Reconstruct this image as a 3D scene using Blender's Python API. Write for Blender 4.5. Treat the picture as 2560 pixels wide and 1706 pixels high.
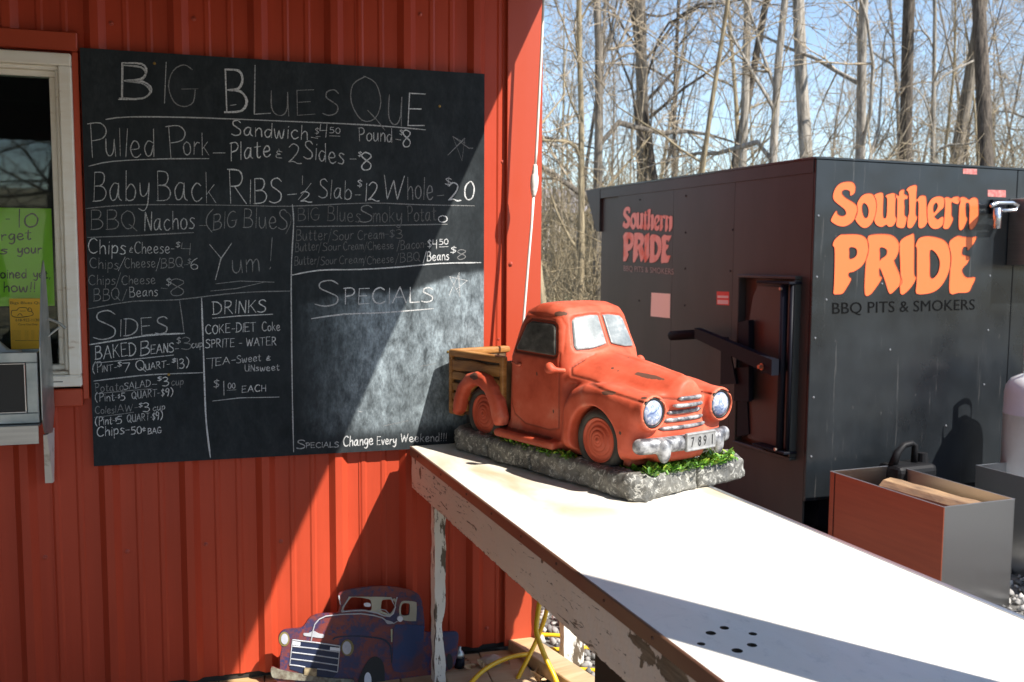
import bpy, bmesh, math, random
import numpy as np
from mathutils import Vector, Matrix, Euler
from mathutils.bvhtree import BVHTree

sc = bpy.context.scene
for o in list(bpy.data.objects):
    bpy.data.objects.remove(o)

# ------------------------------------------------------------------ camera
FPX, PW, PH, EYE = 2350.0, 2560, 1706, 1.35      # focal length in pixels of the 2560x1706 photograph
PITCH, ROLL = math.atan(208 / FPX), math.radians(0.35)
_f = Vector((0, math.cos(PITCH), -math.sin(PITCH)))
_r0 = Vector((1, 0, 0)); _u0 = _r0.cross(_f)
CR = _r0 * math.cos(ROLL) + _u0 * math.sin(ROLL)
CU = CR.cross(_f)
cam_data = bpy.data.cameras.new('camera')
cam = bpy.data.objects.new('camera', cam_data)
sc.collection.objects.link(cam)
m = Matrix.Identity(4)
for i in range(3):
    m[i][0] = CR[i]; m[i][1] = CU[i]; m[i][2] = -_f[i]
m[2][3] = EYE
cam.matrix_world = m
cam_data.sensor_width = 36.0
cam_data.lens = FPX / PW * 36.0
cam_data.clip_start = 0.02
cam_data.clip_end = 600
cam_data.dof.use_dof = True
cam_data.dof.focus_distance = 2.35
cam_data.dof.aperture_fstop = 6.5
sc.camera = cam

# ------------------------------------------------------------------ light
SUN_H = Vector((0.811, -0.584))                   # horizontal direction towards the sun
SUN_H.normalize()
SUN_EL = math.radians(48.1)
world = bpy.data.worlds.new('World'); sc.world = world
world.use_nodes = True
wn = world.node_tree
bg = wn.nodes['Background']
sky = wn.nodes.new('ShaderNodeTexSky')
sky.sky_type = 'NISHITA'; sky.sun_disc = False
sky.sun_elevation = SUN_EL
sky.sun_rotation = math.atan2(SUN_H.x, SUN_H.y)
sky.air_density = 1.0; sky.dust_density = 0.3; sky.ozone_density = 1.0; sky.altitude = 200
wn.links.new(sky.outputs['Color'], bg.inputs['Color'])
bg.inputs['Strength'].default_value = 0.13
sun_data = bpy.data.lights.new('sun', 'SUN')
sun_data.energy = 5.0; sun_data.angle = math.radians(0.5); sun_data.color = (1.0, 0.94, 0.86)
sun = bpy.data.objects.new('sun', sun_data)
sc.collection.objects.link(sun)
sd = Vector((SUN_H.x * math.cos(SUN_EL), SUN_H.y * math.cos(SUN_EL), math.sin(SUN_EL)))
sun.rotation_euler = sd.to_track_quat('Z', 'Y').to_euler()
sun.location = (6, -5, 9)
sc.view_settings.view_transform = 'Standard'
sc.view_settings.look = 'None'
sc.view_settings.exposure = 0.85
sc.view_settings.gamma = 1.0
sc.view_settings.use_curve_mapping = False
sc.cycles.max_bounces = 8
sc.cycles.use_denoising = True

# ------------------------------------------------------------------ frames of the place
O = Vector((0, 0, EYE))
def ray(x, y):
    return _f + CR * ((x - PW / 2) / FPX) - CU * ((y - PH / 2) / FPX)
def hit(x, y, p0, n):
    d = ray(x, y)
    return O + d * ((Vector(p0) - O).dot(n) / d.dot(n))
def frame(origin, deg):
    return Matrix.Translation(Vector(origin)) @ Matrix.Rotation(math.radians(deg), 4, 'Z')
WALL = frame((-1.2709, 2.7807, 0), 17.0)          # x along the wall to the right, y into the wall, z up
def local(F, x, y, off=0.0, axis=1):
    """point of the photograph carried onto the plane local[axis] = off of frame F"""
    n = F.to_3x3().col[axis].normalized()
    p = hit(x, y, F.translation + n * off, n)
    return F.inverted() @ p
def at_z(x, y, z):
    return hit(x, y, (0, 0, z), Vector((0, 0, 1)))
TH = 0.741                                        # table height
_t = at_z(1029, 1116, TH)
TABLE = frame((_t.x, _t.y, 0), -69.4)             # x along the table away from the wall, y across it

# ------------------------------------------------------------------ object helpers
def link(o):
    sc.collection.objects.link(o); return o
def tag(o, label=None, cat=None, group=None, kind=None):
    if label: o['label'] = label
    if cat: o['category'] = cat
    if group: o['group'] = group
    if kind: o['kind'] = kind
    return o
def thing(name, label, cat, F=Matrix.Identity(4), group=None):
    o = bpy.data.objects.new(name, None)
    o.empty_display_size = 0.1
    link(o); o.matrix_world = F
    return tag(o, label, cat, group)
def make(name, me, mat=None, parent=None, smooth=False, kind=None, F=None, label=None):
    if isinstance(me, bmesh.types.BMesh):
        b = me; me = bpy.data.meshes.new(name); b.to_mesh(me); b.free()
    if mat is not None and not me.materials:
        me.materials.append(mat)
    if smooth:
        me.polygons.foreach_set('use_smooth', [True] * len(me.polygons))
    o = bpy.data.objects.new(name, me); link(o)
    if parent: o.parent = parent
    if F is not None:
        o.matrix_local = F
    if kind: o['kind'] = kind
    if label: o['label'] = label
    return o
def pydata(name, v, f, mat=None, parent=None, smooth=False, **k):
    me = bpy.data.meshes.new(name)
    me.from_pydata([tuple(p) for p in v], [], [tuple(q) for q in f]); me.update()
    return make(name, me, mat, parent, smooth, **k)
def fastmesh(name, V, Q, mat=None, parent=None, smooth=True, **k):
    me = bpy.data.meshes.new(name)
    V = np.asarray(V, dtype=np.float32); Q = np.asarray(Q, dtype=np.int32)
    me.vertices.add(len(V)); me.vertices.foreach_set('co', V.ravel())
    n = Q.shape[1]
    me.loops.add(len(Q) * n); me.loops.foreach_set('vertex_index', Q.ravel())
    me.polygons.add(len(Q)); me.polygons.foreach_set('loop_start', np.arange(0, len(Q) * n, n, dtype=np.int32))
    me.update(calc_edges=True); me.validate()
    return make(name, me, mat, parent, smooth, **k)
def bx(b, lo, hi, bevel=0.0, seg=1, M=None):
    lo = Vector(lo); hi = Vector(hi)
    r = bmesh.ops.create_cube(b, size=1.0)
    vs = r['verts']
    for v in vs:
        v.co = Vector(((lo[i] + hi[i]) / 2 + v.co[i] * (hi[i] - lo[i]) for i in range(3)))
    if bevel > 0:
        es = set(e for v in vs for e in v.link_edges)
        rr = bmesh.ops.bevel(b, geom=list(es), offset=bevel, segments=seg, affect='EDGES', profile=0.5)
        vs = list(set(v for f_ in rr['faces'] for v in f_.verts) | set(v for v in vs if v.is_valid))
    if M is not None:
        for v in vs: v.co = M @ v.co
    return vs
def box(name, lo, hi, mat, parent=None, bevel=0.0, seg=1, M=None, **k):
    b = bmesh.new(); bx(b, lo, hi, bevel, seg, M)
    return make(name, b, mat, parent, **k)
def tube(b, pts, r, n=8, caps=True):
    pts = [Vector(p) for p in pts]
    rs = r if isinstance(r, (list, tuple)) else [r] * len(pts)
    rings = []; up = None
    for i, p in enumerate(pts):
        t = (pts[min(i + 1, len(pts) - 1)] - pts[max(i - 1, 0)]).normalized()
        if up is None:
            up = t.orthogonal().normalized()
        up = (up - t * up.dot(t)).normalized(); sd_ = t.cross(up)
        rings.append([b.verts.new(p + (up * math.cos(2 * math.pi * j / n) + sd_ * math.sin(2 * math.pi * j / n)) * rs[i]) for j in range(n)])
    for a, c in zip(rings, rings[1:]):
        for j in range(n):
            b.faces.new((a[j], a[(j + 1) % n], c[(j + 1) % n], c[j]))
    if caps:
        b.faces.new(rings[0][::-1]); b.faces.new(rings[-1])
def lathe(b, prof, n=32, M=Matrix.Identity(4)):
    """profile [(r, z)] turned about local z"""
    rings = []
    for r, z in prof:
        if r < 1e-6:
            rings.append([b.verts.new(M @ Vector((0, 0, z)))])
        else:
            rings.append([b.verts.new(M @ Vector((r * math.cos(2 * math.pi * j / n), r * math.sin(2 * math.pi * j / n), z))) for j in range(n)])
    for a, c in zip(rings, rings[1:]):
        for j in range(n):
            k = (j + 1) % n
            if len(a) == 1 and len(c) == 1: continue
            if len(a) == 1: b.faces.new((a[0], c[k], c[j]))
            elif len(c) == 1: b.faces.new((a[j], a[k], c[0]))
            else: b.faces.new((a[j], a[k], c[k], c[j]))
def smooth_curve(pts, closed=False, step=4):
    """Catmull-Rom through 2D points"""
    P = [np.array(p, float) for p in pts]; n = len(P)
    if n < 3 and not closed: return [tuple(p) for p in P]
    out = []
    rng = range(n if closed else n - 1)
    for i in rng:
        p1, p2 = P[i], P[(i + 1) % n]
        p0 = P[i - 1] if (closed or i > 0) else p1
        p3 = P[(i + 2) % n] if (closed or i + 2 < n) else p2
        for s in range(step):
            t = s / step
            out.append(tuple(0.5 * ((2 * p1) + (p2 - p0) * t + (2 * p0 - 5 * p1 + 4 * p2 - p3) * t * t + (3 * p1 - p0 - 3 * p2 + p3) * t ** 3)))
    if not closed: out.append(tuple(P[-1]))
    return out
def plate(name, loops, thick, mat, parent=None, M=None, **k):
    """flat shape (outer loop and holes, in local x,z) with thickness towards -y"""
    cu = bpy.data.curves.new(name, 'CURVE'); cu.dimensions = '2D'; cu.fill_mode = 'BOTH'; cu.extrude = thick / 2
    for lp in loops:
        s = cu.splines.new('POLY'); s.points.add(len(lp) - 1)
        for p, q in zip(s.points, lp): p.co = (q[0], q[1], 0, 1)
        s.use_cyclic_u = True
    t = bpy.data.objects.new('tmp', cu); link(t)
    dg = bpy.context.evaluated_depsgraph_get()
    me = bpy.data.meshes.new_from_object(t.evaluated_get(dg))
    bpy.data.objects.remove(t); bpy.data.curves.remove(cu)
    me.materials.clear()
    R = Matrix.Rotation(math.pi / 2, 4, 'X')
    me.transform(Matrix.Translation((0, -thick / 2, 0)) @ R)
    if M is not None: me.transform(M)
    return make(name, me, mat, parent, **k)
def text_mesh(txt, size=1.0, extrude=0.0, spacing=1.0):
    cu = bpy.data.curves.new('t', 'FONT'); cu.body = txt; cu.size = size; cu.extrude = extrude
    cu.space_character = spacing; cu.resolution_u = 3; cu.fill_mode = 'FRONT' if extrude == 0 else 'BOTH'
    t = bpy.data.objects.new('tmp', cu); link(t)
    dg = bpy.context.evaluated_depsgraph_get()
    me = bpy.data.meshes.new_from_object(t.evaluated_get(dg))
    bpy.data.objects.remove(t); bpy.data.curves.remove(cu)
    me.materials.clear()
    co = np.empty(len(me.vertices) * 3); me.vertices.foreach_get('co', co)
    return me, co.reshape(-1, 3)
def fitted_text(name, txt, corners, mat, parent, off=0.0, extrude=0.0):
    """print the text into the plane quad given by corners (bl, br, tl) in parent space"""
    me, co = text_mesh(txt, 1.0, extrude)
    x0, x1 = co[:, 0].min(), co[:, 0].max(); y0, y1 = co[:, 1].min(), co[:, 1].max()
    bl, br, tl = [np.array(c) for c in corners]
    u = (co[:, 0] - x0) / (x1 - x0); v = (co[:, 1] - y0) / (y1 - y0)
    P = bl + u[:, None] * (br - bl) + v[:, None] * (tl - bl)
    nrm = np.cross(br - bl, tl - bl); nrm /= np.linalg.norm(nrm)
    P = P + nrm * (off + co[:, 2:3])
    me.vertices.foreach_set('co', P.astype(np.float32).ravel()); me.update()
    return make(name, me, mat, parent)

# ------------------------------------------------------------------ materials
def node(nt, t, **k):
    n = nt.nodes.new(t)
    for a, v in k.items(): setattr(n, a, v)
    return n
def base_mat(name, col, rough=0.6, metal=0.0, spec=0.5):
    m_ = bpy.data.materials.new(name); m_.use_nodes = True
    p = m_.node_tree.nodes['Principled BSDF']
    p.inputs['Base Color'].default_value = (*col, 1); p.inputs['Roughness'].default_value = rough
    p.inputs['Metallic'].default_value = metal; p.inputs['Specular IOR Level'].default_value = spec
    return m_, m_.node_tree, p
def noise(nt, scale, detail=4, rough=0.55, vec=None, stretch=None, dist=0.0):
    n = node(nt, 'ShaderNodeTexNoise'); n.inputs['Scale'].default_value = scale
    n.inputs['Detail'].default_value = detail; n.inputs['Roughness'].default_value = rough
    n.inputs['Distortion'].default_value = dist
    if vec is None:
        tc = node(nt, 'ShaderNodeTexCoord'); vec = tc.outputs['Object']
    if stretch:
        mp = node(nt, 'ShaderNodeMapping'); mp.inputs['Scale'].default_value = stretch
        nt.links.new(vec, mp.inputs['Vector']); vec = mp.outputs['Vector']
    nt.links.new(vec, n.inputs['Vector'])
    return n
def ramp(nt, src, stops):
    r = node(nt, 'ShaderNodeValToRGB')
    el = r.color_ramp.elements
    while len(el) < len(stops): el.new(0.5)
    for e, (p, c) in zip(el, stops):
        e.position = p; e.color = (*c, 1) if len(c) == 3 else (c[0],) * 3 + (1,)
    nt.links.new(src, r.inputs['Fac'])
    return r
def mixc(nt, fac, a, b):
    mx = node(nt, 'ShaderNodeMix', data_type='RGBA')
    if isinstance(fac, (int, float)): mx.inputs[0].default_value = fac
    else: nt.links.new(fac, mx.inputs[0])
    for i, c in ((6, a), (7, b)):
        if isinstance(c, tuple): mx.inputs[i].default_value = (*c, 1)
        else: nt.links.new(c, mx.inputs[i])
    return mx.outputs[2]
def bump(nt, p, src, strength=0.3, dist=0.002):
    b = node(nt, 'ShaderNodeBump'); b.inputs['Strength'].default_value = strength; b.inputs['Distance'].default_value = dist
    nt.links.new(src, b.inputs['Height']); nt.links.new(b.outputs['Normal'], p.inputs['Normal'])
    return b
def varied(name, c1, c2, scale=6, rough=0.6, metal=0.0, spec=0.5, bumps=0.0, bscale=None, stretch=None, lo=0.35, hi=0.65, bd=0.002, rough2=None):
    m_, nt, p = base_mat(name, c1, rough, metal, spec)
    n = noise(nt, scale, stretch=stretch)
    r = ramp(nt, n.outputs['Fac'], [(lo, c1), (hi, c2)])
    nt.links.new(r.outputs['Color'], p.inputs['Base Color'])
    if rough2 is not None:
        q = ramp(nt, n.outputs['Fac'], [(lo, (rough,)), (hi, (rough2,))])
        nt.links.new(q.outputs['Color'], p.inputs['Roughness'])
    if bumps:
        n2 = noise(nt, bscale or scale * 6, stretch=stretch)
        bump(nt, p, n2.outputs['Fac'], bumps, bd)
    return m_

def scratch_dust(nt, src_col, col, scale, thr, stretch=None):
    n = noise(nt, scale, 6, 0.7, stretch=stretch)
    r = ramp(nt, n.outputs['Fac'], [(thr, (0.0,)), (thr + 0.04, (1.0,))])
    return mixc(nt, r.outputs['Color'], src_col, col)
# ================================================================== the red building
def red_metal():
    m_, nt, p = base_mat('red_painted_metal', (0.52, 0.075, 0.032), 0.42, 0, 0.3)
    n = noise(nt, 2.2, 5, 0.6, stretch=(1, 1, 0.35))
    r = ramp(nt, n.outputs['Fac'], [(0.3, (0.45, 0.054, 0.0225)), (0.7, (0.53, 0.070, 0.030))])
    c = scratch_dust(nt, r.outputs['Color'], (0.40, 0.14, 0.08), 60, 0.73)
    nt.links.new(c, p.inputs['Base Color'])
    n2 = noise(nt, 5, 4, 0.5); bump(nt, p, n2.outputs['Fac'], 0.4, 0.006)
    nd = noise(nt, 3.5, 6, 0.7, stretch=(4, 4, 0.25)); rd = ramp(nt, nd.outputs['Fac'], [(0.42, (1.0,)), (0.72, (0.82,))])
    mm = node(nt, 'ShaderNodeMix', data_type='RGBA', blend_type='MULTIPLY'); mm.inputs[0].default_value = 0.8; nt.links.new(c, mm.inputs[6]); nt.links.new(rd.outputs[0], mm.inputs[7]); nt.links.new(mm.outputs[2], p.inputs['Base Color'])
    return m_
RED = red_metal()
M_trim, nt, p = base_mat('red_trim_metal', (0.46, 0.066, 0.028), 0.4, 0, 0.4)
n = noise(nt, 3, 4); bump(nt, p, n.outputs['Fac'], 0.2, 0.004)
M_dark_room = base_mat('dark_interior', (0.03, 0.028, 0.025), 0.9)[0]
def vinyl():
    m_, nt, p = base_mat('white_vinyl', (0.72, 0.69, 0.62), 0.4)
    n = noise(nt, 9, 6, 0.7, stretch=(1, 1, 4))
    r = ramp(nt, n.outputs['Fac'], [(0.45, (0.90, 0.85, 0.74)), (0.64, (0.86, 0.79, 0.66)), (0.76, (0.40, 0.26, 0.15))])
    nt.links.new(r.outputs['Color'], p.inputs['Base Color'])
    return m_
VINYL = vinyl()
M_wood_soffit = varied('brown_soffit', (0.055, 0.028, 0.015), (0.09, 0.05, 0.028), 8, 0.7, stretch=(8, 1, 1))
def glassy(name='window_glass'):
    m_ = bpy.data.materials.new(name); m_.use_nodes = True
    nt = m_.node_tree; nt.nodes.clear()
    out = node(nt, 'ShaderNodeOutputMaterial')
    g = node(nt, 'ShaderNodeBsdfGlossy'); g.inputs['Roughness'].default_value = 0.02; g.inputs['Color'].default_value = (0.9, 0.95, 0.95, 1)
    t = node(nt, 'ShaderNodeBsdfTransparent'); t.inputs['Color'].default_value = (0.86, 0.92, 0.88, 1)
    fr = node(nt, 'ShaderNodeFresnel'); fr.inputs['IOR'].default_value = 1.5
    mx = node(nt, 'ShaderNodeMixShader')
    nt.links.new(fr.outputs[0], mx.inputs[0]); nt.links.new(t.outputs[0], mx.inputs[1]); nt.links.new(g.outputs[0], mx.inputs[2])
    nt.links.new(mx.outputs[0], out.inputs['Surface'])
    return m_
GLASS = glassy()

bld = thing('building', 'red ribbed metal food stand with a white order window and a shaded porch', 'building', WALL)
XR = 1.42; XL = -3.2; ZT = 2.62; WX0, WX1, WZ0, WZ1 = -0.93, -0.012, 0.955, 1.93
# siding: steel sheets 0.914 wide with a high rib every 0.2286 and two low stiffeners between
def profile(x0, x1):
    pts = [(x0, 0.0)]
    k0 = math.floor((x0 + 0.172) / 0.2286) - 1
    for k in range(k0, k0 + 9):
        c = -0.172 + k * 0.2286
        for px, py in ((-0.030, 0), (-0.011, -0.019), (0.011, -0.019), (0.030, 0), (0.071, 0), (0.077, -0.0035), (0.087, -0.0035), (0.093, 0),
                       (0.136, 0), (0.142, -0.0035), (0.152, -0.0035), (0.158, 0)):
            if x0 + 1e-4 < c + px < x1 - 1e-4: pts.append((c + px, py))
    pts.append((x1, 0.0))
    return sorted(set(pts))
def siding(x0, x1, holes, zt=ZT, zb=0.02):
    v, f = [], []
    prof = profile(x0, x1)
    for (xa, ya), (xb, yb) in zip(prof, prof[1:]):
        mid = (xa + xb) / 2
        spans = [(zb, zt)]
        if holes and WX0 < mid < WX1: spans = [(zb, WZ0), (WZ1, zt)]
        for za, zc in spans:
            i = len(v)
            v += [(xa, ya, za), (xb, yb, za), (xb, yb, zc), (xa, ya, zc)]
            f.append((i, i + 1, i + 2, i + 3))
    return v, f
edges = [XL + 0.0]
x = -0.172 + 0.2286 * 0.3 - 0.9144 * 3
while x < XR - 0.05:
    if x > XL + 0.1: edges.append(x)
    x += 0.9144
edges.append(XR - 0.005)
for a, c in zip(edges, edges[1:]):
    v, f = siding(a, c, True)
    pydata('siding_sheet', v, f, RED, bld)
    box('sheet_lap', (c - 0.0015, -0.003, 0.02), (c + 0.001, -0.0002, WZ0 - 0.055 if WX0 - 0.05 < c < 0.02 else ZT), RED, bld) if c < XR - 0.1 else None
# solid wall behind the sheets, with the window opening
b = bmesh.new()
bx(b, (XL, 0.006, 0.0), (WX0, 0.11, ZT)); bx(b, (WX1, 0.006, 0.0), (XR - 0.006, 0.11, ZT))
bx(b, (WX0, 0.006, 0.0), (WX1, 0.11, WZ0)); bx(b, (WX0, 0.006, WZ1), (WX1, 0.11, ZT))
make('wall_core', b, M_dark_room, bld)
# side wall (faces the smoker), back wall, inside floor and roof
v, f = [], []
BD = 3.0
prof = profile(0.0, BD)
for (ya, xa), (yb, xb) in zip(prof, prof[1:]):
    i = len(v); v += [(XR - xa, ya, 0.02), (XR - xb, yb, 0.02), (XR - xb, yb, 2.9), (XR - xa, ya, 2.9)]; f.append((i, i + 1, i + 2, i + 3))
pydata('side_siding', v, f, RED, bld)
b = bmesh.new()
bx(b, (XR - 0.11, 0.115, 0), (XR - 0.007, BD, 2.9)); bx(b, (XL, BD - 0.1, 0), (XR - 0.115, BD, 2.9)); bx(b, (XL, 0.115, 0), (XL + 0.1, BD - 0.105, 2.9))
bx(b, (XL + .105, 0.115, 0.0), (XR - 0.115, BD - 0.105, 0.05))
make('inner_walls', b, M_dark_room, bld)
box('building_roof', (XL - 0.1, 0.0, 2.905), (XR + 0.12, BD + 0.2, 2.96), RED, bld)
# porch roof: slopes down away from the wall, open right end
SL = 0.12; XE = 1.55; YE = 2.35; ZE = 2.465; SK_ = 0.049
def slope(y, dz=0.0): return ZE + SL * y + dz       # y negative outwards
v = []
for y in (0.0, -YE):
    for xx in (XL, XE - SK_ * y):
        for dz in (0.0, 0.05): v.append((xx, y, slope(y, dz)))
f = [(0, 2, 3, 1), (4, 5, 7, 6), (0, 1, 5, 4), (2, 6, 7, 3), (0, 4, 6, 2), (1, 3, 7, 5)]
pydata('porch_roof', v, f, M_wood_soffit, bld)
for y in (-0.35, -0.95, -1.55, -2.2):
    box('purlin', (XL, y - 0.02, slope(y, -0.095)), (XE - 0.06 - SK_ * y, y + 0.02, slope(y, -0.006)), M_wood_soffit, bld)
box('eave_board', (XL, -2.33, 1.93), (XE + 0.04, -2.30, slope(-2.33, -0.004)), M_wood_soffit, bld)
box('added_sky_blocker', (XL - 0.04, -2.34, 0.0), (XL - 0.002, 0.0, slope(-2.34, -0.01)), M_wood_soffit, bld)  # unseen wall added to block sky light and deepen the porch shade
M_post = varied('weathered_post', (0.42, 0.36, 0.28), (0.30, 0.24, 0.18), 5, 0.8, stretch=(1, 1, 0.1), bumps=0.4)
for p0_, p1_ in (((1.559, -2.326, 0.0), (1.640, -2.27, 2.10)), ((-2.8, -2.23, 0.0), (-2.8, -2.23, 2.10))):
    d_ = Vector(p1_) - Vector(p0_)
    b = bmesh.new(); bx(b, (-0.085, -0.085, 0), (0.085, 0.085, d_.length), 0.004)
    make('porch_post', b, M_post, bld, F=Matrix.Translation(p0_) @ d_.to_track_quat('Z', 'Y').to_matrix().to_4x4())
# corner trim: raised angle with hemmed left edge
b = bmesh.new()
bx(b, (1.306, -0.018, 0.012), (XR + 0.004, -0.0145, ZT)); bx(b, (1.306, -0.0143, 0.012), (1.3095, -0.0005, ZT))
bx(b, (XR + 0.0005, -0.0143, 0.012), (XR + 0.004, 0.12, ZT)); bx(b, (1.302, -0.0195, 0.012), (1.3055, -0.013, ZT), 0.0015)
make('corner_trim', b, M_trim, bld)
# trim round the window
b = bmesh.new()
bx(b, (WX0 - 0.05, -0.030, 1.932), (0.012, -0.0005, 1.985), 0.003)
make('window_trim', b, M_trim, bld)
box('window_trim', (-0.0045, -0.026, 0.925), (0.0125, -0.0005, 1.9305), M_trim, bld, bevel=0.002)
box('window_trim', (WX0 - 0.05, -0.030, 0.905), (-0.0055, -0.0005, 0.957), M_trim, bld, bevel=0.003)
# screws of the sheets that show
M_screw = base_mat('screw_head', (0.42, 0.07, 0.04), 0.35, 0.2)[0]
sb = bmesh.new()
lathe(sb, [(0.0, 0.006), (0.004, 0.005), (0.0048, 0.0025), (0.0075, 0.002), (0.0075, 0.0)], 8, Matrix.Rotation(math.pi / 2, 4, 'X'))
screw_me = bpy.data.meshes.new('screw'); sb.to_mesh(screw_me); sb.free(); screw_me.materials.append(M_screw)
for px_, py_ in ((1255, 405), (1246, 848), (1273, 660), (184, 1388), (386, 1374), (560, 1358), (743, 1351), (1152, 1578), (300, 60), (520, 50), (1100, 40)):
    q = local(WALL, px_, py_)
    kx = round((q.x + 0.172 - 0.045) / 0.2286) * 0.2286 - 0.172 + 0.045
    s = make('screw', screw_me, None, bld, F=Matrix.Translation((q.x if px_ > 1200 else kx, -0.0182 if q.x > 1.306 else 0.0, q.z)))
# window
win = make('window', (lambda b: (bx(b, (WX0, -0.040, WZ0 + .002), (WX0 + 0.03, -0.002, WZ1)), b)[1])(bmesh.new()), VINYL, bld)
def ring(b, x0, x1, z0, z1, w, y0, y1, bev=0.003):
    bx(b, (x0, y0, z1 - w), (x1, y1, z1), bev); bx(b, (x0, y0, z0), (x1, y1, z0 + w), bev)
    bx(b, (x0, y0, z0 + w + .0005), (x0 + w, y1, z1 - w - .0005), bev); bx(b, (x1 - w, y0, z0 + w + .0005), (x1, y1, z1 - w - .0005), bev)
b = bmesh.new(); ring(b, WX0, -0.0045, 0.966, 1.922, 0.034, -0.044, 0.08)
make('frame', b, VINYL, win)
b = bmesh.new(); ring(b, WX0 + 0.0345, -0.039, 1.0005, 1.8875, 0.011, -0.030, 0.06); make('stop', b, VINYL, win)
b = bmesh.new(); ring(b, WX0 + 0.046, -0.0505, 1.012, 1.876, 0.017, -0.014, 0.03); make('sash', b, VINYL, win)
box('weep_slot', (-0.085, -0.0447, 0.9805), (-0.055, -0.0441, 0.983), M_dark_room, win)
box('pane', (WX0 + 0.05, -0.002, 1.02), (-0.066, 0.002, 1.872), GLASS, win)
# things behind the glass
M_lime = varied('lime_paper', (0.42, 0.80, 0.02), (0.47, 0.84, 0.03), 3, 0.5)
M_ink = base_mat('black_marker', (0.012, 0.012, 0.012), 0.5)[0]
M_yel = varied('yellow_paper', (0.80, 0.42, 0.01), (0.84, 0.47, 0.02), 3, 0.5)
M_dark_sheet = base_mat('printed_ink', (0.05, 0.03, 0.01), 0.6)[0]
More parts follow.
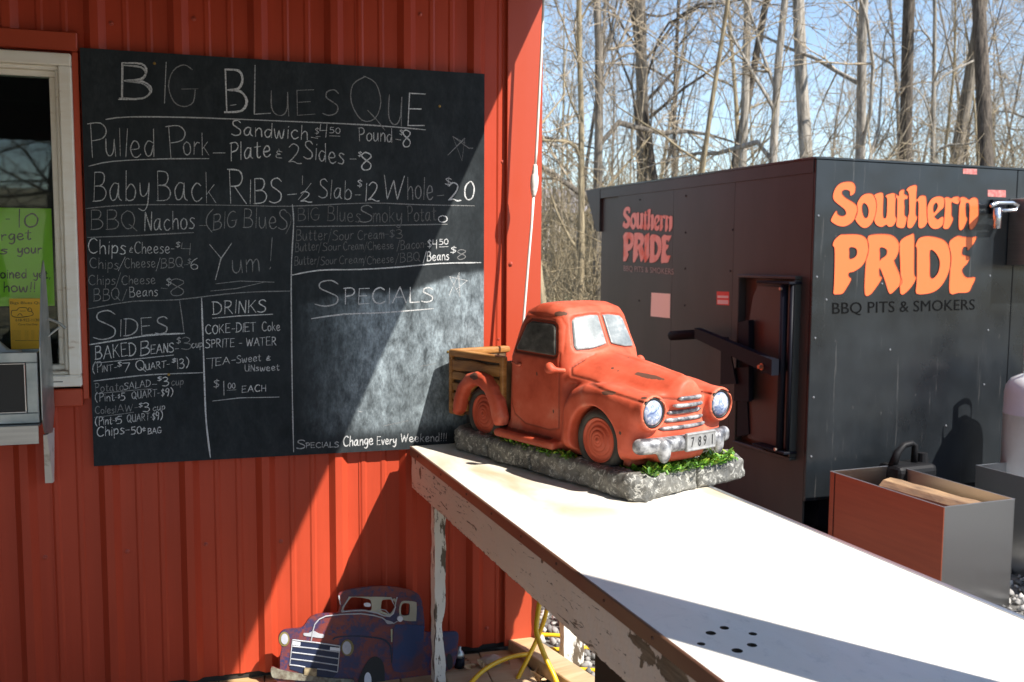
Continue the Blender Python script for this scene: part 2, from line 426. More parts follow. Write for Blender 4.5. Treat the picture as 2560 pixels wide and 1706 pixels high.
# ================================================================== handwriting
# one-stroke letters: cap height 1, x height 0.62; ';' parts strokes, '!' keeps corners
G = {
'A': ['!0,0 .33,1 .64,0', '!.12,.36 .54,.36'], 'B': ['!.05,0 .05,1', '.05,1 .38,.98 .47,.78 .36,.56 .07,.52 .40,.50 .56,.28 .42,.04 .0,.0'],
'C': ['.58,.86 .40,1 .16,.88 .03,.5 .14,.12 .38,0 .60,.12'], 'D': ['!.06,0 .06,1', '-.02,1 .30,.97 .55,.72 .56,.32 .32,.04 -.02,0'],
'E': ['!.06,0 .06,1', '!.06,1 .52,1', '!.06,.52 .42,.53', '!.06,0 .54,.02'], 'F': ['!.06,0 .06,1', '!.06,1 .5,1', '!.06,.5 .4,.5'],
'G': ['.56,.88 .38,1 .14,.86 .02,.5 .12,.12 .34,0 .54,.1 .6,.4', '!.3,.42 .66,.42'], 'H': ['!.06,0 .06,1', '!.5,0 .5,1', '!.06,.5 .5,.5'],
'I': ['!.06,0 .08,1'], 'K': ['!.06,0 .06,1', '!.5,.98 .07,.42', '!.2,.56 .54,0'], 'L': ['!.08,1 .05,0 .48,.02'],
'M': ['!.0,0 .1,1 .32,.35 .56,1 .66,0'], 'N': ['!.05,0 .07,1 .48,.0 .5,1'], 'O': ['.3,1 .06,.8 .02,.4 .2,.02 .45,.06 .58,.45 .5,.85 .28,1'],
'P': ['!.1,0 .08,1', '.0,.97 .34,1 .5,.8 .4,.56 .1,.48'], 'Q': ['.3,1 .05,.78 .02,.38 .22,.03 .48,.1 .6,.48 .5,.88 .26,1', '.34,.26 .5,.1 .68,-.12'],
'R': ['!.06,0 .06,1', '.0,1 .36,.98 .46,.76 .34,.54 .08,.5', '!.2,.5 .56,0'], 'S': ['.52,.86 .36,1 .12,.92 .1,.7 .3,.54 .5,.36 .46,.1 .2,0 -.02,.08'],
'T': ['!.28,0 .3,1', '!.0,.98 .6,1'], 'U': ['.04,1 .04,.3 .18,.02 .38,.04 .5,.35 .52,1', '!.52,.8 .54,0'], 'V': ['!0,1 .28,0 .56,1'],
'W': ['!0,1 .16,0 .38,.8 .56,0 .8,1'], 'X': ['!0,1 .55,0', '!.55,1 0,0'], 'Y': ['!-.05,1 .26,.48', '!.55,1 .26,.45 .12,-.3'],
'a': ['.42,.56 .22,.6 .04,.34 .12,.04 .32,.12 .42,.5', '.42,.6 .42,.14 .54,.02'], 'b': ['!.06,1 .05,.0', '.06,.36 .26,.56 .46,.36 .4,.06 .16,0 .05,.1'],
'c': ['.42,.52 .24,.6 .04,.34 .14,.04 .3,0 .46,.12'], 'd': ['.42,.5 .2,.56 .04,.3 .14,.02 .32,.08 .42,.4', '!.46,1 .44,.0'],
'e': ['.06,.28 .4,.34 .36,.56 .18,.6 .04,.32 .14,.04 .32,0 .48,.12'], 'g': ['.42,.54 .2,.6 .04,.36 .14,.1 .32,.16 .42,.5', '.43,.58 .42,-.1 .26,-.34 .06,-.26'],
'h': ['!.06,1 .04,0', '.05,.36 .24,.58 .38,.46 .4,.0'], 'i': ['!.08,.6 .07,.0', '!.09,.8 .1,.84'], 'k': ['!.06,1 .05,0', '!.38,.6 .07,.28', '!.16,.34 .44,0'],
'l': ['!.1,1 .06,.0'], 'm': ['!.04,.6 .04,0', '.04,.36 .2,.6 .3,.46 .3,0', '.3,.36 .46,.6 .56,.46 .58,0'],
'n': ['!.04,.6 .04,0', '.04,.34 .22,.6 .38,.46 .4,0'], 'o': ['.24,.6 .05,.42 .08,.1 .26,0 .44,.16 .42,.48 .22,.6'],
'p': ['!.06,.6 .04,-.36', '.06,.4 .24,.6 .42,.42 .34,.08 .08,.08'], 'r': ['!.05,.6 .05,0', '.05,.34 .2,.56 .36,.54'],
's': ['.38,.54 .2,.6 .08,.48 .22,.34 .36,.2 .26,.02 .02,.04'], 't': ['.18,.88 .16,.14 .26,0 .36,.08', '!0,.62 .36,.64'],
'u': ['.04,.6 .04,.16 .18,0 .34,.16 .4,.6', '!.4,.5 .44,0'], 'w': ['.02,.6 .08,.06 .18,.02 .3,.5 .38,.04 .5,.06 .6,.6'],
'y': ['.04,.6 .08,.22 .24,.14 .4,.34 .44,.6', '.44,.6 .4,-.1 .24,-.36 .0,-.28'], 'v': ['!0,.6 .2,0 .4,.6'],
'1': ['!.1,1 .1,0'], '2': ['.02,.82 .2,1 .42,.88 .4,.6 .14,.2 .0,.06 .2,.1 .4,0 .58,.02'], '3': ['.02,.9 .22,1 .42,.84 .34,.6 .12,.52 .4,.46 .5,.22 .32,0 .0,.06'],
'4': ['!.06,1 .02,.5 .44,.54', '!.44,1 .4,0'], '5': ['!.44,1 .1,.98 .08,.58', '.08,.58 .34,.6 .46,.34 .34,.04 .0,.02'], '6': ['.4,1 .12,.7 .02,.3 .16,.02 .4,.08 .42,.34 .2,.46 .06,.3'],
'7': ['!0,.96 .46,1 .16,0'], '8': ['.42,.88 .2,1 .04,.82 .2,.58 .42,.34 .36,.06 .12,.02 .04,.24 .2,.48 .42,.72 .42,.88'], '9': ['.42,.86 .2,1 .04,.76 .14,.54 .36,.62 .43,.88 .38,.4 .26,0'],
'0': ['.26,1 .06,.76 .04,.28 .2,0 .42,.12 .48,.6 .36,.94 .24,1'], '-': ['!.04,.4 .36,.4'], '(': ['.3,1.1 .08,.75 .04,.3 .24,-.1'], ')': ['.06,1.1 .3,.75 .3,.3 .08,-.1'],
'/': ['!0,-.2 .36,1.1'], '!': ['!.14,1.0 .1,.28', '!.08,.02 .1,.08'], '$': ['.42,.78 .24,.86 .1,.72 .24,.52 .4,.34 .26,.14 .06,.2', '!.28,1 .22,.0'],
'&': ['.36,.72 .16,.78 .12,.58 .28,.5 .08,.4 .1,.16 .34,.16', '!.24,.9 .24,.98', '!.22,-.04 .22,.04'], ',': ['!.1,.06 .04,-.14'], ';': ['!.22,.9 .22,1.0', '.36,.72 .16,.78 .12,.58 .28,.5 .08,.4 .1,.16 .34,.16'],
'¢': ['.4,.72 .22,.8 .06,.52 .2,.28 .4,.36', '!.26,1 .2,.08'],
}
def glyph_strokes(ch):
    out = []
    for s in G[ch]:
        sharp = s.startswith('!')
        pts = [tuple(float(c) for c in t.split(',')) for t in s.lstrip('!').split()]
        if sharp and len(pts) > 2:
            q = [pts[0]]
            for i in range(1, len(pts) - 1):
                p = pts[i]
                for r in (pts[i - 1], None, pts[i + 1]):
                    if r is None: q.append(p); continue
                    L_ = math.hypot(r[0] - p[0], r[1] - p[1]) or 1
                    q.append((p[0] + (r[0] - p[0]) / L_ * 0.05, p[1] + (r[1] - p[1]) / L_ * 0.05))
            pts = q + [pts[-1]]
        out.append(pts if sharp else smooth_curve(pts, False, 3))
    return out
def glyph_w(ch):
    if ch == ' ': return 0.42
    return max(x for s in glyph_strokes(ch) for x, y in s) + 0.14
def write_line(txt, a, b_, h, rnd, jit=0.02):
    """strokes of a hand-written line between baseline points a and b_ (2D), cap height h (same unit)"""
    ws = [glyph_w(c) for c in txt]; tot = sum(ws) - 0.14
    ax, az = a; L = math.hypot(b_[0] - ax, b_[1] - az)
    ux, uz = (b_[0] - ax) / L, (b_[1] - az) / L
    sx = L / tot; x = 0; res = []
    for c, w in zip(txt, ws):
        if c != ' ':
            dy = rnd.uniform(-jit, jit) * h; sl = rnd.uniform(-0.03, 0.06); hs = rnd.uniform(.96, 1.05)
            for s in glyph_strokes(c):
                res.append([(ax + ux * (x + px) * sx + sl * py * h - uz * 0, az + uz * (x + px) * sx + py * h * hs + dy) for px, py in s])
        x += w
    return res
def ribbon(b, pts, w, y, rnd=None, M=None):
    """flat stroke in the x,z plane at depth y"""
    P = [Vector((p[0], p[1])) for p in pts]
    Q = [P[0]]
    for p in P[1:]:
        if (p - Q[-1]).length > w * 0.12: Q.append(p)
    if len(Q) < 2: Q = [P[0], P[0] + Vector((w * 0.6, 0))]
    d0 = (Q[1] - Q[0]).normalized(); d1 = (Q[-1] - Q[-2]).normalized()
    Q[0] = Q[0] - d0 * w * 0.3; Q[-1] = Q[-1] + d1 * w * 0.3
    vs = []
    for i, p in enumerate(Q):
        a = (p - Q[i - 1]).normalized() if i > 0 else None
        c = (Q[i + 1] - p).normalized() if i < len(Q) - 1 else None
        t = (a or c) if (a is None or c is None) else (a + c)
        if t.length < 1e-6: t = c
        t.normalize(); n_ = Vector((-t.y, t.x))
        ww = w * 0.5 * ((rnd.uniform(0.75, 1.2) if rnd else 1) * (0.6 if i in (0, len(Q) - 1) else 1))
        k = [Vector((p.x + n_.x * ww, y, p.y + n_.y * ww)), Vector((p.x - n_.x * ww, y, p.y - n_.y * ww))]
        vs.append([b.verts.new(M @ q if M else q) for q in k])
    for (p1, p2), (p3, p4) in zip(vs, vs[1:]):
        b.faces.new((p1, p2, p4, p3))

# ================================================================== menu board
BX0, BX1, BZ0, BZ1, BY = 0.019, 1.2215, 0.7235, 1.9425, -0.0305
def board_mat():
    m_, nt, p = base_mat('chalkboard_paint', (0.01, 0.011, 0.012), 0.7, 0, 0.03)
    n = noise(nt, 3, 6, 0.65, stretch=(1.5, 1, 0.6)); r = ramp(nt, n.outputs['Fac'], [(0.3, (0.016, 0.019, 0.021)), (0.75, (0.034, 0.039, 0.0425))])
    at = node(nt, 'ShaderNodeAttribute', attribute_name='smear_shade')
    n1 = noise(nt, 26, 6, 0.66, stretch=(1.3, 1, 0.65), dist=0.4); n2 = noise(nt, 6, 4, 0.6, stretch=(1.1, 1, 0.8), dist=0.5); n3 = noise(nt, 150, 3, 0.6, stretch=(1.3, 1, 0.6))
    r1 = ramp(nt, n1.outputs['Fac'], [(0.30, (0.15,)), (0.66, (1.0,))]); r2 = ramp(nt, n2.outputs['Fac'], [(0.32, (0.35,)), (0.68, (1.0,))])
    r3 = ramp(nt, n3.outputs['Fac'], [(0.3, (0.5,)), (0.65, (1.0,))])
    def mul(a, c):
        k = node(nt, 'ShaderNodeMath', operation='MULTIPLY'); nt.links.new(a, k.inputs[0]); nt.links.new(c, k.inputs[1]); return k.outputs[0]
    fac = mul(mul(mul(r1.outputs[0], r2.outputs[0]), r3.outputs[0]), at.outputs['Fac'])
    c = mixc(nt, fac, r.outputs['Color'], (0.50, 0.60, 0.65))
    nt.links.new(c, p.inputs['Base Color'])
    n4 = noise(nt, 90, 3); bump(nt, p, n4.outputs['Fac'], 0.15, 0.001)
    return m_
M_board = board_mat()
M_edge = base_mat('board_edge', (0.03, 0.025, 0.022), 0.8)[0]
brd = thing('menu_chalkboard', 'large square black chalkboard menu with handwritten white chalk prices on the red wall', 'chalkboard', WALL)
nx, nz = 110, 110
xs = np.linspace(BX0, BX1, nx); zs = np.linspace(BZ0, BZ1, nz)
X, Z = np.meshgrid(xs, zs)
V = np.stack([X.ravel(), np.full(X.size, BY), Z.ravel()], 1)
I = np.arange(nx * nz).reshape(nz, nx)
Q = np.stack([I[:-1, :-1].ravel(), I[:-1, 1:].ravel(), I[1:, 1:].ravel(), I[1:, :-1].ravel()], 1)
face = fastmesh('board_face', V, Q, M_board, brd, False)
topc = np.interp(X, [0.0, 0.64, 0.66, 0.78, 0.92, 1.00, 1.08, 1.15, 1.24], [1.19, 1.20, 1.215, 1.235, 1.24, 1.25, 1.28, 1.30, 1.31])
def sstep(a, c, t):
    t = np.clip((t - a) / (c - a), 0, 1); return t * t * (3 - 2 * t)
sm = sstep(0.60, 0.70, X) * (1 - sstep(-0.012, 0.006, Z - topc)) * sstep(0.772, 0.83, Z)
sm = sm * (0.22 + 0.78 * sstep(0.66, 0.88, X)) + 0.10 * sstep(0.75, 0.79, Z) * (1 - sstep(0.79, 0.82, Z)) * (X > 0.66)  # real chalk smear, dimmed at left to paint in the porch shade
# faint dusting where older writing was rubbed off
sm = sm + 0.05 * (1 - np.clip(sm * 3, 0, 1))
a = face.data.attributes.new('smear_shade', 'FLOAT', 'POINT'); a.data.foreach_set('value', sm.astype(np.float32).ravel())
box('board_panel', (BX0 + .0003, BY + 0.0004, BZ0 + .0003), (BX1 - .0003, -0.0195, BZ1 - .0003), M_edge, brd)
M_nail = base_mat('brass_nail', (0.35, 0.22, 0.06), 0.4, 0.7)[0]
nb = bmesh.new(); lathe(nb, [(0, 0.0025), (0.003, 0.002), (0.0045, 0.0)], 8, Matrix.Rotation(math.pi / 2, 4, 'X'))
nail_me = bpy.data.meshes.new('nail'); nb.to_mesh(nail_me); nb.free(); nail_me.materials.append(M_nail)
for px_, py_ in ((386, 159), (1099, 266), (422, 937), (1120, 880)):
    q = local(WALL, px_, py_, BY)
    make('nail', nail_me, None, brd, F=Matrix.Translation((q.x, BY - 0.0005, q.z)))
def chalk_mat(name, c):
    m_, nt, p = base_mat(name, (c, c, c), 0.9)
    n = noise(nt, 260, 4, 0.7); r = ramp(nt, n.outputs['Fac'], [(0.34, (c * 0.18,) * 3), (0.54, (c * 0.98, c, c))])
    nt.links.new(r.outputs['Color'], p.inputs['Base Color']); return m_
CH = {3: chalk_mat('chalk_bold', 0.66), 2: chalk_mat('chalk_plain', 0.50), 1: chalk_mat('chalk_thin', 0.26), 0: chalk_mat('chalk_faint', 0.15)}
SCL = 2350 / 2.9
def P2(x, y):
    q = local(WALL, x, y, BY); return (q.x, q.z)
T = [ # text, baseline start, baseline end (photograph pixels), cap height px, weight, stroke px
('B', 297, 249, 379, 249, 88, 3, 5), ('B', 299, 246, 375, 251, 84, 2, 5), ('I', 406, 258, 413, 258, 106, 2, 3.4), ('G', 422, 268, 497, 266, 108, 1, 3),
('B', 562, 281, 618, 282, 110, 3, 6.5), ('L', 631, 286, 676, 286, 116, 2, 3.2), ('U', 676, 287, 722, 291, 60, 1, 3), ('E', 738, 289, 787, 287, 62, 1, 3), ('S', 808, 289, 845, 289, 64, 1, 3),
('Q', 876, 300, 962, 312, 112, 1, 3), ('U', 968, 308, 1003, 315, 72, 1, 3.2), ('E', 1015, 314, 1060, 316, 84, 3, 5),
('P', 222, 394, 268, 394, 82, 2, 3.2), ('ulled', 264, 390, 386, 394, 68, 2, 3), ('P', 418, 398, 466, 398, 80, 2, 3.2), ('ork', 458, 386, 522, 388, 54, 2, 3), ('-', 530, 396, 563, 396, 34, 2, 3.2),
('Sandwich', 580, 338, 768, 350, 36, 3, 3.2), ('-', 776, 345, 794, 348, 4, 2, 3), ('$', 786, 337, 797, 337, 18, 2, 2.6), ('4', 798, 343, 816, 344, 32, 2, 3.2), ('50', 824, 333, 850, 334, 14, 2, 2.4),
('Pound', 896, 352, 980, 356, 34, 2, 2.8), ('-', 988, 350, 1002, 352, 4, 2, 3), ('$', 998, 338, 1008, 340, 16, 2, 2.6), ('8', 1006, 368, 1026, 368, 44, 3, 3.2),
('Plate', 574, 402, 676, 392, 44, 3, 3.4), (';', 687, 398, 706, 400, 26, 2, 2.6), ('2', 722, 408, 754, 410, 48, 2, 2.8), ('Sides', 760, 396, 860, 412, 44, 2, 3.2), ('-', 873, 402, 890, 402, 10, 2, 3.2), ('$', 894, 392, 904, 393, 14, 3, 2.8), ('8', 902, 426, 928, 426, 46, 3, 3.6),
('Baby', 232, 504, 372, 500, 72, 2, 3), ('Back', 392, 502, 540, 506, 74, 2, 3), ('R', 572, 508, 616, 510, 84, 3, 3.8), ('IBS', 622, 510, 704, 506, 60, 3, 3.2), ('-', 716, 494, 741, 492, 16, 3, 3.4), ('1', 752, 462, 756, 462, 22, 2, 2.8), ('/', 746, 492, 776, 500, 38, 2, 2.8), ('2', 752, 505, 780, 506, 26, 3, 3.2),
('Slab', 798, 496, 878, 500, 46, 2, 2.8), ('-', 886, 490, 902, 490, 6, 2, 3), ('$', 892, 468, 905, 470, 20, 3, 2.8), ('12', 910, 502, 948, 504, 46, 3, 3), ('W', 958, 498, 1008, 500, 62, 2, 3.2), ('hole', 1018, 497, 1082, 500, 56, 1, 2.8), ('-', 1090, 496, 1110, 494, 14, 1, 3), ('$', 1110, 464, 1128, 466, 22, 2, 3), ('20', 1122, 502, 1184, 500, 46, 3, 3.6),
('BBQ', 226, 576, 342, 572, 48, 1, 2.8), ('Nachos', 360, 577, 486, 572, 46, 2, 3), ('-', 496, 566, 516, 566, 4, 1, 3), ('(', 514, 576, 534, 576, 50, 1, 2.6), ('BIG', 532, 576, 592, 566, 40, 1, 2.8), ('BlueS', 608, 570, 718, 574, 48, 1, 2.6), (')', 710, 582, 728, 574, 50, 0, 2.4),
('Chips', 220, 634, 314, 636, 36, 3, 3), (';', 322, 633, 332, 634, 16, 2, 2.4), ('Cheese-', 336, 634, 436, 634, 28, 2, 2.8), ('$', 438, 620, 450, 620, 16, 2, 2.4), ('4', 452, 636, 476, 638, 28, 1, 2.8),
('Chips', 224, 670, 296, 674, 26, 1, 2.6), ('/', 296, 672, 312, 672, 26, 2, 2.6), ('Cheese', 312, 671, 388, 668, 24, 1, 2.6), ('/', 390, 673, 402, 673, 26, 2, 2.4), ('BBQ', 402, 671, 458, 667, 24, 1, 2.8), ('-', 460, 666, 470, 665, 8, 1, 2.4), ('$', 468, 660, 478, 660, 14, 1, 2.4), ('6', 476, 674, 494, 674, 28, 2, 2.8),
('Chips', 222, 713, 288, 712, 24, 1, 2.6), ('/', 288, 716, 304, 716, 32, 1, 2.6), ('Cheese', 304, 712, 388, 710, 22, 1, 2.6), ('BBQ', 234, 754, 300, 748, 30, 1, 2.6), ('/', 306, 748, 318, 748, 22, 1, 2.4), ('Beans', 324, 743, 394, 740, 24, 2, 2.6), ('-', 401, 722, 418, 724, 4, 1, 2.6), ('$', 414, 716, 428, 716, 22, 2, 2.6), ('8', 424, 740, 460, 740, 42, 1, 2.6),
('Y', 528, 680, 578, 676, 68, 2, 3.4), ('um', 580, 682, 648, 678, 54, 1, 2.8), ('!', 664, 676, 682, 674, 78, 1, 3),
('S', 236, 850, 290, 848, 70, 2, 3.6), ('IDES', 298, 842, 418, 833, 42, 2, 3.4), ('DRINKS', 532, 786, 664, 780, 32, 3, 3.4),
('BAKED', 238, 900, 340, 888, 32, 3, 3.6), ('B', 350, 890, 374, 886, 34, 3, 3.4), ('EANS', 376, 885, 434, 880, 22, 3, 3.2), ('-', 437, 876, 447, 875, 8, 2, 2.8), ('$', 440, 861, 452, 860, 18, 2, 2.6), ('3', 454, 874, 478, 874, 30, 1, 2.8), ('cup', 479, 870, 506, 868, 18, 2, 2.6),
('(P', 231, 934, 254, 930, 26, 2, 2.8), ('INT-', 255, 931, 292, 925, 16, 2, 2.8), ('$', 292, 918, 304, 918, 14, 3, 2.8), ('7', 307, 930, 325, 930, 22, 3, 3), ('Q', 340, 926, 364, 926, 26, 3, 3), ('UART-', 364, 926, 424, 917, 16, 3, 2.8), ('$', 428, 908, 440, 907, 12, 3, 2.8), ('13)', 442, 922, 472, 918, 24, 3, 3),
('Potato', 238, 980, 308, 977, 20, 1, 2.6), ('SALAD', 310, 974, 376, 966, 16, 2, 2.6), ('-', 380, 962, 392, 962, 2, 2, 2.8), ('$', 392, 954, 404, 952, 12, 3, 2.8), ('3', 406, 966, 422, 964, 22, 3, 3), ('cup', 428, 964, 458, 962, 18, 1, 2.4),
('(Pint', 238, 1004, 286, 1002, 20, 2, 2.8), ('-$', 288, 998, 300, 996, 10, 2, 2.8), ('5', 302, 1001, 312, 1001, 18, 3, 2.8), ('QUART-', 330, 998, 400, 990, 18, 2, 2.6), ('$9)', 402, 992, 432, 990, 20, 3, 2.8),
('Coles', 238, 1035, 286, 1033, 18, 1, 2.6), ('lAW-', 288, 1032, 344, 1026, 18, 1, 2.6), ('$', 346, 1020, 356, 1019, 12, 3, 2.6), ('3', 358, 1030, 374, 1029, 22, 3, 3), ('cup', 382, 1028, 412, 1024, 16, 2, 2.6),
('(Pint', 238, 1064, 280, 1060, 20, 3, 2.8), ('-$', 282, 1056, 292, 1054, 10, 3, 2.8), ('5', 292, 1060, 304, 1059, 18, 3, 2.8), ('QUART-', 318, 1056, 382, 1050, 18, 2, 2.6), ('$9)', 380, 1052, 406, 1048, 20, 3, 2.8),
('Chips-', 242, 1092, 324, 1084, 24, 3, 3.4), ('50', 328, 1086, 354, 1084, 18, 3, 3), ('¢', 355, 1080, 364, 1080, 12, 3, 2.6), ('BAG', 370, 1086, 404, 1082, 14, 3, 3),
('COKE-DIET', 514, 836, 640, 828, 22, 3, 3), ('Coke', 655, 828, 700, 826, 22, 2, 2.8), ('SPRITE - WATER', 514, 870, 690, 863, 20, 3, 2.8), ('T', 516, 922, 546, 920, 26, 2, 2.8), ('EA-', 538, 915, 588, 908, 18, 3, 2.8), ('Sweet', 592, 908, 652, 902, 18, 2, 2.6), (';', 664, 904, 676, 902, 14, 3, 2.6), ('UNsweet', 612, 929, 698, 926, 16, 2, 2.6),
('$', 532, 972, 548, 970, 22, 2, 2.8), ('1', 556, 988, 560, 988, 34, 2, 2.8), ('00', 570, 972, 588, 971, 13, 2, 2.6), ('EACH', 604, 982, 664, 978, 16, 3, 2.8),
('BIG', 744, 553, 800, 550, 30, 0, 2.8), ('Blues', 818, 552, 900, 556, 36, 0, 2.6), ('S', 898, 556, 930, 556, 42, 1, 3), ('moky', 932, 556, 1004, 556, 38, 0, 2.6), ('Potat', 1018, 554, 1090, 552, 36, 0, 2.6), ('o', 1094, 556, 1118, 556, 28, 3, 3),
('Butter', 740, 602, 818, 600, 28, 0, 2.6), ('/', 820, 602, 828, 602, 26, 0, 2.4), ('Sour', 832, 602, 884, 598, 24, 0, 2.6), ('Cream-', 894, 600, 970, 596, 24, 0, 2.4), ('$3', 972, 596, 1006, 596, 22, 0, 2.6),
('Butter', 738, 630, 796, 626, 22, 0, 2.4), ('/Sour', 796, 628, 852, 626, 20, 0, 2.4), ('Cream', 858, 626, 908, 624, 20, 0, 2.4), ('/Cheese', 910, 626, 984, 622, 20, 0, 2.4), ('/Bacon-', 992, 626, 1068, 618, 22, 0, 2.4), ('$4', 1068, 620, 1092, 622, 22, 3, 3), ('50', 1098, 612, 1120, 611, 13, 3, 2.6),
('Butter', 736, 664, 792, 660, 22, 0, 2.4), ('/Sour', 792, 664, 842, 660, 20, 0, 2.4), ('Cream', 848, 660, 908, 658, 20, 0, 2.4), ('/Cheese', 908, 662, 984, 656, 20, 0, 2.4), ('/BBQ', 988, 658, 1050, 652, 22, 0, 2.4), ('/Beans', 1058, 654, 1122, 650, 22, 3, 3), ('$', 1124, 635, 1140, 634, 18, 3, 2.8), ('8', 1142, 650, 1164, 648, 24, 1, 2.6),
('S', 790, 766, 846, 766, 66, 2, 3.4), ('PECIALS', 858, 762, 1082, 754, 38, 3, 3.6),
('S', 742, 1122, 762, 1122, 22, 2, 3), ('PECIALS', 764, 1120, 846, 1118, 13, 2, 3), ('Change', 858, 1116, 932, 1112, 24, 3, 3.4), ('Every', 942, 1112, 990, 1110, 20, 3, 3.4), ('Weekend!!!', 1002, 1106, 1116, 1103, 20, 3, 3),
]
LN = [ # lines: weight, stroke px, points
(2, 3.2, [(265, 299), (320, 293), (470, 294), (700, 303), (920, 313), (1064, 325)]), (2, 3, [(222, 416), (280, 404), (400, 398), (522, 397)]),
(1, 2.6, [(214, 522), (300, 514), (420, 512), (600, 514), (725, 516), (920, 508), (1040, 512), (1186, 515)]), (1, 2.8, [(219, 594), (330, 590), (400, 586), (484, 582)]),
(2, 3, [(731, 512), (734, 560), (729, 650), (728, 730), (729, 850), (731, 1000), (734, 1130)]), (1, 2.6, [(219, 773), (330, 754), (440, 750), (560, 736), (640, 730), (728, 728)]),
(3, 3.6, [(225, 862), (300, 850), (380, 838), (461, 834)]), (1, 2.6, [(449, 752), (456, 800), (460, 834)]), (3, 3.6, [(504, 746), (508, 860), (512, 980), (516, 1060), (526, 1144)]),
(3, 3, [(532, 796), (600, 790), (682, 786)]), (2, 3, [(240, 908), (340, 898), (434, 888)]), (2, 2.8, [(234, 953), (300, 945), (380, 937), (508, 932)]),
(1, 2.4, [(240, 985), (310, 978), (380, 972)]), (1, 2.4, [(236, 1044), (300, 1036), (334, 1031)]), (2, 2.8, [(532, 1003), (600, 995), (698, 993)]),
(1, 2.8, [(741, 567), (900, 565), (1060, 562), (1118, 561)]), (3, 3.4, [(731, 688), (800, 676), (900, 674), (1000, 668), (1100, 659), (1202, 657)]), (3, 3.4, [(779, 797), (860, 786), (960, 782), (1083, 772)]),
(2, 2.6, [(790, 838 - 496), (800, 838 - 496)]), (2, 2.4, [(824, 340), (850, 341)]), (2, 2.4, [(568, 976), (590, 975)]), (3, 2.6, [(1098, 618), (1120, 617)]), (1, 2.6, [(540, 710), (600, 703), (685, 706)]), (1, 2.6, [(527, 728), (590, 722), (660, 706)]),
(1, 3, [(1120, 388), (1158, 350), (1162, 346), (1155, 402), (1132, 342), (1172, 371), (1182, 371)]), (1, 3, [(1132, 342), (1162, 358)]),
(3, 3, [(1123, 738), (1148, 682), (1150, 742), (1124, 692), (1168, 702), (1140, 724)]), (2, 3, [(1150, 742), (1146, 690)]), (2, 3, [(576, 264), (590, 262)]),
(3, 2.4, [(895, 1028), (904, 1030)]), (1, 2.4, [(1052, 916), (1090, 909)]), (1, 2.4, [(960, 1065), (1020, 1052)]),
]
rnd = random.Random(5)
bms = {}
k = 0
for txt, x0, y0, x1, y1, h, wgt, sp in T:
    a = P2(x0, y0); c = P2(x1, y1)
    xm, ym = (x0 + x1) / 2, (y0 + y1) / 2
    hh = P2(xm, ym - h)[1] - P2(xm, ym)[1]
    pxm = (P2(xm + 10, ym)[0] - P2(xm, ym)[0]) / 10
    cc = c
    if len(txt) == 1 and txt not in 'I1':
        pass
    b = bmesh.new()
    for s in write_line(txt, a, cc, hh, rnd, 0.03 if len(txt) > 1 else 0):
        k += 1
        ribbon(b, s, sp * pxm * (0.82 if h < 34 else 0.92), BY - 0.0004 - (k % 40) * 0.00001, rnd)
    make('chalk_word', b, CH[wgt], brd)
for wgt, sp, pts in LN:
    b = bmesh.new(); k += 1
    q = smooth_curve([P2(*p) for p in pts], False, 3) if len(pts) > 3 and abs(pts[0][0] - 1120) > 12 else [P2(*p) for p in pts]
    ribbon(b, q, sp * 0.00118, BY - 0.0004 - (k % 40) * 0.00001, rnd)
    make('chalk_line', b, CH[wgt], brd)

# ================================================================== papers behind the window
pos = thing('lime_poster', 'lime green paper poster with black handwriting behind the window glass', 'poster', WALL)
PY = 0.012
c0 = local(WALL, 128, 522, PY); c1 = local(WALL, 128, 765, PY)
box('paper', (-0.62, PY, c1.z), (c0.x, PY + 0.0012, c0.z), M_lime, pos)
b = bmesh.new()
def pp(x, y, off): q = local(WALL, x, y, off); return (q.x, q.z)
for txt, x0, y0, x1, y1, h, sp in (('-', 14, 549, 24, 549, 2, 3), ('1', 42, 569, 48, 569, 44, 3.4), ('0', 60, 568, 94, 566, 34, 3.2), ('rget', 3, 602, 77, 599, 26, 3), ('s', 0, 636, 18, 635, 20, 3), ('your', 44, 634, 104, 633, 22, 3), ('oined', 1, 696, 66, 695, 22, 3), ('yet,', 84, 694, 125, 696, 20, 2.6), ('how!!', 9, 730, 88, 730, 24, 3)):
    a_ = pp(x0, y0, PY); c_ = pp(x1, y1, PY); hh = pp(x0, y0 - h, PY)[1] - a_[1]
    b = bmesh.new()
    for s in write_line(txt, a_, c_, hh, rnd, 0.02): ribbon(b, s, sp * 0.0014, PY - 0.0005, rnd)
    make('marker_word', b, M_ink, pos)
fl = thing('yellow_flyer', 'small yellow menu flyer with an old truck drawing, taped below the lime poster', 'flyer', WALL)
FY = -0.004
f0 = local(WALL, 19, 747, FY); f1 = local(WALL, 32, 870, FY); f2 = local(WALL, 112, 747, FY)
box('paper', (f0.x + 0.004, FY, f1.z - 0.004), (f2.x, FY + 0.001, f0.z), M_yel, fl)
def fq(x0, y0, x1, y1, h): 
    a_ = local(WALL, x0, y0, FY); c_ = local(WALL, x1, y1, FY); t_ = local(WALL, x0, y0 - h, FY)
    return [(a_.x, FY - .0005, a_.z), (c_.x, FY - .0005, c_.z), (t_.x, FY - .0005, t_.z)]
fitted_text('flyer_title', 'Bigs Blues Que', fq(26, 763, 109, 763, 9), M_dark_sheet, fl)
fitted_text('flyer_phone', '618-922-1130', fq(39, 804, 98, 804, 7), M_dark_sheet, fl)
fitted_text('flyer_note', 'Carry Out Only', fq(46, 815, 94, 815, 6), M_dark_sheet, fl)
b = bmesh.new()
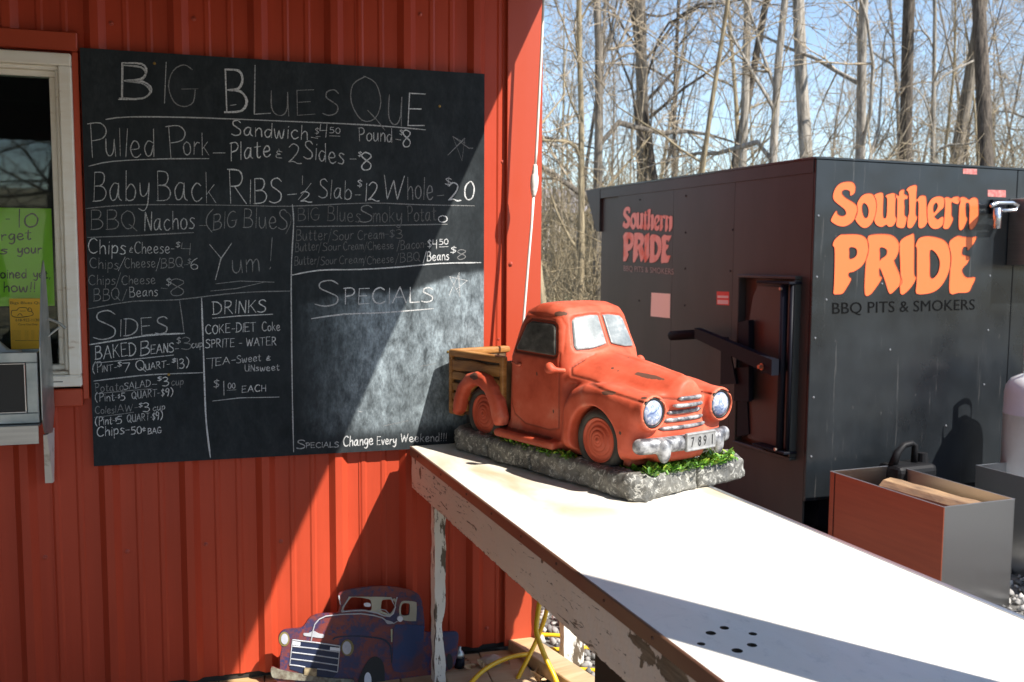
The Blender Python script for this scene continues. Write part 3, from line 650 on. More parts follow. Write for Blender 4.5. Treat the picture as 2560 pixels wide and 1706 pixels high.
for pts in ([(28, 787), (30, 777), (42, 776), (48, 770), (66, 770), (70, 778), (80, 780), (82, 788), (60, 793), (36, 793), (28, 787)], [(50, 778), (64, 778)], [(44, 790), (50, 784), (56, 790)], [(72, 776), (72, 770), (78, 772), (80, 780)], [(34, 792), (48, 794), (70, 791)]):
    ribbon(b, smooth_curve([pp(*q, FY) for q in pts], False, 3), 0.0018, FY - 0.0005, rnd)
for i in range(5):
    for xa, xb in ((30, 52), (62, 72), (78, 86), (96, 104)):
        ribbon(b, [pp(xa, 828 + i * 5, FY), pp(xb, 828 + i * 5, FY)], 0.0011, FY - 0.0005)
ribbon(b, [pp(38, 852, FY), pp(102, 852, FY)], 0.002, FY - 0.0005)
make('truck_drawing', b, M_dark_sheet, fl)
# ================================================================== steel serving shelf under the window
M_galv = varied('galvanised_steel', (0.50, 0.52, 0.50), (0.34, 0.37, 0.35), 14, 0.35, 0.75, bumps=0.15, rough2=0.5)
M_steel = varied('brushed_steel', (0.55, 0.55, 0.53), (0.48, 0.48, 0.47), 6, 0.28, 1.0, stretch=(1, 1, 30))
M_blackglass = base_mat('black_panel', (0.012, 0.014, 0.015), 0.18)[0]
M_white_paint = varied('chipped_white_paint', (0.70, 0.68, 0.60), (0.45, 0.42, 0.34), 25, 0.6, lo=0.55, hi=0.66)
shelf = thing('serving_shelf', 'galvanised steel serving shelf on a bracket arm under the order window', 'shelf', WALL)
SX = -0.083
box('shelf_tray', (-0.92, -0.262, 0.886), (SX - 0.004, -0.03, 0.892), M_steel, shelf)
box('front_lip', (-0.92, -0.266, 0.842), (SX - 0.002, -0.2625, 0.893), M_steel, shelf, bevel=0.001)
# side plate seen nearly edge on: leans up against the window and down towards the wall
v = []
for y, z in ((-0.20, 0.86), (-0.225, 0.90), (-0.225, 1.10), (-0.16, 1.30), (-0.125, 1.335), (-0.105, 1.30), (-0.045, 1.02), (-0.04, 0.90), (-0.085, 0.84)):
    v.append((SX, y, z))
n_ = len(v); v += [(SX + 0.003, y, z) for _, y, z in v]
f = [tuple(range(n_))[::-1], tuple(range(n_, 2 * n_))] + [(i, (i + 1) % n_, n_ + (i + 1) % n_, n_ + i) for i in range(n_)]
pydata('side_plate', v, f, M_galv, shelf)
b = bmesh.new()
tube(b, [(SX + 0.003, -0.10, 1.17), (SX + 0.03, -0.08, 1.155), (SX + 0.045, -0.075, 1.14)], 0.004, 6)
tube(b, [(SX + 0.003, -0.11, 1.12), (SX + 0.032, -0.095, 1.145)], 0.003, 6)
make('wing_latch', b, M_galv, shelf)
# folding arm down to the wall
v = [(SX - 0.008, -0.205, 0.845), (SX + 0.012, -0.205, 0.845), (-0.112, -0.022, 0.700), (-0.088, -0.022, 0.700), (-0.112, -0.022, 0.672), (-0.088, -0.022, 0.672), (SX - 0.006, -0.16, 0.845), (SX + 0.008, -0.16, 0.845)]
b = bmesh.new()
vs = [b.verts.new(p) for p in [(-0.094, -0.15, 0.845), (-0.084, -0.15, 0.845), (-0.084, -0.03, 0.845), (-0.094, -0.03, 0.845), (-0.112, -0.045, 0.684), (-0.091, -0.045, 0.684), (-0.091, -0.022, 0.684), (-0.112, -0.022, 0.684)]]
for q in ((0, 1, 5, 4), (1, 2, 6, 5), (2, 3, 7, 6), (3, 0, 4, 7), (3, 2, 1, 0), (4, 5, 6, 7)): b.faces.new([vs[i] for i in q])
make('bracket_arm', b, M_white_paint, shelf)
b = bmesh.new(); lathe(b, [(0, 0.004), (0.006, 0.003), (0.007, 0)], 8, Matrix.Translation((-0.101, -0.047, 0.702)) @ Matrix.Rotation(math.pi / 2, 4, 'X')); make('bolt', b, base_mat('dark_bolt', (0.03, 0.03, 0.03), 0.4, 0.8)[0], shelf)
cadd = thing('steel_counter_box', 'galvanised box with a black front panel standing on the shelf under the window', 'box', WALL)
b = bmesh.new()
ring(b, -0.62, SX - 0.006, 0.8935, 1.088, 0.028, -0.232, -0.222, 0.002)
make('frame', b, M_galv, cadd)
box('front_panel', (-0.5915, -0.229, 0.9225), (SX - 0.0345, -0.226, 1.0595), M_blackglass, cadd)
b = bmesh.new(); ring(b, -0.5910, SX - 0.0350, 0.923, 1.059, 0.004, -0.2335, -0.2292, 0.001); make('panel_bead', b, base_mat('polished_steel', (0.7, 0.7, 0.7), 0.15, 1)[0], cadd)
b = bmesh.new(); bx(b, (-0.62, -0.2215, 0.8935), (SX - 0.006, -0.05, 0.897)); bx(b, (-0.62, -0.054, 0.897), (SX - 0.006, -0.05, 1.08)); bx(b, (SX - 0.010, -0.2215, 0.897), (SX - 0.006, -0.0545, 1.085)); make('box_body', b, M_galv, cadd)
jug = thing('plastic_bag', 'clear white plastic bag bundle in the steel box by the window', 'bag', WALL)
b = bmesh.new(); bmesh.ops.create_icosphere(b, subdivisions=3, radius=0.06)
for v_ in b.verts:
    c = v_.co; w_ = 1 + 0.18 * math.sin(c.x * 90) * math.sin(c.z * 70 + 1) + 0.1 * math.sin(c.y * 120)
    v_.co = Vector((c.x * 1.2 * w_ - 0.20, c.y * 0.8 * w_ - 0.13, 0.9 + 0.10 + c.z * 1.75 * w_))
make('bag', b, base_mat('clear_plastic', (0.55, 0.6, 0.62), 0.25, 0, 0.6)[0], jug, smooth=True)

# ================================================================== white cord hanging at the corner
M_cord = base_mat('white_cord', (0.78, 0.75, 0.68), 0.45)[0]
cord = thing('white_extension_cord', 'white extension cord with an inline connector hanging in front of the wall corner', 'cord', WALL)
cp = [local(WALL, x_, y_, -0.11) for x_, y_ in ((1361, -40), (1358, 30), (1353, 140), (1347, 260), (1341, 380), (1338, 415))]
cp2 = [local(WALL, x_, y_, -0.11) for x_, y_ in ((1334, 490), (1329, 560), (1322, 640), (1314, 740), (1309, 800), (1300, 900), (1296, 1000))]
b = bmesh.new(); tube(b, [(1.405, -0.115, 2.40)] + cp, 0.0044, 8); make('upper_cord', b, M_cord, cord, smooth=True)
b = bmesh.new(); tube(b, cp2, 0.0044, 8); make('lower_cord', b, M_cord, cord, smooth=True)
ca, cb_ = cp[-1], cp2[0]
b = bmesh.new()
tube(b, [ca.lerp(cb_, t) for t in (-0.04, 0.0, .1, .22, .26, .30, .36, .5, .6, .7, .76, .8, .86, .95, 1.04)],
     [.0055, .007, .0080, .0098, .0092, .0108, .0125, .0135, .0135, .0125, .0110, .0115, .0098, .0078, .0055], 12)
make('connector', b, M_cord, cord, smooth=True)
b = bmesh.new(); tube(b, [(1.405, -0.115, 2.385), (1.405, -0.112, 2.42)], 0.008, 8); make('clip', b, M_galv, cord)

# ================================================================== blue truck cut-out by the wall
def rusty_blue():
    m_, nt, p = base_mat('rusty_blue_paint', (0.02, 0.035, 0.12), 0.45)
    n = noise(nt, 9, 8, 0.72, dist=0.4); n2 = noise(nt, 38, 5, 0.7)
    r = ramp(nt, n.outputs['Fac'], [(0.38, (0.018, 0.030, 0.10)), (0.46, (0.055, 0.030, 0.075)), (0.52, (0.16, 0.035, 0.035)), (0.64, (0.22, 0.042, 0.028))])
    r2 = ramp(nt, n2.outputs['Fac'], [(0.52, (0.0,)), (0.62, (1.0,))])
    nt.links.new(mixc(nt, r2.outputs['Color'], r.outputs['Color'], (0.03, 0.03, 0.10)), p.inputs['Base Color'])
    bump(nt, p, n2.outputs['Fac'], 0.3, 0.002)
    return m_
M_rb = rusty_blue()
M_rb2 = varied('blue_paint_door', (0.012, 0.035, 0.13), (0.10, 0.03, 0.05), 8, 0.45, lo=0.5, hi=0.62)
M_cream = varied('cream_paint', (0.48, 0.47, 0.36), (0.40, 0.39, 0.30), 14, 0.6)
M_silver_p = varied('silver_paint', (0.50, 0.52, 0.56), (0.36, 0.38, 0.42), 40, 0.4)
M_blk = base_mat('black_paint', (0.012, 0.013, 0.016), 0.5)[0]
M_dkblue = base_mat('dark_blue_paint', (0.008, 0.016, 0.05), 0.5)[0]
M_rustbump = varied('corroded_silver', (0.26, 0.26, 0.21), (0.09, 0.07, 0.05), 60, 0.6, bumps=0.4)
M_whitep = base_mat('white_paint', (0.72, 0.74, 0.80), 0.4)[0]
M_gold = base_mat('gold_paint', (0.20, 0.16, 0.05), 0.5)[0]
CUT = WALL @ Matrix.Translation((0.79, -0.125, 0.0)) @ Matrix.Rotation(math.radians(-9), 4, 'X')
cut = thing('truck_cutout', 'blue and rust red cut-out of an old pickup truck leaning on the wall', 'yard sign', CUT)
def cz(X, Y):
    q = local(CUT, 660 + X / 4.706, 1440 + Y / 4.706, 0.0); return (q.x, q.z)
def cl(pts, closed=True, step=3): return smooth_curve([cz(*p) for p in pts], closed, step)
zb = 0.012
OUT = [(85, 1062), (180, 1085), (186, 960), (205, 830), (172, 770), (172, 700), (205, 648), (260, 622), (430, 602), (480, 560), (520, 500), (570, 462), (660, 438), (850, 428), (880, 380), (905, 300), (895, 240), (870, 212), (930, 172),
       (1080, 138), (1240, 118), (1380, 112), (1520, 122), (1640, 142), (1740, 172), (1810, 212), (1848, 290), (1868, 420), (1880, 560), (1884, 650), (2100, 652), (2265, 655), (2272, 780), (2262, 900), (2240, 1010), (2215, 1060), (2180, 1090),
       (2050, 1140), (1940, 1180), (1700, 1205), (1500, 1225), (1440, 1330), (1380, 1420), (1200, 1440), (1080, 1400), (1040, 1270), (800, 1262), (560, 1262), (420, 1330), (250, 1330), (170, 1240), (100, 1180)]
WIN1 = [(925, 388), (1000, 262), (1060, 240), (1220, 262), (1252, 300), (1250, 392), (1150, 384), (1020, 392)]
WIN2 = [(1368, 394), (1376, 292), (1400, 272), (1480, 268), (1530, 300), (1520, 370), (1468, 438), (1420, 420)]
WIN3 = [(1610, 452), (1600, 380), (1620, 318), (1680, 312), (1704, 330), (1702, 420), (1685, 452)]
make_plate = plate
plate('body', [cl(OUT), cl(WIN1), cl(WIN2), cl(WIN3)], 0.014, M_rb, cut)
def relief(name, loops, mat, d0=0.0145, t=0.002, par=None):
    return plate(name, loops, t, mat, par or cut, M=Matrix.Translation((0, -d0, 0)))
INT = [(905, 404), (985, 250), (1010, 236), (1230, 236), (1470, 240), (1500, 262), (1540, 262), (1536, 360), (1480, 462), (1380, 432), (1240, 402), (1100, 392)]
relief('cab_interior', [cl(INT), cl(WIN1), cl(WIN2)], M_cream)
relief('cab_interior', [cl([(1590, 470), (1580, 380), (1605, 300), (1660, 284), (1768, 296), (1785, 330), (1780, 500), (1760, 520), (1640, 512)]), cl(WIN3)], M_cream)
relief('door', [cl([(1520, 600), (1600, 560), (1860, 575), (1868, 640), (1862, 860), (1830, 1020), (1760, 1098), (1520, 1106), (1508, 900)])], M_rb2)
relief('headlight', [cl([(235 + 62 * math.cos(t), 730 + 84 * math.sin(t)) for t in np.linspace(0, 6.28, 13)[:-1]])], M_gold)
relief('headlight', [cl([(975 + 74 * math.cos(t), 832 + 96 * math.sin(t)) for t in np.linspace(0, 6.28, 13)[:-1]])], M_gold)
M_dull = varied('dull_lens_paint', (0.30, 0.32, 0.38), (0.44, 0.46, 0.52), 30, 0.5)
relief('headlight_lens', [cl([(238 + 42 * math.cos(t), 728 + 62 * math.sin(t)) for t in np.linspace(0, 6.28, 13)[:-1]])], M_dull, 0.0168)
relief('headlight_lens', [cl([(966 + 52 * math.cos(t), 832 + 76 * math.sin(t)) for t in np.linspace(0, 6.28, 13)[:-1]])], M_dull, 0.0168)
relief('grille', [[cz(*p) for p in ((326, 728), (888, 808), (862, 1120), (800, 1190), (560, 1170), (300, 1080))]], M_dkblue)
b = bmesh.new()
Mc = None
for (xa, ya, xb_, yb_) in ((330, 738, 888, 812), (330, 812, 880, 882), (326, 884, 872, 960), (314, 960, 862, 1036), (300, 1030, 480, 1058), (620, 1078, 856, 1116)):
    pts = [cz(xa, ya), cz((xa + xb_) / 2, (ya + yb_) / 2 - 4), cz(xb_, yb_)]
    tube(b, [(q[0], -0.0172, q[1]) for q in pts], 0.0021, 6)
for (xa, ya, xb_, yb_) in ((330, 738, 298, 1040), (886, 812, 858, 1116)):
    tube(b, [(cz(xa, ya)[0], -0.0172, cz(xa, ya)[1]), (cz(xb_, yb_)[0], -0.0172, cz(xb_, yb_)[1])], 0.0014, 6)
make('grille_bars', b, M_silver_p, cut)
for q in (((335, 752), (424, 766), (420, 806), (332, 796)), ((772, 820), (888, 834), (886, 870), (768, 858))):
    relief('marker_lamp', [[cz(*p) for p in q]], M_whitep, 0.0168)
relief('hood_badge', [cl([(464, 660), (520, 660), (580, 636), (640, 664), (700, 680), (692, 714), (640, 716), (560, 704), (470, 690)])], M_silver_p)
b = bmesh.new()
for pts, r_ in (([(548, 750), (560, 700), (568, 640), (590, 560), (640, 500), (720, 462), (900, 440), (1130, 432), (1280, 452), (1380, 480), (1450, 530)], 0.0020),
                ([(905, 410), (1050, 396), (1180, 396), (1320, 424), (1400, 456), (1470, 464), (1510, 430), (1535, 350)], 0.0024), ([(872, 222), (892, 326)], 0.0024), ([(1478, 240), (1530, 350), (1556, 240)], 0.0020),
                ([(905, 404), (960, 300), (990, 245)], 0.0014), ([(1510, 550), (1560, 520)], 0.0012), ([(1330, 400), (1370, 382), (1420, 392), (1465, 438)], 0.0014)):
    tube(b, [(q[0], -0.0172, q[1]) for q in [cz(*p) for p in pts]], r_, 6)
make('silver_trim', b, M_silver_p, cut)
relief('hood_ornament', [cl([(1420, 508), (1500, 530), (1508, 548), (1440, 552)])], M_silver_p)
def disc(name, cx, cy, rx, ry, mat, d0=0.0145, t=0.003): return relief(name, [cl([(cx + rx * math.cos(a_), cy + ry * math.sin(a_)) for a_ in np.linspace(0, 6.28, 13)[:-1]])], mat, d0, t)
disc('mirror', 1588, 490, 32, 34, M_whitep, t=0.008)
relief('rear_view_mirror', [cl([(1164, 318), (1190, 304), (1235, 308), (1248, 330), (1235, 350), (1180, 346)])], M_whitep, 0.0168)
relief('tyre', [cl([(1080, 1400), (1100, 1230), (1160, 1080), (1220, 980), (1290, 936), (1360, 960), (1402, 1040), (1412, 1200), (1400, 1380), (1250, 1420)])], M_blk)
disc('hubcap', 1212, 1210, 42, 92, M_whitep, 0.0168)
relief('rear_tyre', [cl([(2148, 1080), (2142, 940), (2165, 900), (2195, 930), (2208, 1000), (2196, 1070)])], M_blk)
relief('fender_edge', [cl([(800, 730), (860, 700), (1100, 690), (1360, 716), (1450, 760), (1490, 830), (1500, 1000), (1486, 1000), (1474, 850), (1436, 780), (1350, 734), (1100, 706), (870, 714), (810, 742)])], M_dkblue, t=0.001)
relief('bumper', [cl([(85, 1055), (200, 1090), (450, 1138), (750, 1180), (1030, 1196), (1042, 1216), (1030, 1240), (760, 1236), (420, 1210), (160, 1186), (90, 1160)])], M_rustbump, t=0.008)
relief('licence_plate', [[cz(*p) for p in ((470, 1055), (616, 1070), (612, 1160), (462, 1142))]], varied('tan_plate', (0.36, 0.30, 0.18), (0.16, 0.12, 0.07), 70, 0.6), 0.0228)
relief('door_trim', [[cz(*p) for p in ((1482, 615), (1502, 615), (1500, 765), (1486, 765))]], base_mat('pale_yellow', (0.45, 0.45, 0.30), 0.5)[0])

# ================================================================== table
def peeling():
    m_, nt, p = base_mat('peeling_cream_paint', (0.66, 0.57, 0.48), 0.6)
    tc = node(nt, 'ShaderNodeTexCoord')
    n = noise(nt, 3.2, 3, 0.5, vec=tc.outputs['Object']); r = ramp(nt, n.outputs['Fac'], [(0.3, (0.70, 0.57, 0.46)), (0.7, (0.80, 0.68, 0.57))])
    # short dark cracks along the grain
    n1 = noise(nt, 30, 6, 0.72, vec=tc.outputs['Object'], stretch=(0.55, 1.6, 3.2), dist=0.6)
    n0 = noise(nt, 1.7, 2, 0.5, vec=tc.outputs['Object'])
    add = node(nt, 'ShaderNodeMath', operation='MULTIPLY_ADD'); nt.links.new(n0.outputs['Fac'], add.inputs[0]); add.inputs[1].default_value = 0.35; nt.links.new(n1.outputs['Fac'], add.inputs[2])
    r1 = ramp(nt, add.outputs[0], [(0.775, (0.0,)), (0.79, (1.0,))])
    # bare patches: attribute painted on the mesh where the paint has come off
    at = node(nt, 'ShaderNodeAttribute', attribute_name='bare')
    nb_ = noise(nt, 38, 6, 0.7, vec=tc.outputs['Object'])
    a2 = node(nt, 'ShaderNodeMath', operation='MULTIPLY_ADD'); nt.links.new(nb_.outputs['Fac'], a2.inputs[0]); a2.inputs[1].default_value = 0.65; nt.links.new(at.outputs['Fac'], a2.inputs[2])
    r2 = ramp(nt, a2.outputs[0], [(0.50, (0.0,)), (0.515, (1.0,))])
    nw = noise(nt, 40, 5, 0.7, vec=tc.outputs['Object'], stretch=(0.3, 1, 3)); rw = ramp(nt, nw.outputs['Fac'], [(0.35, (0.10, 0.07, 0.045)), (0.65, (0.24, 0.185, 0.125))])
    mxx = node(nt, 'ShaderNodeMath', operation='MAXIMUM'); nt.links.new(r1.outputs[0], mxx.inputs[0]); nt.links.new(r2.outputs[0], mxx.inputs[1])
    nt.links.new(mixc(nt, mxx.outputs[0], r.outputs['Color'], rw.outputs['Color']), p.inputs['Base Color'])
    inv = node(nt, 'ShaderNodeMath', operation='SUBTRACT'); inv.inputs[0].default_value = 1.0; nt.links.new(mxx.outputs[0], inv.inputs[1])
    bump(nt, p, inv.outputs[0], 0.7, 0.0015)
    return m_
M_peel = peeling()
def tabletop():
    m_, nt, p = base_mat('white_laminate', (0.80, 0.79, 0.77), 0.32, 0, 0.4)
    tc = node(nt, 'ShaderNodeTexCoord')
    n = noise(nt, 2.6, 4, 0.6, vec=tc.outputs['Object'], stretch=(0.8, 1.5, 1), dist=0.5)
    sep = node(nt, 'ShaderNodeSeparateXYZ'); nt.links.new(tc.outputs['Object'], sep.inputs[0])
    # the tan stain crosses the middle of the table, away from both ends
    g = ramp(nt, sep.outputs['X'], [(0.15, (0.45,)), (0.55, (1.0,)), (0.85, (0.9,)), (1.0, (0.15,))])
    r = ramp(nt, n.outputs['Fac'], [(0.40, (0.0,)), (0.58, (1.0,))])
    mu = node(nt, 'ShaderNodeMath', operation='MULTIPLY'); nt.links.new(g.outputs[0], mu.inputs[0]); nt.links.new(r.outputs[0], mu.inputs[1])
    c = mixc(nt, mu.outputs[0], (0.80, 0.77, 0.70), (0.50, 0.39, 0.22))
    n2 = noise(nt, 26, 6, 0.75, vec=tc.outputs['Object'], stretch=(1, 1.6, 1)); r2 = ramp(nt, n2.outputs['Fac'], [(0.56, (0.0,)), (0.74, (0.55,))])
    c = mixc(nt, r2.outputs['Color'], c, (0.46, 0.45, 0.42))
    n5 = noise(nt, 5, 5, 0.75, vec=tc.outputs['Object'], dist=1.0); r5 = ramp(nt, n5.outputs['Fac'], [(0.62, (0.0,)), (0.72, (0.35,))])
    c = mixc(nt, r5.outputs['Color'], c, (0.50, 0.47, 0.42))
    n6 = noise(nt, 90, 3, 0.6, vec=tc.outputs['Object'], stretch=(0.15, 2.5, 1)); r6 = ramp(nt, n6.outputs['Fac'], [(0.68, (0.0,)), (0.74, (0.3,))])
    c = mixc(nt, r6.outputs['Color'], c, (0.4, 0.4, 0.4))
    nt.links.new(c, p.inputs['Base Color'])
    rr = ramp(nt, n2.outputs['Fac'], [(0.3, (0.28,)), (0.7, (0.5,))]); nt.links.new(rr.outputs['Color'], p.inputs['Roughness'])
    return m_
M_top = tabletop()
M_strip = varied('brown_edge_strip', (0.16, 0.07, 0.045), (0.22, 0.12, 0.07), 3, 0.42, bumps=0.2)
M_alu = base_mat('aluminium_edge', (0.62, 0.64, 0.68), 0.3, 0.9)[0]
TL_, TW = 2.06, 0.622
tab = thing('table', 'long white topped table with peeling cream apron and legs running out from the red wall', 'table', TABLE)
holes_px = [(1777, 1583, 0.011), (1811, 1570, 0.010), (1753, 1610, 0.0085), (1843, 1627, 0.0115), (1880, 1613, 0.0105), (1882, 1585, 0.009)]
hl = []
for hx, hy, hr in holes_px:
    q = TABLE.inverted() @ at_z(hx, hy, TH); hl.append([(q.x + hr * .78 * math.cos(t), q.y + hr * .78 * math.sin(t)) for t in np.linspace(0, 2 * math.pi, 15)[:-1]])
cu = bpy.data.curves.new('t', 'CURVE'); cu.dimensions = '2D'; cu.fill_mode = 'BOTH'; cu.extrude = 0.008
for lp in [[(0, 0), (TL_, 0), (TL_, TW), (0, TW)]] + hl:
    s = cu.splines.new('POLY'); s.points.add(len(lp) - 1)
    for p_, q_ in zip(s.points, lp): p_.co = (q_[0], q_[1], 0, 1)
    s.use_cyclic_u = True
t_ = link(bpy.data.objects.new('tmp', cu)); me = bpy.data.meshes.new_from_object(t_.evaluated_get(bpy.context.evaluated_depsgraph_get()))
bpy.data.objects.remove(t_); me.materials.clear(); me.transform(Matrix.Translation((0, 0, TH - 0.008)))
top_o = make('tabletop', me, M_top, tab)
me.materials.append(base_mat('chipboard_core', (0.05, 0.035, 0.022), 0.9)[0])
for po_ in me.polygons:
    if abs(po_.normal.z) < 0.5: po_.material_index = 1
box('hole_shade_sheet', (0.002, 0.001, TH - 0.0245), (TL_ - 0.002, TW - 0.001, TH - 0.025), base_mat('dark_hole_shade', (0.03, 0.022, 0.016), 0.9)[0], tab)  # dark sheet added below the holes, shade put into its colour
# brown strip along the near edge, aluminium strip along the far edge
b = bmesh.new(); bx(b, (0.0, -0.0065, TH - 0.030), (TL_, -0.0008, TH + 0.0015), 0.002); make('edge_strip', b, M_strip, tab)
b = bmesh.new(); bx(b, (0.0, TW + 0.0005, TH - 0.025), (TL_, TW + 0.003, TH + 0.002), 0.001); bx(b, (0.0, TW - 0.010, TH + 0.0004), (TL_, TW + 0.0004, TH + 0.0018)); make('metal_edge', b, M_alu, tab)
b = bmesh.new()
for x_ in (0.10, 0.36, 0.60, 0.80, 1.0, 1.2, 1.42, 1.6, 1.78):
    lathe(b, [(0, 0.0022), (0.0026, 0.0018), (0.0034, 0)], 8, Matrix.Translation((x_, -0.0065, TH - 0.013)) @ Matrix.Rotation(math.pi / 2, 4, 'X'))
make('strip_screws', b, base_mat('rusty_screw', (0.12, 0.06, 0.04), 0.5, 0.4)[0], tab)
def apron(name, x0, x1, y0, y1, z0, z1, patches):
    b = bmesh.new()
    nx_, nz_ = max(2, int((x1 - x0) / 0.012)), max(2, int((z1 - z0) / 0.010)); rn = random.Random(3)
    g_ = [[b.verts.new((x0 + (x1 - x0) * i / nx_, y0 + (0.0006 * math.sin(i * 1.3 + j) if j not in (0, nz_) else 0.001), z0 + (z1 - z0) * j / nz_ + (rn.uniform(-0.0016, 0.0012) if j == 0 else 0))) for j in range(nz_ + 1)] for i in range(nx_ + 1)]
    for i in range(nx_):
        for j in range(nz_): b.faces.new((g_[i][j], g_[i + 1][j], g_[i + 1][j + 1], g_[i][j + 1]))
    bx(b, (x0, y0 + 0.0012, z0 + 0.001), (x1, y1, z1))
    o = make(name, b, M_peel, tab)
    co = np.empty(len(o.data.vertices) * 3); o.data.vertices.foreach_get('co', co); co = co.reshape(-1, 3)
    at = np.full(len(co), -0.02)
    for cx_, cz_, rx_, rz_, st in patches:
        d = np.sqrt(((co[:, 0] - cx_) / rx_) ** 2 + ((co[:, 2] - cz_) / rz_) ** 2)
        at = np.maximum(at, 0.52 * st * np.clip(1.35 - d, 0, 1))
    at = np.maximum(at, 0.17 * np.clip(1 - np.abs(co[:, 2] - z0) / 0.010, 0, 1)); at = np.maximum(at, 0.14 * np.clip(1 - np.abs(co[:, 2] - z1) / 0.012, 0, 1))
    a = o.data.attributes.new('bare', 'FLOAT', 'POINT'); a.data.foreach_set('value', at.astype(np.float32)); return o
patches = []
for X_, Y_, rx_, rz_, st in ((1600, 1610, .05, .012, .75), (1625, 1640, .03, .018, .8), (1670, 1672, .03, .025, .85), (1690, 1690, .05, .022, .8), (1603, 1655, .008, .012, .8), (1226, 1385, .004, .02, .7), (1226, 1345, .003, .015, .6), (1494, 1535, .004, .02, .7),
                          (1355, 1400, .012, .006, .6), (1050, 1180, .014, .03, .6), (1038, 1150, .012, .02, .6), (1575, 1570, .03, .006, .6), (1465, 1475, .02, .005, .5), (1100, 1170, .03, .006, .5), (1190, 1230, .02, .005, .5), (1520, 1570, .006, .006, .5)):
    q = local(TABLE, X_, Y_, 0.0); patches.append((q.x, q.z, rx_, rz_, st))
apron('front_apron', 0.0, TL_, 0.0, 0.036, TH - 0.135, TH - 0.025, patches)
apron('rear_apron', 0.0, TL_, TW - 0.038, TW - 0.002, TH - 0.115, TH - 0.025, [])
box('end_apron', (0.0, 0.0365, TH - 0.13), (0.036, TW - 0.0385, TH - 0.025), M_peel, tab)
for x_ in (0.6, 1.2, 1.75): box('cross_rail', (x_, 0.0365, TH - 0.10), (x_ + 0.036, TW - 0.0385, TH - 0.025), M_peel, tab)
box('end_apron', (TL_ - 0.036, 0.0365, TH - 0.13), (TL_, TW - 0.0385, TH - 0.025), M_peel, tab)
def leg_mat():
    m_, nt, p = base_mat('peeling_leg_paint', (0.6, 0.57, 0.5), 0.6)
    tc = node(nt, 'ShaderNodeTexCoord')
    n = noise(nt, 16, 6, 0.7, vec=tc.outputs['Object'], stretch=(1.6, 1.6, 0.35)); r = ramp(nt, n.outputs['Fac'], [(0.55, (0.76, 0.72, 0.64)), (0.575, (0.12, 0.09, 0.06))])
    nt.links.new(r.outputs['Color'], p.inputs['Base Color']); bump(nt, p, n.outputs['Fac'], 0.5, 0.003)
    return m_
M_leg = leg_mat()
def rough_leg(x0, y0, zt_, zb=0.0, w=0.04, d=0.075, notch=True):
    zt = min(zt_, TH - 0.025); b = bmesh.new(); n_ = 26; rn = random.Random(int(x0 * 100 + y0 * 10))
    rings = []
    for i in range(n_ + 1):
        z = zb + (zt - zb) * i / n_
        j = lambda: rn.uniform(-0.0018, 0.0018)
        cut_ = 0.012 * max(0, 1 - abs(z - 0.17) / 0.08) if notch else 0
        rings.append([b.verts.new((x0 + j(), y0 + j(), z)), b.verts.new((x0 + w + j(), y0 + j() + cut_ * .5, z)), b.verts.new((x0 + w + j() - cut_, y0 + d + j() - cut_, z)), b.verts.new((x0 + j(), y0 + d + j(), z))])
    for a_, c_ in zip(rings, rings[1:]):
        for k_ in range(4): b.faces.new((a_[k_], a_[(k_ + 1) % 4], c_[(k_ + 1) % 4], c_[k_]))
    b.faces.new(rings[0][::-1]); b.faces.new(rings[-1])
    return make('leg', b, M_leg, tab)
rough_leg(0.100, 0.037, TH - 0.025, 0.0, w=0.040, d=0.036)
rough_leg(0.05, TW - 0.115, TH - 0.017, -0.05, notch=False)
rough_leg(TL_ - 0.12, 0.037, TH - 0.017, -0.05); rough_leg(TL_ - 0.12, TW - 0.115, TH - 0.017, -0.05, notch=False)
tote = thing('black_tote', 'black plastic tote standing under the table behind the peeling apron', 'bin', TABLE)
M_tote = base_mat('black_plastic', (0.02, 0.017, 0.015), 0.5)[0]
tp_ = local(TABLE, 1482, 1690, 0.22); tx = tp_.x; tz = local(TABLE, 1482, 1605, 0.22).z
b = bmesh.new(); bx(b, (tx, 0.22, -0.05), (tx + 0.40, 0.50, tz), 0.012, 2); make('tub', b, M_tote, tote)
b = bmesh.new(); bx(b, (tx - 0.012, 0.208, tz + .0005), (tx + 0.412, 0.512, tz + 0.03), 0.01, 2); make('lid', b, M_tote, tote)
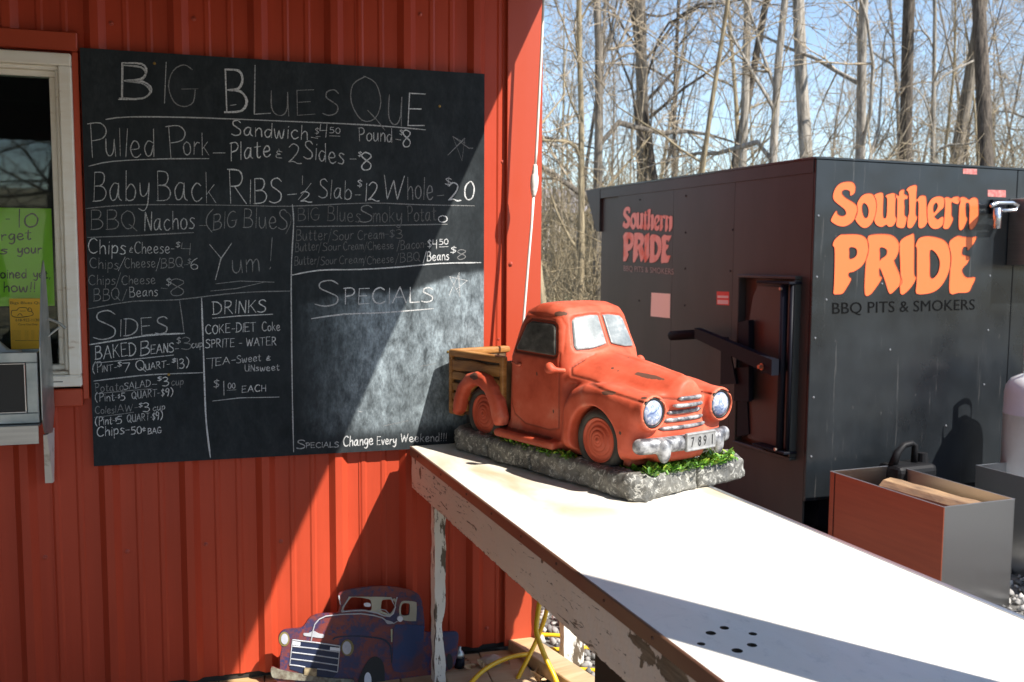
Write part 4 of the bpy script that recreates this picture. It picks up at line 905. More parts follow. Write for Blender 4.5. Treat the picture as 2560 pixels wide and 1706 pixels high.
# ================================================================== resin truck ornament (shapes grown from distance fields)
def surface_nets(F, org, h):
    """F (nx,ny,nz) sampled distance -> verts, quads of the zero surface"""
    nx, ny, nz = F.shape
    S = F < 0
    c = [S[i:nx - 1 + i, j:ny - 1 + j, k:nz - 1 + k] for i in (0, 1) for j in (0, 1) for k in (0, 1)]
    cnt = sum(x.astype(np.int8) for x in c)
    act = (cnt > 0) & (cnt < 8)
    idx = np.full(act.shape, -1, np.int64); n = int(act.sum()); idx[act] = np.arange(n)
    I, J, K = np.nonzero(act)
    acc = np.zeros((n, 3)); w = np.zeros(n)
    corners = [(i, j, k) for i in (0, 1) for j in (0, 1) for k in (0, 1)]
    for a in corners:
        for ax in range(3):
            if a[ax] == 0:
                b = list(a); b[ax] = 1
                fa = F[I + a[0], J + a[1], K + a[2]]; fb = F[I + b[0], J + b[1], K + b[2]]
                mk = (fa < 0) != (fb < 0)
                t = np.where(mk, fa / np.where(fa == fb, 1, fa - fb), 0)
                p = np.zeros((n, 3)); p[:] = a; p[:, ax] += t
                acc += p * mk[:, None]; w += mk
    V = (acc / w[:, None] + np.stack([I, J, K], 1)) * h + np.array(org)
    quads = []
    for ax in range(3):
        o1, o2 = [(1, 2), (2, 0), (0, 1)][ax]
        sl0 = [slice(1, -1)] * 3; sl1 = [slice(1, -1)] * 3
        sl0[ax] = slice(0, -1); sl1[ax] = slice(1, None)
        A = S[tuple(sl0)]; B = S[tuple(sl1)]
        e = np.argwhere(A != B)
        if len(e) == 0: continue
        flip = A[tuple(e.T)]
        base = e.copy(); base[:, o1] += 1; base[:, o2] += 1
        def cell(d1, d2):
            q = base.copy(); q[:, o1] -= d1; q[:, o2] -= d2
            return idx[tuple(q.T)]
        q = np.stack([cell(1, 1), cell(0, 1), cell(0, 0), cell(1, 0)], 1)
        q[~flip] = q[~flip][:, ::-1]
        quads.append(q)
    Q = np.concatenate(quads)
    Q = Q[(Q >= 0).all(1)]
    return V, Q
def grid(lo, hi, h):
    ax = [np.arange(lo[i], hi[i] + h, h, dtype=np.float32) for i in range(3)]
    return ax[0][:, None, None], ax[1][None, :, None], ax[2][None, None, :]
def poly_sd(x, y, pts):
    """signed distance to a closed polygon (x, y broadcastable)"""
    x, y = np.broadcast_arrays(x, y); x = x.astype(np.float32); y = y.astype(np.float32)
    d = np.full(x.shape, 1e9, np.float32); ins = np.zeros(x.shape, bool)
    n = len(pts)
    for i in range(n):
        x1, y1 = pts[i]; x2, y2 = pts[(i + 1) % n]
        ex, ey = x2 - x1, y2 - y1; wx, wy = x - x1, y - y1
        t = np.clip((wx * ex + wy * ey) / (ex * ex + ey * ey + 1e-12), 0, 1)
        d = np.minimum(d, (wx - ex * t) ** 2 + (wy - ey * t) ** 2)
        if y1 != y2:
            cr = ((y1 > y) != (y2 > y)) & (x < (x2 - x1) * (y - y1) / (y2 - y1) + x1)
            ins ^= cr
    return np.where(ins, -1, 1) * np.sqrt(d)
def line_d(x, y, pts):
    x, y = np.broadcast_arrays(x, y)
    d = np.full(x.shape, 1e9, np.float32)
    for (x1, y1), (x2, y2) in zip(pts, pts[1:]):
        ex, ey = x2 - x1, y2 - y1
        t = np.clip(((x - x1) * ex + (y - y1) * ey) / (ex * ex + ey * ey + 1e-12), 0, 1)
        d = np.minimum(d, (x - x1 - ex * t) ** 2 + (y - y1 - ey * t) ** 2)
    return np.sqrt(d)
def rint(a, b, r):
    a = a + r; b = b + r
    return np.minimum(np.maximum(a, b), 0) + np.sqrt(np.maximum(a, 0) ** 2 + np.maximum(b, 0) ** 2) - r
def smin(a, b, k):
    h_ = np.clip(0.5 + 0.5 * (b - a) / k, 0, 1)
    return b + (a - b) * h_ - k * h_ * (1 - h_)
def smax(a, b, k): return -smin(-a, -b, k)
def rbox(x, y, z, lo, hi, r):
    c = [(lo[i] + hi[i]) / 2 for i in range(3)]; s = [(hi[i] - lo[i]) / 2 - r for i in range(3)]
    qx, qy, qz = np.abs(x - c[0]) - s[0], np.abs(y - c[1]) - s[1], np.abs(z - c[2]) - s[2]
    return np.sqrt(np.maximum(qx, 0) ** 2 + np.maximum(qy, 0) ** 2 + np.maximum(qz, 0) ** 2) + np.minimum(np.maximum(qx, np.maximum(qy, qz)), 0) - r
def ell(x, y, z, c, r):
    k0 = np.sqrt(((x - c[0]) / r[0]) ** 2 + ((y - c[1]) / r[1]) ** 2 + ((z - c[2]) / r[2]) ** 2)
    return (k0 - 1) * min(r)
def capsule(x, y, z, a, b, r):
    ba = [b[i] - a[i] for i in range(3)]; L = sum(v * v for v in ba) + 1e-12
    t = np.clip(((x - a[0]) * ba[0] + (y - a[1]) * ba[1] + (z - a[2]) * ba[2]) / L, 0, 1)
    return np.sqrt((x - a[0] - ba[0] * t) ** 2 + (y - a[1] - ba[1] * t) ** 2 + (z - a[2] - ba[2] * t) ** 2) - r
def vnoise(seed, x, y, z, cell):
    """cheap value noise on a lattice"""
    rng = np.random.default_rng(seed); L = rng.random((32, 32, 32)).astype(np.float32)
    x, y, z = np.broadcast_arrays(x / cell, y / cell, z / cell)
    xi, yi, zi = np.floor(x).astype(int), np.floor(y).astype(int), np.floor(z).astype(int)
    fx, fy, fz = x - xi, y - yi, z - zi
    fx = fx * fx * (3 - 2 * fx); fy = fy * fy * (3 - 2 * fy); fz = fz * fz * (3 - 2 * fz)
    g = lambda a, b, c: L[(xi + a) % 32, (yi + b) % 32, (zi + c) % 32]
    c00 = g(0, 0, 0) * (1 - fx) + g(1, 0, 0) * fx; c10 = g(0, 1, 0) * (1 - fx) + g(1, 1, 0) * fx
    c01 = g(0, 0, 1) * (1 - fx) + g(1, 0, 1) * fx; c11 = g(0, 1, 1) * (1 - fx) + g(1, 1, 1) * fx
    return (c00 * (1 - fy) + c10 * fy) * (1 - fz) + (c01 * (1 - fy) + c11 * fy) * fz

ANG = 37.5
N0 = hit(1590, 1262, (0, 0, TH), Vector((0, 0, 1)))
# local axes: x forwards (u = -x counts back from the front), y away from the viewer's side, z up
UW = frame((N0.x, N0.y, TH), -(90 - ANG))
WC = 0.194
ROOT = UW @ Matrix.Translation((-0.40, 0.235, 0))
tr = thing('truck_ornament', 'orange red resin pickup truck ornament on a grey stone base standing on the table', 'ornament', ROOT)
def to_local(V):
    """(u, w, z) -> mesh space of the ornament"""
    V = np.asarray(V, float); R = V.copy(); R[:, 0] = -V[:, 0] + 0.40; R[:, 1] = V[:, 1] - 0.235
    return R
def sdf_part(name, fn, lo, hi, h, mat, parent=None, attr=None, relax=1, **k):
    u, w, z = grid(lo, hi, h)
    F = np.broadcast_to(fn(u, w, z), (u.shape[0], w.shape[1], z.shape[2]))
    V, Q = surface_nets(np.asarray(F, np.float32), lo, h)
    for _ in range(relax):
        acc = np.zeros_like(V); cn = np.zeros(len(V))
        for a_, b_ in ((0, 1), (1, 2), (2, 3), (3, 0)):
            np.add.at(acc, Q[:, a_], V[Q[:, b_]]); np.add.at(cn, Q[:, a_], 1)
            np.add.at(acc, Q[:, b_], V[Q[:, a_]]); np.add.at(cn, Q[:, b_], 1)
        V = V * 0.5 + 0.5 * acc / np.maximum(cn, 1)[:, None]
    L = to_local(V)
    a_, b_, c_ = L[Q[:, 0]], L[Q[:, 1]], L[Q[:, 2]]; d_ = L[Q[:, 3]]
    cen = L.mean(0)
    vol = (np.cross(b_ - a_, c_ - a_) * (a_ - cen)).sum() + (np.cross(c_ - a_, d_ - a_) * (a_ - cen)).sum()
    if vol < 0: Q = Q[:, ::-1]
    o = fastmesh(name, L, Q, mat, parent or tr, True, **k)
    if attr:
        for an, fa in attr.items():
            a = o.data.attributes.new(an, 'FLOAT', 'POINT'); a.data.foreach_set('value', fa(V[:, 0], V[:, 1], V[:, 2]).astype(np.float32))
    return o
CAB = [(0.30, 0.09), (0.297, 0.30), (0.305, 0.357), (0.352, 0.455), (0.372, 0.474), (0.43, 0.486), (0.50, 0.482), (0.548, 0.464), (0.572, 0.42), (0.598, 0.33), (0.604, 0.09)]
FEND = [(0.352, 0.085), (0.345, 0.16), (0.325, 0.215), (0.285, 0.255), (0.225, 0.278), (0.15, 0.282), (0.08, 0.272), (0.035, 0.262), (0.022, 0.24), (0.026, 0.18), (0.045, 0.13), (0.062, 0.10), (0.085, 0.095), (0.10, 0.085)]
SIDE_GL = [(0.366, 0.338), (0.384, 0.420), (0.400, 0.430), (0.500, 0.433), (0.522, 0.421), (0.558, 0.345), (0.552, 0.334), (0.378, 0.330)]
def hw_cab(z): return np.interp(z, [0, 0.32, 0.345, 0.47], [0.151, 0.151, 0.146, 0.124]).astype(np.float32)
def body_sdf(u, w, z, raw=False):
    q = np.abs(w - WC)
    front = np.clip((0.47 - u) / 0.12, 0, 1)
    ub = u - 1.5 * q ** 2 * front + 0.6 * q ** 2 * (1 - front)
    d = rint(poly_sd(ub, z + 0.5 * q ** 2, CAB), q - hw_cab(z), 0.030)
    # bonnet
    hw = np.interp(u, [0.0, 0.03, 0.15, 0.32], [0.050, 0.066, 0.112, 0.142]).astype(np.float32)
    zc = np.interp(u, [-0.02, -0.004, 0.006, 0.03, 0.08, 0.15, 0.32], [0.24, 0.275, 0.296, 0.306, 0.314, 0.325, 0.352]).astype(np.float32)
    ze = np.interp(u, [0.0, 0.03, 0.15, 0.32], [0.252, 0.258, 0.272, 0.292]).astype(np.float32)
    zt = zc - (zc - ze) * np.minimum(q / hw, 1.3) ** 2.1
    zt = zt + 0.0045 * np.exp(-(q / 0.006) ** 2) * np.clip((u - 0.005) / 0.03, 0, 1) * np.clip((0.30 - u) / 0.1, 0, 1)
    dh = rint((z - zt) * 0.85, smax(q - hw, np.maximum(0.0 + 1.8 * q ** 2 - u, u - 0.33), 0.02), 0.012)
    dh = smax(dh, ze - 0.025 - z, 0.01)
    d = smin(d, dh, 0.022)
    # front block behind the grille
    hb = np.interp(u, [0.02, 0.3], [0.085, 0.125]).astype(np.float32)
    g = rint(rint(q - hb, 0.020 + 1.6 * q ** 2 + (0.24 - z) * -0.06 - u, 0.02), np.maximum(z - 0.268, 0.085 - z), 0.015)
    g = np.maximum(g, u - 0.33)
    d = smin(d, g, 0.012)
    # front fenders
    qo = np.interp(u, [0.01, 0.05, 0.12, 0.30, 0.35], [0.160, 0.172, 0.182, 0.176, 0.150]).astype(np.float32)
    fd = rint(poly_sd(u, z, FEND), np.abs(q - (qo + 0.085) / 2) - (qo - 0.085) / 2, 0.034)
    d = smin(d, fd, 0.020)
    # headlight pods
    pod = rint(np.sqrt((q - 0.128) ** 2 + (z - 0.222) ** 2) - np.interp(u, [0.0, 0.03, 0.12], [0.0475, 0.046, 0.034]).astype(np.float32), np.abs(u - 0.06) - 0.056, 0.010)
    d = smin(d, pod, 0.016)
    # running board and sill
    rb = rbox(u, q, z, (0.335, 0.120, 0.078), (0.610, 0.188, 0.101), 0.009)
    d = smin(d, rb, 0.016)
    d = smin(d, rbox(u, q, z, (0.08, -0.1, 0.07), (0.60, 0.142, 0.125), 0.01), 0.01)
    # lower valance
    d = smin(d, rbox(u, q, z, (0.028, -0.1, 0.10), (0.09, 0.150, 0.17), 0.02), 0.025)
    # wheel openings
    arch = np.sqrt((u - 0.185) ** 2 + (z - 0.128) ** 2) - 0.0935
    arch = np.maximum(arch, 0.112 - q)
    d = smax(d, -arch, 0.009)
    arch2 = np.maximum(np.sqrt((u - 0.185) ** 2 + (z - 0.128) ** 2) - 0.090, 0.09 - q)
    d = np.maximum(d, -arch2)
    if raw: return d
    # headlight recess
    hr = np.maximum(np.sqrt((q - 0.128) ** 2 + (z - 0.222) ** 2) - 0.0395, u - 0.016)
    d = smax(d, -hr, 0.003)
    # windows sunk a little, with seams for the door and the bonnet
    sg = poly_sd(u, z, SIDE_GL)
    d = d + 0.0045 * np.clip(1 - sg / 0.004, 0, 1) * (q > 0.09)
    d = d + 0.0040 * np.clip(1 - ws_sd(u, w, z) / 0.004, 0, 1) * (u < 0.40) * (z > 0.33)
    seam = line_d(u, z, [(0.356, 0.345), (0.352, 0.30), (0.352, 0.135), (0.39, 0.125), (0.50, 0.128), (0.550, 0.150), (0.570, 0.19), (0.576, 0.335)])
    d = d + 0.0030 * np.exp(-(seam / 0.0022) ** 2) * (q > 0.10) * (u > 0.335)
    seam = line_d(u, z, [(0.578, 0.335), (0.553, 0.430), (0.530, 0.449), (0.378, 0.442), (0.362, 0.42), (0.346, 0.345)])
    d = d + 0.0022 * np.exp(-(seam / 0.0022) ** 2) * (q > 0.085) * (u > 0.335)
    seam = line_d(u, z, [(0.31, 0.325), (0.322, 0.305), (0.312, 0.287), (0.24, 0.279), (0.15, 0.269), (0.03, 0.252), (0.005, 0.250)])
    d = d + 0.0032 * np.exp(-(seam / 0.0024) ** 2) * (u < 0.33)
    seam = line_d(u, z, [(0.322, 0.305), (0.31, 0.330), (0.30, 0.345)])
    d = d + 0.002 * np.exp(-(seam / 0.0024) ** 2) * (q > 0.06)
    # ribs of the running board
    d = d + 0.0008 * np.sin(u * 900) * ((z < 0.108) & (q > 0.143) & (u > 0.37) & (u < 0.58))
    return d
def ws_sd(u, w, z):
    """two front panes: outline in (w, z) with rounded corners"""
    q = np.abs(w - WC)
    pts = [(0.008, 0.368), (0.008, 0.449), (0.035, 0.450), (0.086, 0.444), (0.099, 0.434), (0.114, 0.364), (0.110, 0.353), (0.066, 0.355), (0.030, 0.362)]
    return poly_sd(q, z, pts) - 0.002
wear_px = [(1240 / 1, 0, 0)]
def resin_paint():
    m_, nt, p = base_mat('orange_resin_paint', (0.62, 0.10, 0.028), 0.55, 0, 0.35)
    n = noise(nt, 9, 6, 0.6); r = ramp(nt, n.outputs['Fac'], [(0.30, (0.40, 0.056, 0.022)), (0.46, (0.55, 0.088, 0.040)), (0.60, (0.62, 0.120, 0.062)), (0.74, (0.66, 0.22, 0.14))])
    aw = node(nt, 'ShaderNodeAttribute', attribute_name='wear'); ad = node(nt, 'ShaderNodeAttribute', attribute_name='antique')
    n2 = noise(nt, 55, 5, 0.7)
    ma = node(nt, 'ShaderNodeMath', operation='MULTIPLY_ADD'); nt.links.new(n2.outputs['Fac'], ma.inputs[0]); ma.inputs[1].default_value = 0.8; nt.links.new(aw.outputs['Fac'], ma.inputs[2])
    r2 = ramp(nt, ma.outputs[0], [(0.82, (0.0,)), (0.90, (1.0,))])
    c = mixc(nt, ad.outputs['Fac'], r.outputs['Color'], (0.11, 0.03, 0.016))
    c = mixc(nt, r2.outputs['Color'], c, (0.12, 0.055, 0.035))
    # light rubbed edges
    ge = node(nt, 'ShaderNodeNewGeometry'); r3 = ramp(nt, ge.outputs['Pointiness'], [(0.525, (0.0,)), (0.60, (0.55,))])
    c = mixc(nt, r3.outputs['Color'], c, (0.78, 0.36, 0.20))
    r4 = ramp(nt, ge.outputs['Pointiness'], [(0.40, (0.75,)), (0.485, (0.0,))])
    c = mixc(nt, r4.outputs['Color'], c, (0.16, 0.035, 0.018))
    nt.links.new(c, p.inputs['Base Color'])
    n3 = noise(nt, 140, 4, 0.6); bump(nt, p, n3.outputs['Fac'], 0.18, 0.001)
    return m_
M_body = resin_paint()
h = 0.0032
u_, w_, z_ = grid((-0.02, 0.0, 0.05), (0.62, WC, 0.50), h)
WEAR = []   # filled with (centre, radii, angle) in u, w, z after the first surface exists
def wear_fn(u, w, z):
    a = np.zeros_like(u)
    for (cu_, cw, cz_), (ru, rw, rz), st in WEAR:
        d = np.sqrt(((u - cu_) / ru) ** 2 + ((w - cw) / rw) ** 2 + ((z - cz_) / rz) ** 2)
        a = np.maximum(a, st * np.clip(1.35 - d, 0, 1))
    return a
def antique_fn(u, w, z):
    q = np.abs(w - WC)
    sg = poly_sd(u, z, SIDE_GL); a = 0.9 * np.clip(1 - np.abs(sg) / 0.006, 0, 1) * (q > 0.09)
    ws = ws_sd(u, w, z); a = np.maximum(a, 0.35 * np.clip(1 - np.abs(ws) / 0.004, 0, 1) * (u < 0.42) * (z > 0.33))
    seam = line_d(u, z, [(0.31, 0.325), (0.322, 0.305), (0.312, 0.287), (0.24, 0.279), (0.15, 0.269), (0.03, 0.252), (0.005, 0.250)])
    a = np.maximum(a, 0.8 * np.exp(-(seam / 0.0026) ** 2) * (u < 0.33))
    seam = line_d(u, z, [(0.356, 0.345), (0.352, 0.30), (0.352, 0.135), (0.39, 0.125), (0.50, 0.128), (0.550, 0.150), (0.570, 0.19), (0.576, 0.335)])
    a = np.maximum(a, 0.6 * np.exp(-(seam / 0.0024) ** 2) * (q > 0.10) * (u > 0.335))
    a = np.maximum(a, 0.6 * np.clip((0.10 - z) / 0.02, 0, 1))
    a = np.maximum(a, 0.75 * ((z < 0.106) & (q > 0.143) & (q < 0.172) & (u > 0.37) & (u < 0.60)))
    return a
# half model mirrored: evaluate the full width (the shape is symmetric in q)
lo_, hi_ = (-0.02, WC - 0.198, 0.05), (0.63, WC + 0.198, 0.50)
# wear patches, in u, w, z of the near side (measured on the photograph)
WEAR = [((0.085, 0.125, 0.286), (0.045, 0.02, 0.014), 0.75), ((0.190, 0.045, 0.268), (0.035, 0.018, 0.016), 0.75), ((0.450, 0.120, 0.475), (0.035, 0.022, 0.02), 0.7), ((0.385, 0.068, 0.268), (0.006, 0.02, 0.009), 0.7),
        ((0.40, 0.068, 0.178), (0.006, 0.02, 0.009), 0.6), ((0.205, 0.14, 0.322), (0.008, 0.008, 0.01), 0.6), ((0.19, 0.20, 0.33), (0.008, 0.008, 0.01), 0.6), ((0.07, 0.035, 0.165), (0.010, 0.02, 0.012), 0.65), ((0.05, 0.06, 0.262), (0.014, 0.012, 0.01), 0.6)]
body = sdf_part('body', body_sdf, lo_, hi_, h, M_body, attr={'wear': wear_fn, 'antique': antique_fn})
# paint chips: measured points on the near side, carried onto the surface
co_ = np.empty(len(body.data.vertices) * 3); body.data.vertices.foreach_get('co', co_); co_ = co_.reshape(-1, 3)
bvh = BVHTree.FromPolygons([tuple(p_) for p_ in co_], [tuple(f_.vertices) for f_ in body.data.polygons])
Ri = ROOT.inverted(); Rr = Ri.to_3x3(); at_ = np.zeros(len(co_))
for X_, Y_, dx_, dy_, rl, rs_, st in ((1410, 628, 92, 20, 0.052, 0.011, .85), (1150, 738, 70, 4, 0.032, 0.009, .8), (826, 220, 60, 4, 0.034, 0.010, .8), (685, 615, 1, 14, 0.007, 0.004, .9), (793, 860, 2, 12, 0.007, 0.004, .8),
                          (1180, 577, 10, 2, 0.006, 0.005, .9), (1285, 510, 10, 2, 0.007, 0.005, .7), (1228, 1000, 4, 10, 0.007, 0.006, .8), (1385, 772, 16, 2, 0.012, 0.006, .8), (1215, 595, 10, 2, 0.005, 0.004, .6)):
    hs_ = [bvh.ray_cast(Ri @ O, (Rr @ ray(1080 + x_ / 2.6137, 700 + y_ / 2.6137)).normalized())[0] for x_, y_ in ((X_, Y_), (X_ + dx_, Y_ + dy_))]
    if hs_[0] is None or hs_[1] is None: continue
    c_ = np.array(hs_[0]); ax_ = np.array(hs_[1]) - c_; ax_ /= np.linalg.norm(ax_) + 1e-9
    r_ = co_ - c_; al = r_ @ ax_; pe = np.linalg.norm(r_ - al[:, None] * ax_, axis=1)
    at_ = np.maximum(at_, st * np.clip(1.35 - np.sqrt((al / rl) ** 2 + (pe / rs_) ** 2), 0, 1))
body.data.attributes['wear'].data.foreach_set('value', at_.astype(np.float32))
# glass
def pane_mat(name, c1, c2, c3):
    m_, nt, p = base_mat(name, c1, 0.3, 0, 0.5)
    n = noise(nt, 16, 6, 0.7, stretch=(1, 1, 1.6)); r = ramp(nt, n.outputs['Fac'], [(0.3, c1), (0.52, c2), (0.74, c3)])
    nt.links.new(r.outputs['Color'], p.inputs['Base Color']); n2 = noise(nt, 120, 3); bump(nt, p, n2.outputs['Fac'], 0.2, 0.001); return m_
M_ws = pane_mat('silver_window_paint', (0.14, 0.165, 0.17), (0.25, 0.28, 0.28), (0.50, 0.52, 0.50))
M_sw = pane_mat('dark_window_paint', (0.045, 0.042, 0.036), (0.11, 0.105, 0.09), (0.22, 0.21, 0.18))
def side_glass(u, w, z):
    return rint(poly_sd(u, z, SIDE_GL) + 0.006, body_sdf(u, w, z, True) - 0.0015, 0.004)
sdf_part('side_window', lambda u, w, z: np.maximum(side_glass(u, w, z), 0.012 - 0.0 - (body_sdf(u, w, z, True) + 0.02)), (0.355, 0.03, 0.32), (0.575, 0.12, 0.44), 0.003, M_sw)
sdf_part('side_window', lambda u, w, z: np.maximum(side_glass(u, w, z), 0.012 - (body_sdf(u, w, z, True) + 0.02)), (0.355, 0.265, 0.32), (0.575, 0.355, 0.44), 0.003, M_sw)
def ws_glass(u, w, z):
    return np.maximum(rint(ws_sd(u, w, z) + 0.003, body_sdf(u, w, z, True) - 0.0012, 0.004), -(body_sdf(u, w, z, True) + 0.008))
for a_, c_ in ((WC - 0.125, WC - 0.003), (WC + 0.003, WC + 0.125)):
    sdf_part('windscreen', ws_glass, (0.28, a_, 0.345), (0.395, c_, 0.46), 0.0026, M_ws)
# lamps
def lamp_mat():
    m_, nt, p = base_mat('painted_lamp', (0.5, 0.55, 0.7), 0.12, 0, 0.7)
    n = noise(nt, 38, 5, 0.7, dist=1.0); r = ramp(nt, n.outputs['Fac'], [(0.36, (0.07, 0.11, 0.26)), (0.47, (0.22, 0.28, 0.42)), (0.58, (0.58, 0.61, 0.64)), (0.7, (0.20, 0.25, 0.40))])
    nt.links.new(r.outputs['Color'], p.inputs['Base Color']); n2 = noise(nt, 70, 3, 0.5); bump(nt, p, n2.outputs['Fac'], 0.5, 0.003); return m_
M_lamp = lamp_mat(); M_ringb = base_mat('black_ring', (0.012, 0.012, 0.012), 0.45)[0]
for s_ in (-1, 1):
    c = to_local([[0.011, WC + s_ * 0.128, 0.222]])[0]
    Ml = Matrix.Translation(tuple(c)) @ Matrix.Rotation(math.radians(90), 4, 'Y')
    b = bmesh.new(); lathe(b, [(0.0, 0.0115), (0.012, 0.0105), (0.022, 0.0075), (0.030, 0.0025), (0.0335, -0.003), (0.0335, -0.007), (0, -0.007)], 32, Ml)
    hlp = make('headlight', b, M_lamp, tr, smooth=True)
    b = bmesh.new(); lathe(b, [(0.0325, -0.007), (0.0328, 0.000), (0.0350, 0.0022), (0.0385, 0.0015), (0.0398, -0.003), (0.0398, -0.008), (0.0325, -0.007)], 32, Ml); make('rim', b, M_ringb, hlp, smooth=True)
# grille bars
M_silver = varied('drybrushed_silver', (0.46, 0.46, 0.46), (0.10, 0.10, 0.11), 45, 0.42, 0.35, bumps=0.4, lo=0.37, hi=0.60, bscale=140)
for zc_, hl_ in ((0.252, 0.043), (0.2335, 0.054), (0.2145, 0.064), (0.195, 0.076), (0.1745, 0.088)):
    pts = []
    for t in np.linspace(-1, 1, 13):
        q_ = abs(t) * hl_
        lo_u, hi_u = -0.03, 0.09
        for _ in range(18):
            md = (lo_u + hi_u) / 2
            if float(np.asarray(body_sdf(np.float32([md]), np.float32([WC + q_]), np.float32([zc_]), True)).ravel()[0]) > 0: lo_u = md
            else: hi_u = md
        pts.append([hi_u - 0.0005, WC + t * hl_, zc_])
    P = to_local(pts)
    b = bmesh.new(); tube(b, [tuple(p) for p in P], [0.0025] + [0.0056] * 11 + [0.0025], 8)
    make('grille_bar', b, M_silver, tr, smooth=True)
# mirrors and door handle
def mirror(s_):
    y = WC + s_ * 0.176; yb = WC + s_ * 0.142
    return lambda u, w, z: smin(ell(u, w, z, (0.362, y, 0.305), (0.014, 0.015, 0.0165)), capsule(u, w, z, (0.340, yb, 0.298), (0.352, y, 0.302), 0.007), 0.010)
for s_ in (-1, 1):
    y = WC + s_ * 0.163
    sdf_part('mirror', mirror(s_), (0.32, y - 0.04, 0.27), (0.39, y + 0.04, 0.335), 0.003, M_body, attr={'wear': lambda u, w, z: u * 0, 'antique': lambda u, w, z: u * 0})
    y2 = WC + s_ * 0.156
    sdf_part('door_handle', lambda u, w, z: smin(capsule(u, w, z, (0.522, y2, 0.298), (0.532, y2, 0.298), 0.0055), capsule(u, w, z, (0.532, y2, 0.298), (0.556, y2 + s_ * 0.002, 0.303), 0.003), 0.006), (0.50, y2 - 0.015, 0.285), (0.57, y2 + 0.015, 0.315), 0.0022, M_body, attr={'wear': lambda u, w, z: u * 0, 'antique': lambda u, w, z: u * 0})
# bumper
def bump_sdf(u, w, z):
    q = np.abs(w - WC); uc = 0.000 + 0.9 * q ** 2
    d = rint(np.abs(z - 0.137) - 0.0205, rint(np.abs(u - uc) - 0.018, q - 0.176, 0.017), 0.017)
    d = smin(d, ell(u, q, z, (uc - 0.016, 0.104, 0.124), (0.015, 0.017, 0.031)), 0.005)
    return d
bmp = sdf_part('bumper', bump_sdf, (-0.045, WC - 0.195, 0.08), (0.06, WC + 0.195, 0.18), 0.003, M_silver)
def plate_sdf(u, w, z): return rbox(u, w, z, (-0.0225, 0.158, 0.116), (-0.010, 0.270, 0.164), 0.004) 
lp_ = sdf_part('licence_plate', lambda u, w, z: np.maximum(plate_sdf(u, w, z), -rbox(u, w, z, (-0.03, 0.163, 0.121), (-0.0205, 0.265, 0.159), 0.002)), (-0.03, 0.15, 0.110), (0.0, 0.28, 0.170), 0.0016, varied('plate_silver', (0.34, 0.34, 0.33), (0.22, 0.22, 0.22), 60, 0.5, 0.1, bumps=0.2), parent=tr)
M_num = base_mat('dark_digits', (0.02, 0.02, 0.02), 0.6)[0]
for txt, wc_ in (('7', 0.180), ('8', 0.207), ('9', 0.227), ('1', 0.254)):
    a_ = to_local([[-0.0212, wc_ - 0.0055, 0.127]])[0]; c_ = to_local([[-0.0212, wc_ + 0.0055, 0.127]])[0]; t2 = to_local([[-0.0212, wc_ - 0.0055, 0.153]])[0]
    if txt == '1': a_ = to_local([[-0.0212, wc_ + 0.000, 0.127]])[0]; t2 = to_local([[-0.0212, wc_ + 0.000, 0.153]])[0]; c_ = to_local([[-0.0212, wc_ + 0.0035, 0.127]])[0]
    fitted_text('plate_digit', txt, (a_, c_, t2), M_num, tr, off=0.0003)
# wheels
M_tyre = varied('resin_tyre', (0.022, 0.021, 0.017), (0.055, 0.050, 0.040), 20, 0.7, bumps=0.3)
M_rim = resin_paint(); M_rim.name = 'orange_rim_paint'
def wheel(u0, s_):
    c = to_local([[u0, WC + s_ * 0.141, 0.128]])[0]
    Mw = Matrix.Translation(tuple(c)) @ Matrix.Rotation(math.radians(90 if s_ < 0 else -90), 4, 'X')
    w_o = bpy.data.objects.new('wheel', None); w_o.empty_display_size = 0.05; link(w_o); w_o.parent = tr
    b = bmesh.new(); lathe(b, [(0.060, 0.010), (0.064, 0.0155), (0.072, 0.0165), (0.080, 0.013), (0.0855, 0.004), (0.086, -0.02), (0.080, -0.04), (0.05, -0.045), (0.05, 0.0), (0.060, 0.010)], 48, Mw)
    make('tyre', b, M_tyre, w_o, smooth=True)
    b = bmesh.new(); lathe(b, [(0, 0.0185), (0.005, 0.018), (0.0065, 0.0155), (0.010, 0.0165), (0.014, 0.0165), (0.0155, 0.0145), (0.018, 0.016), (0.026, 0.015), (0.028, 0.0115), (0.0305, 0.0135), (0.037, 0.012), (0.040, 0.0075), (0.043, 0.009), (0.050, 0.008), (0.053, 0.005), (0.057, 0.012), (0.0605, 0.0125), (0.062, 0.006)], 48, Mw)
    make('rim', b, M_rim, w_o, smooth=True)
for u0 in (0.185, 0.705):
    wheel(u0, -1); wheel(u0, 1)
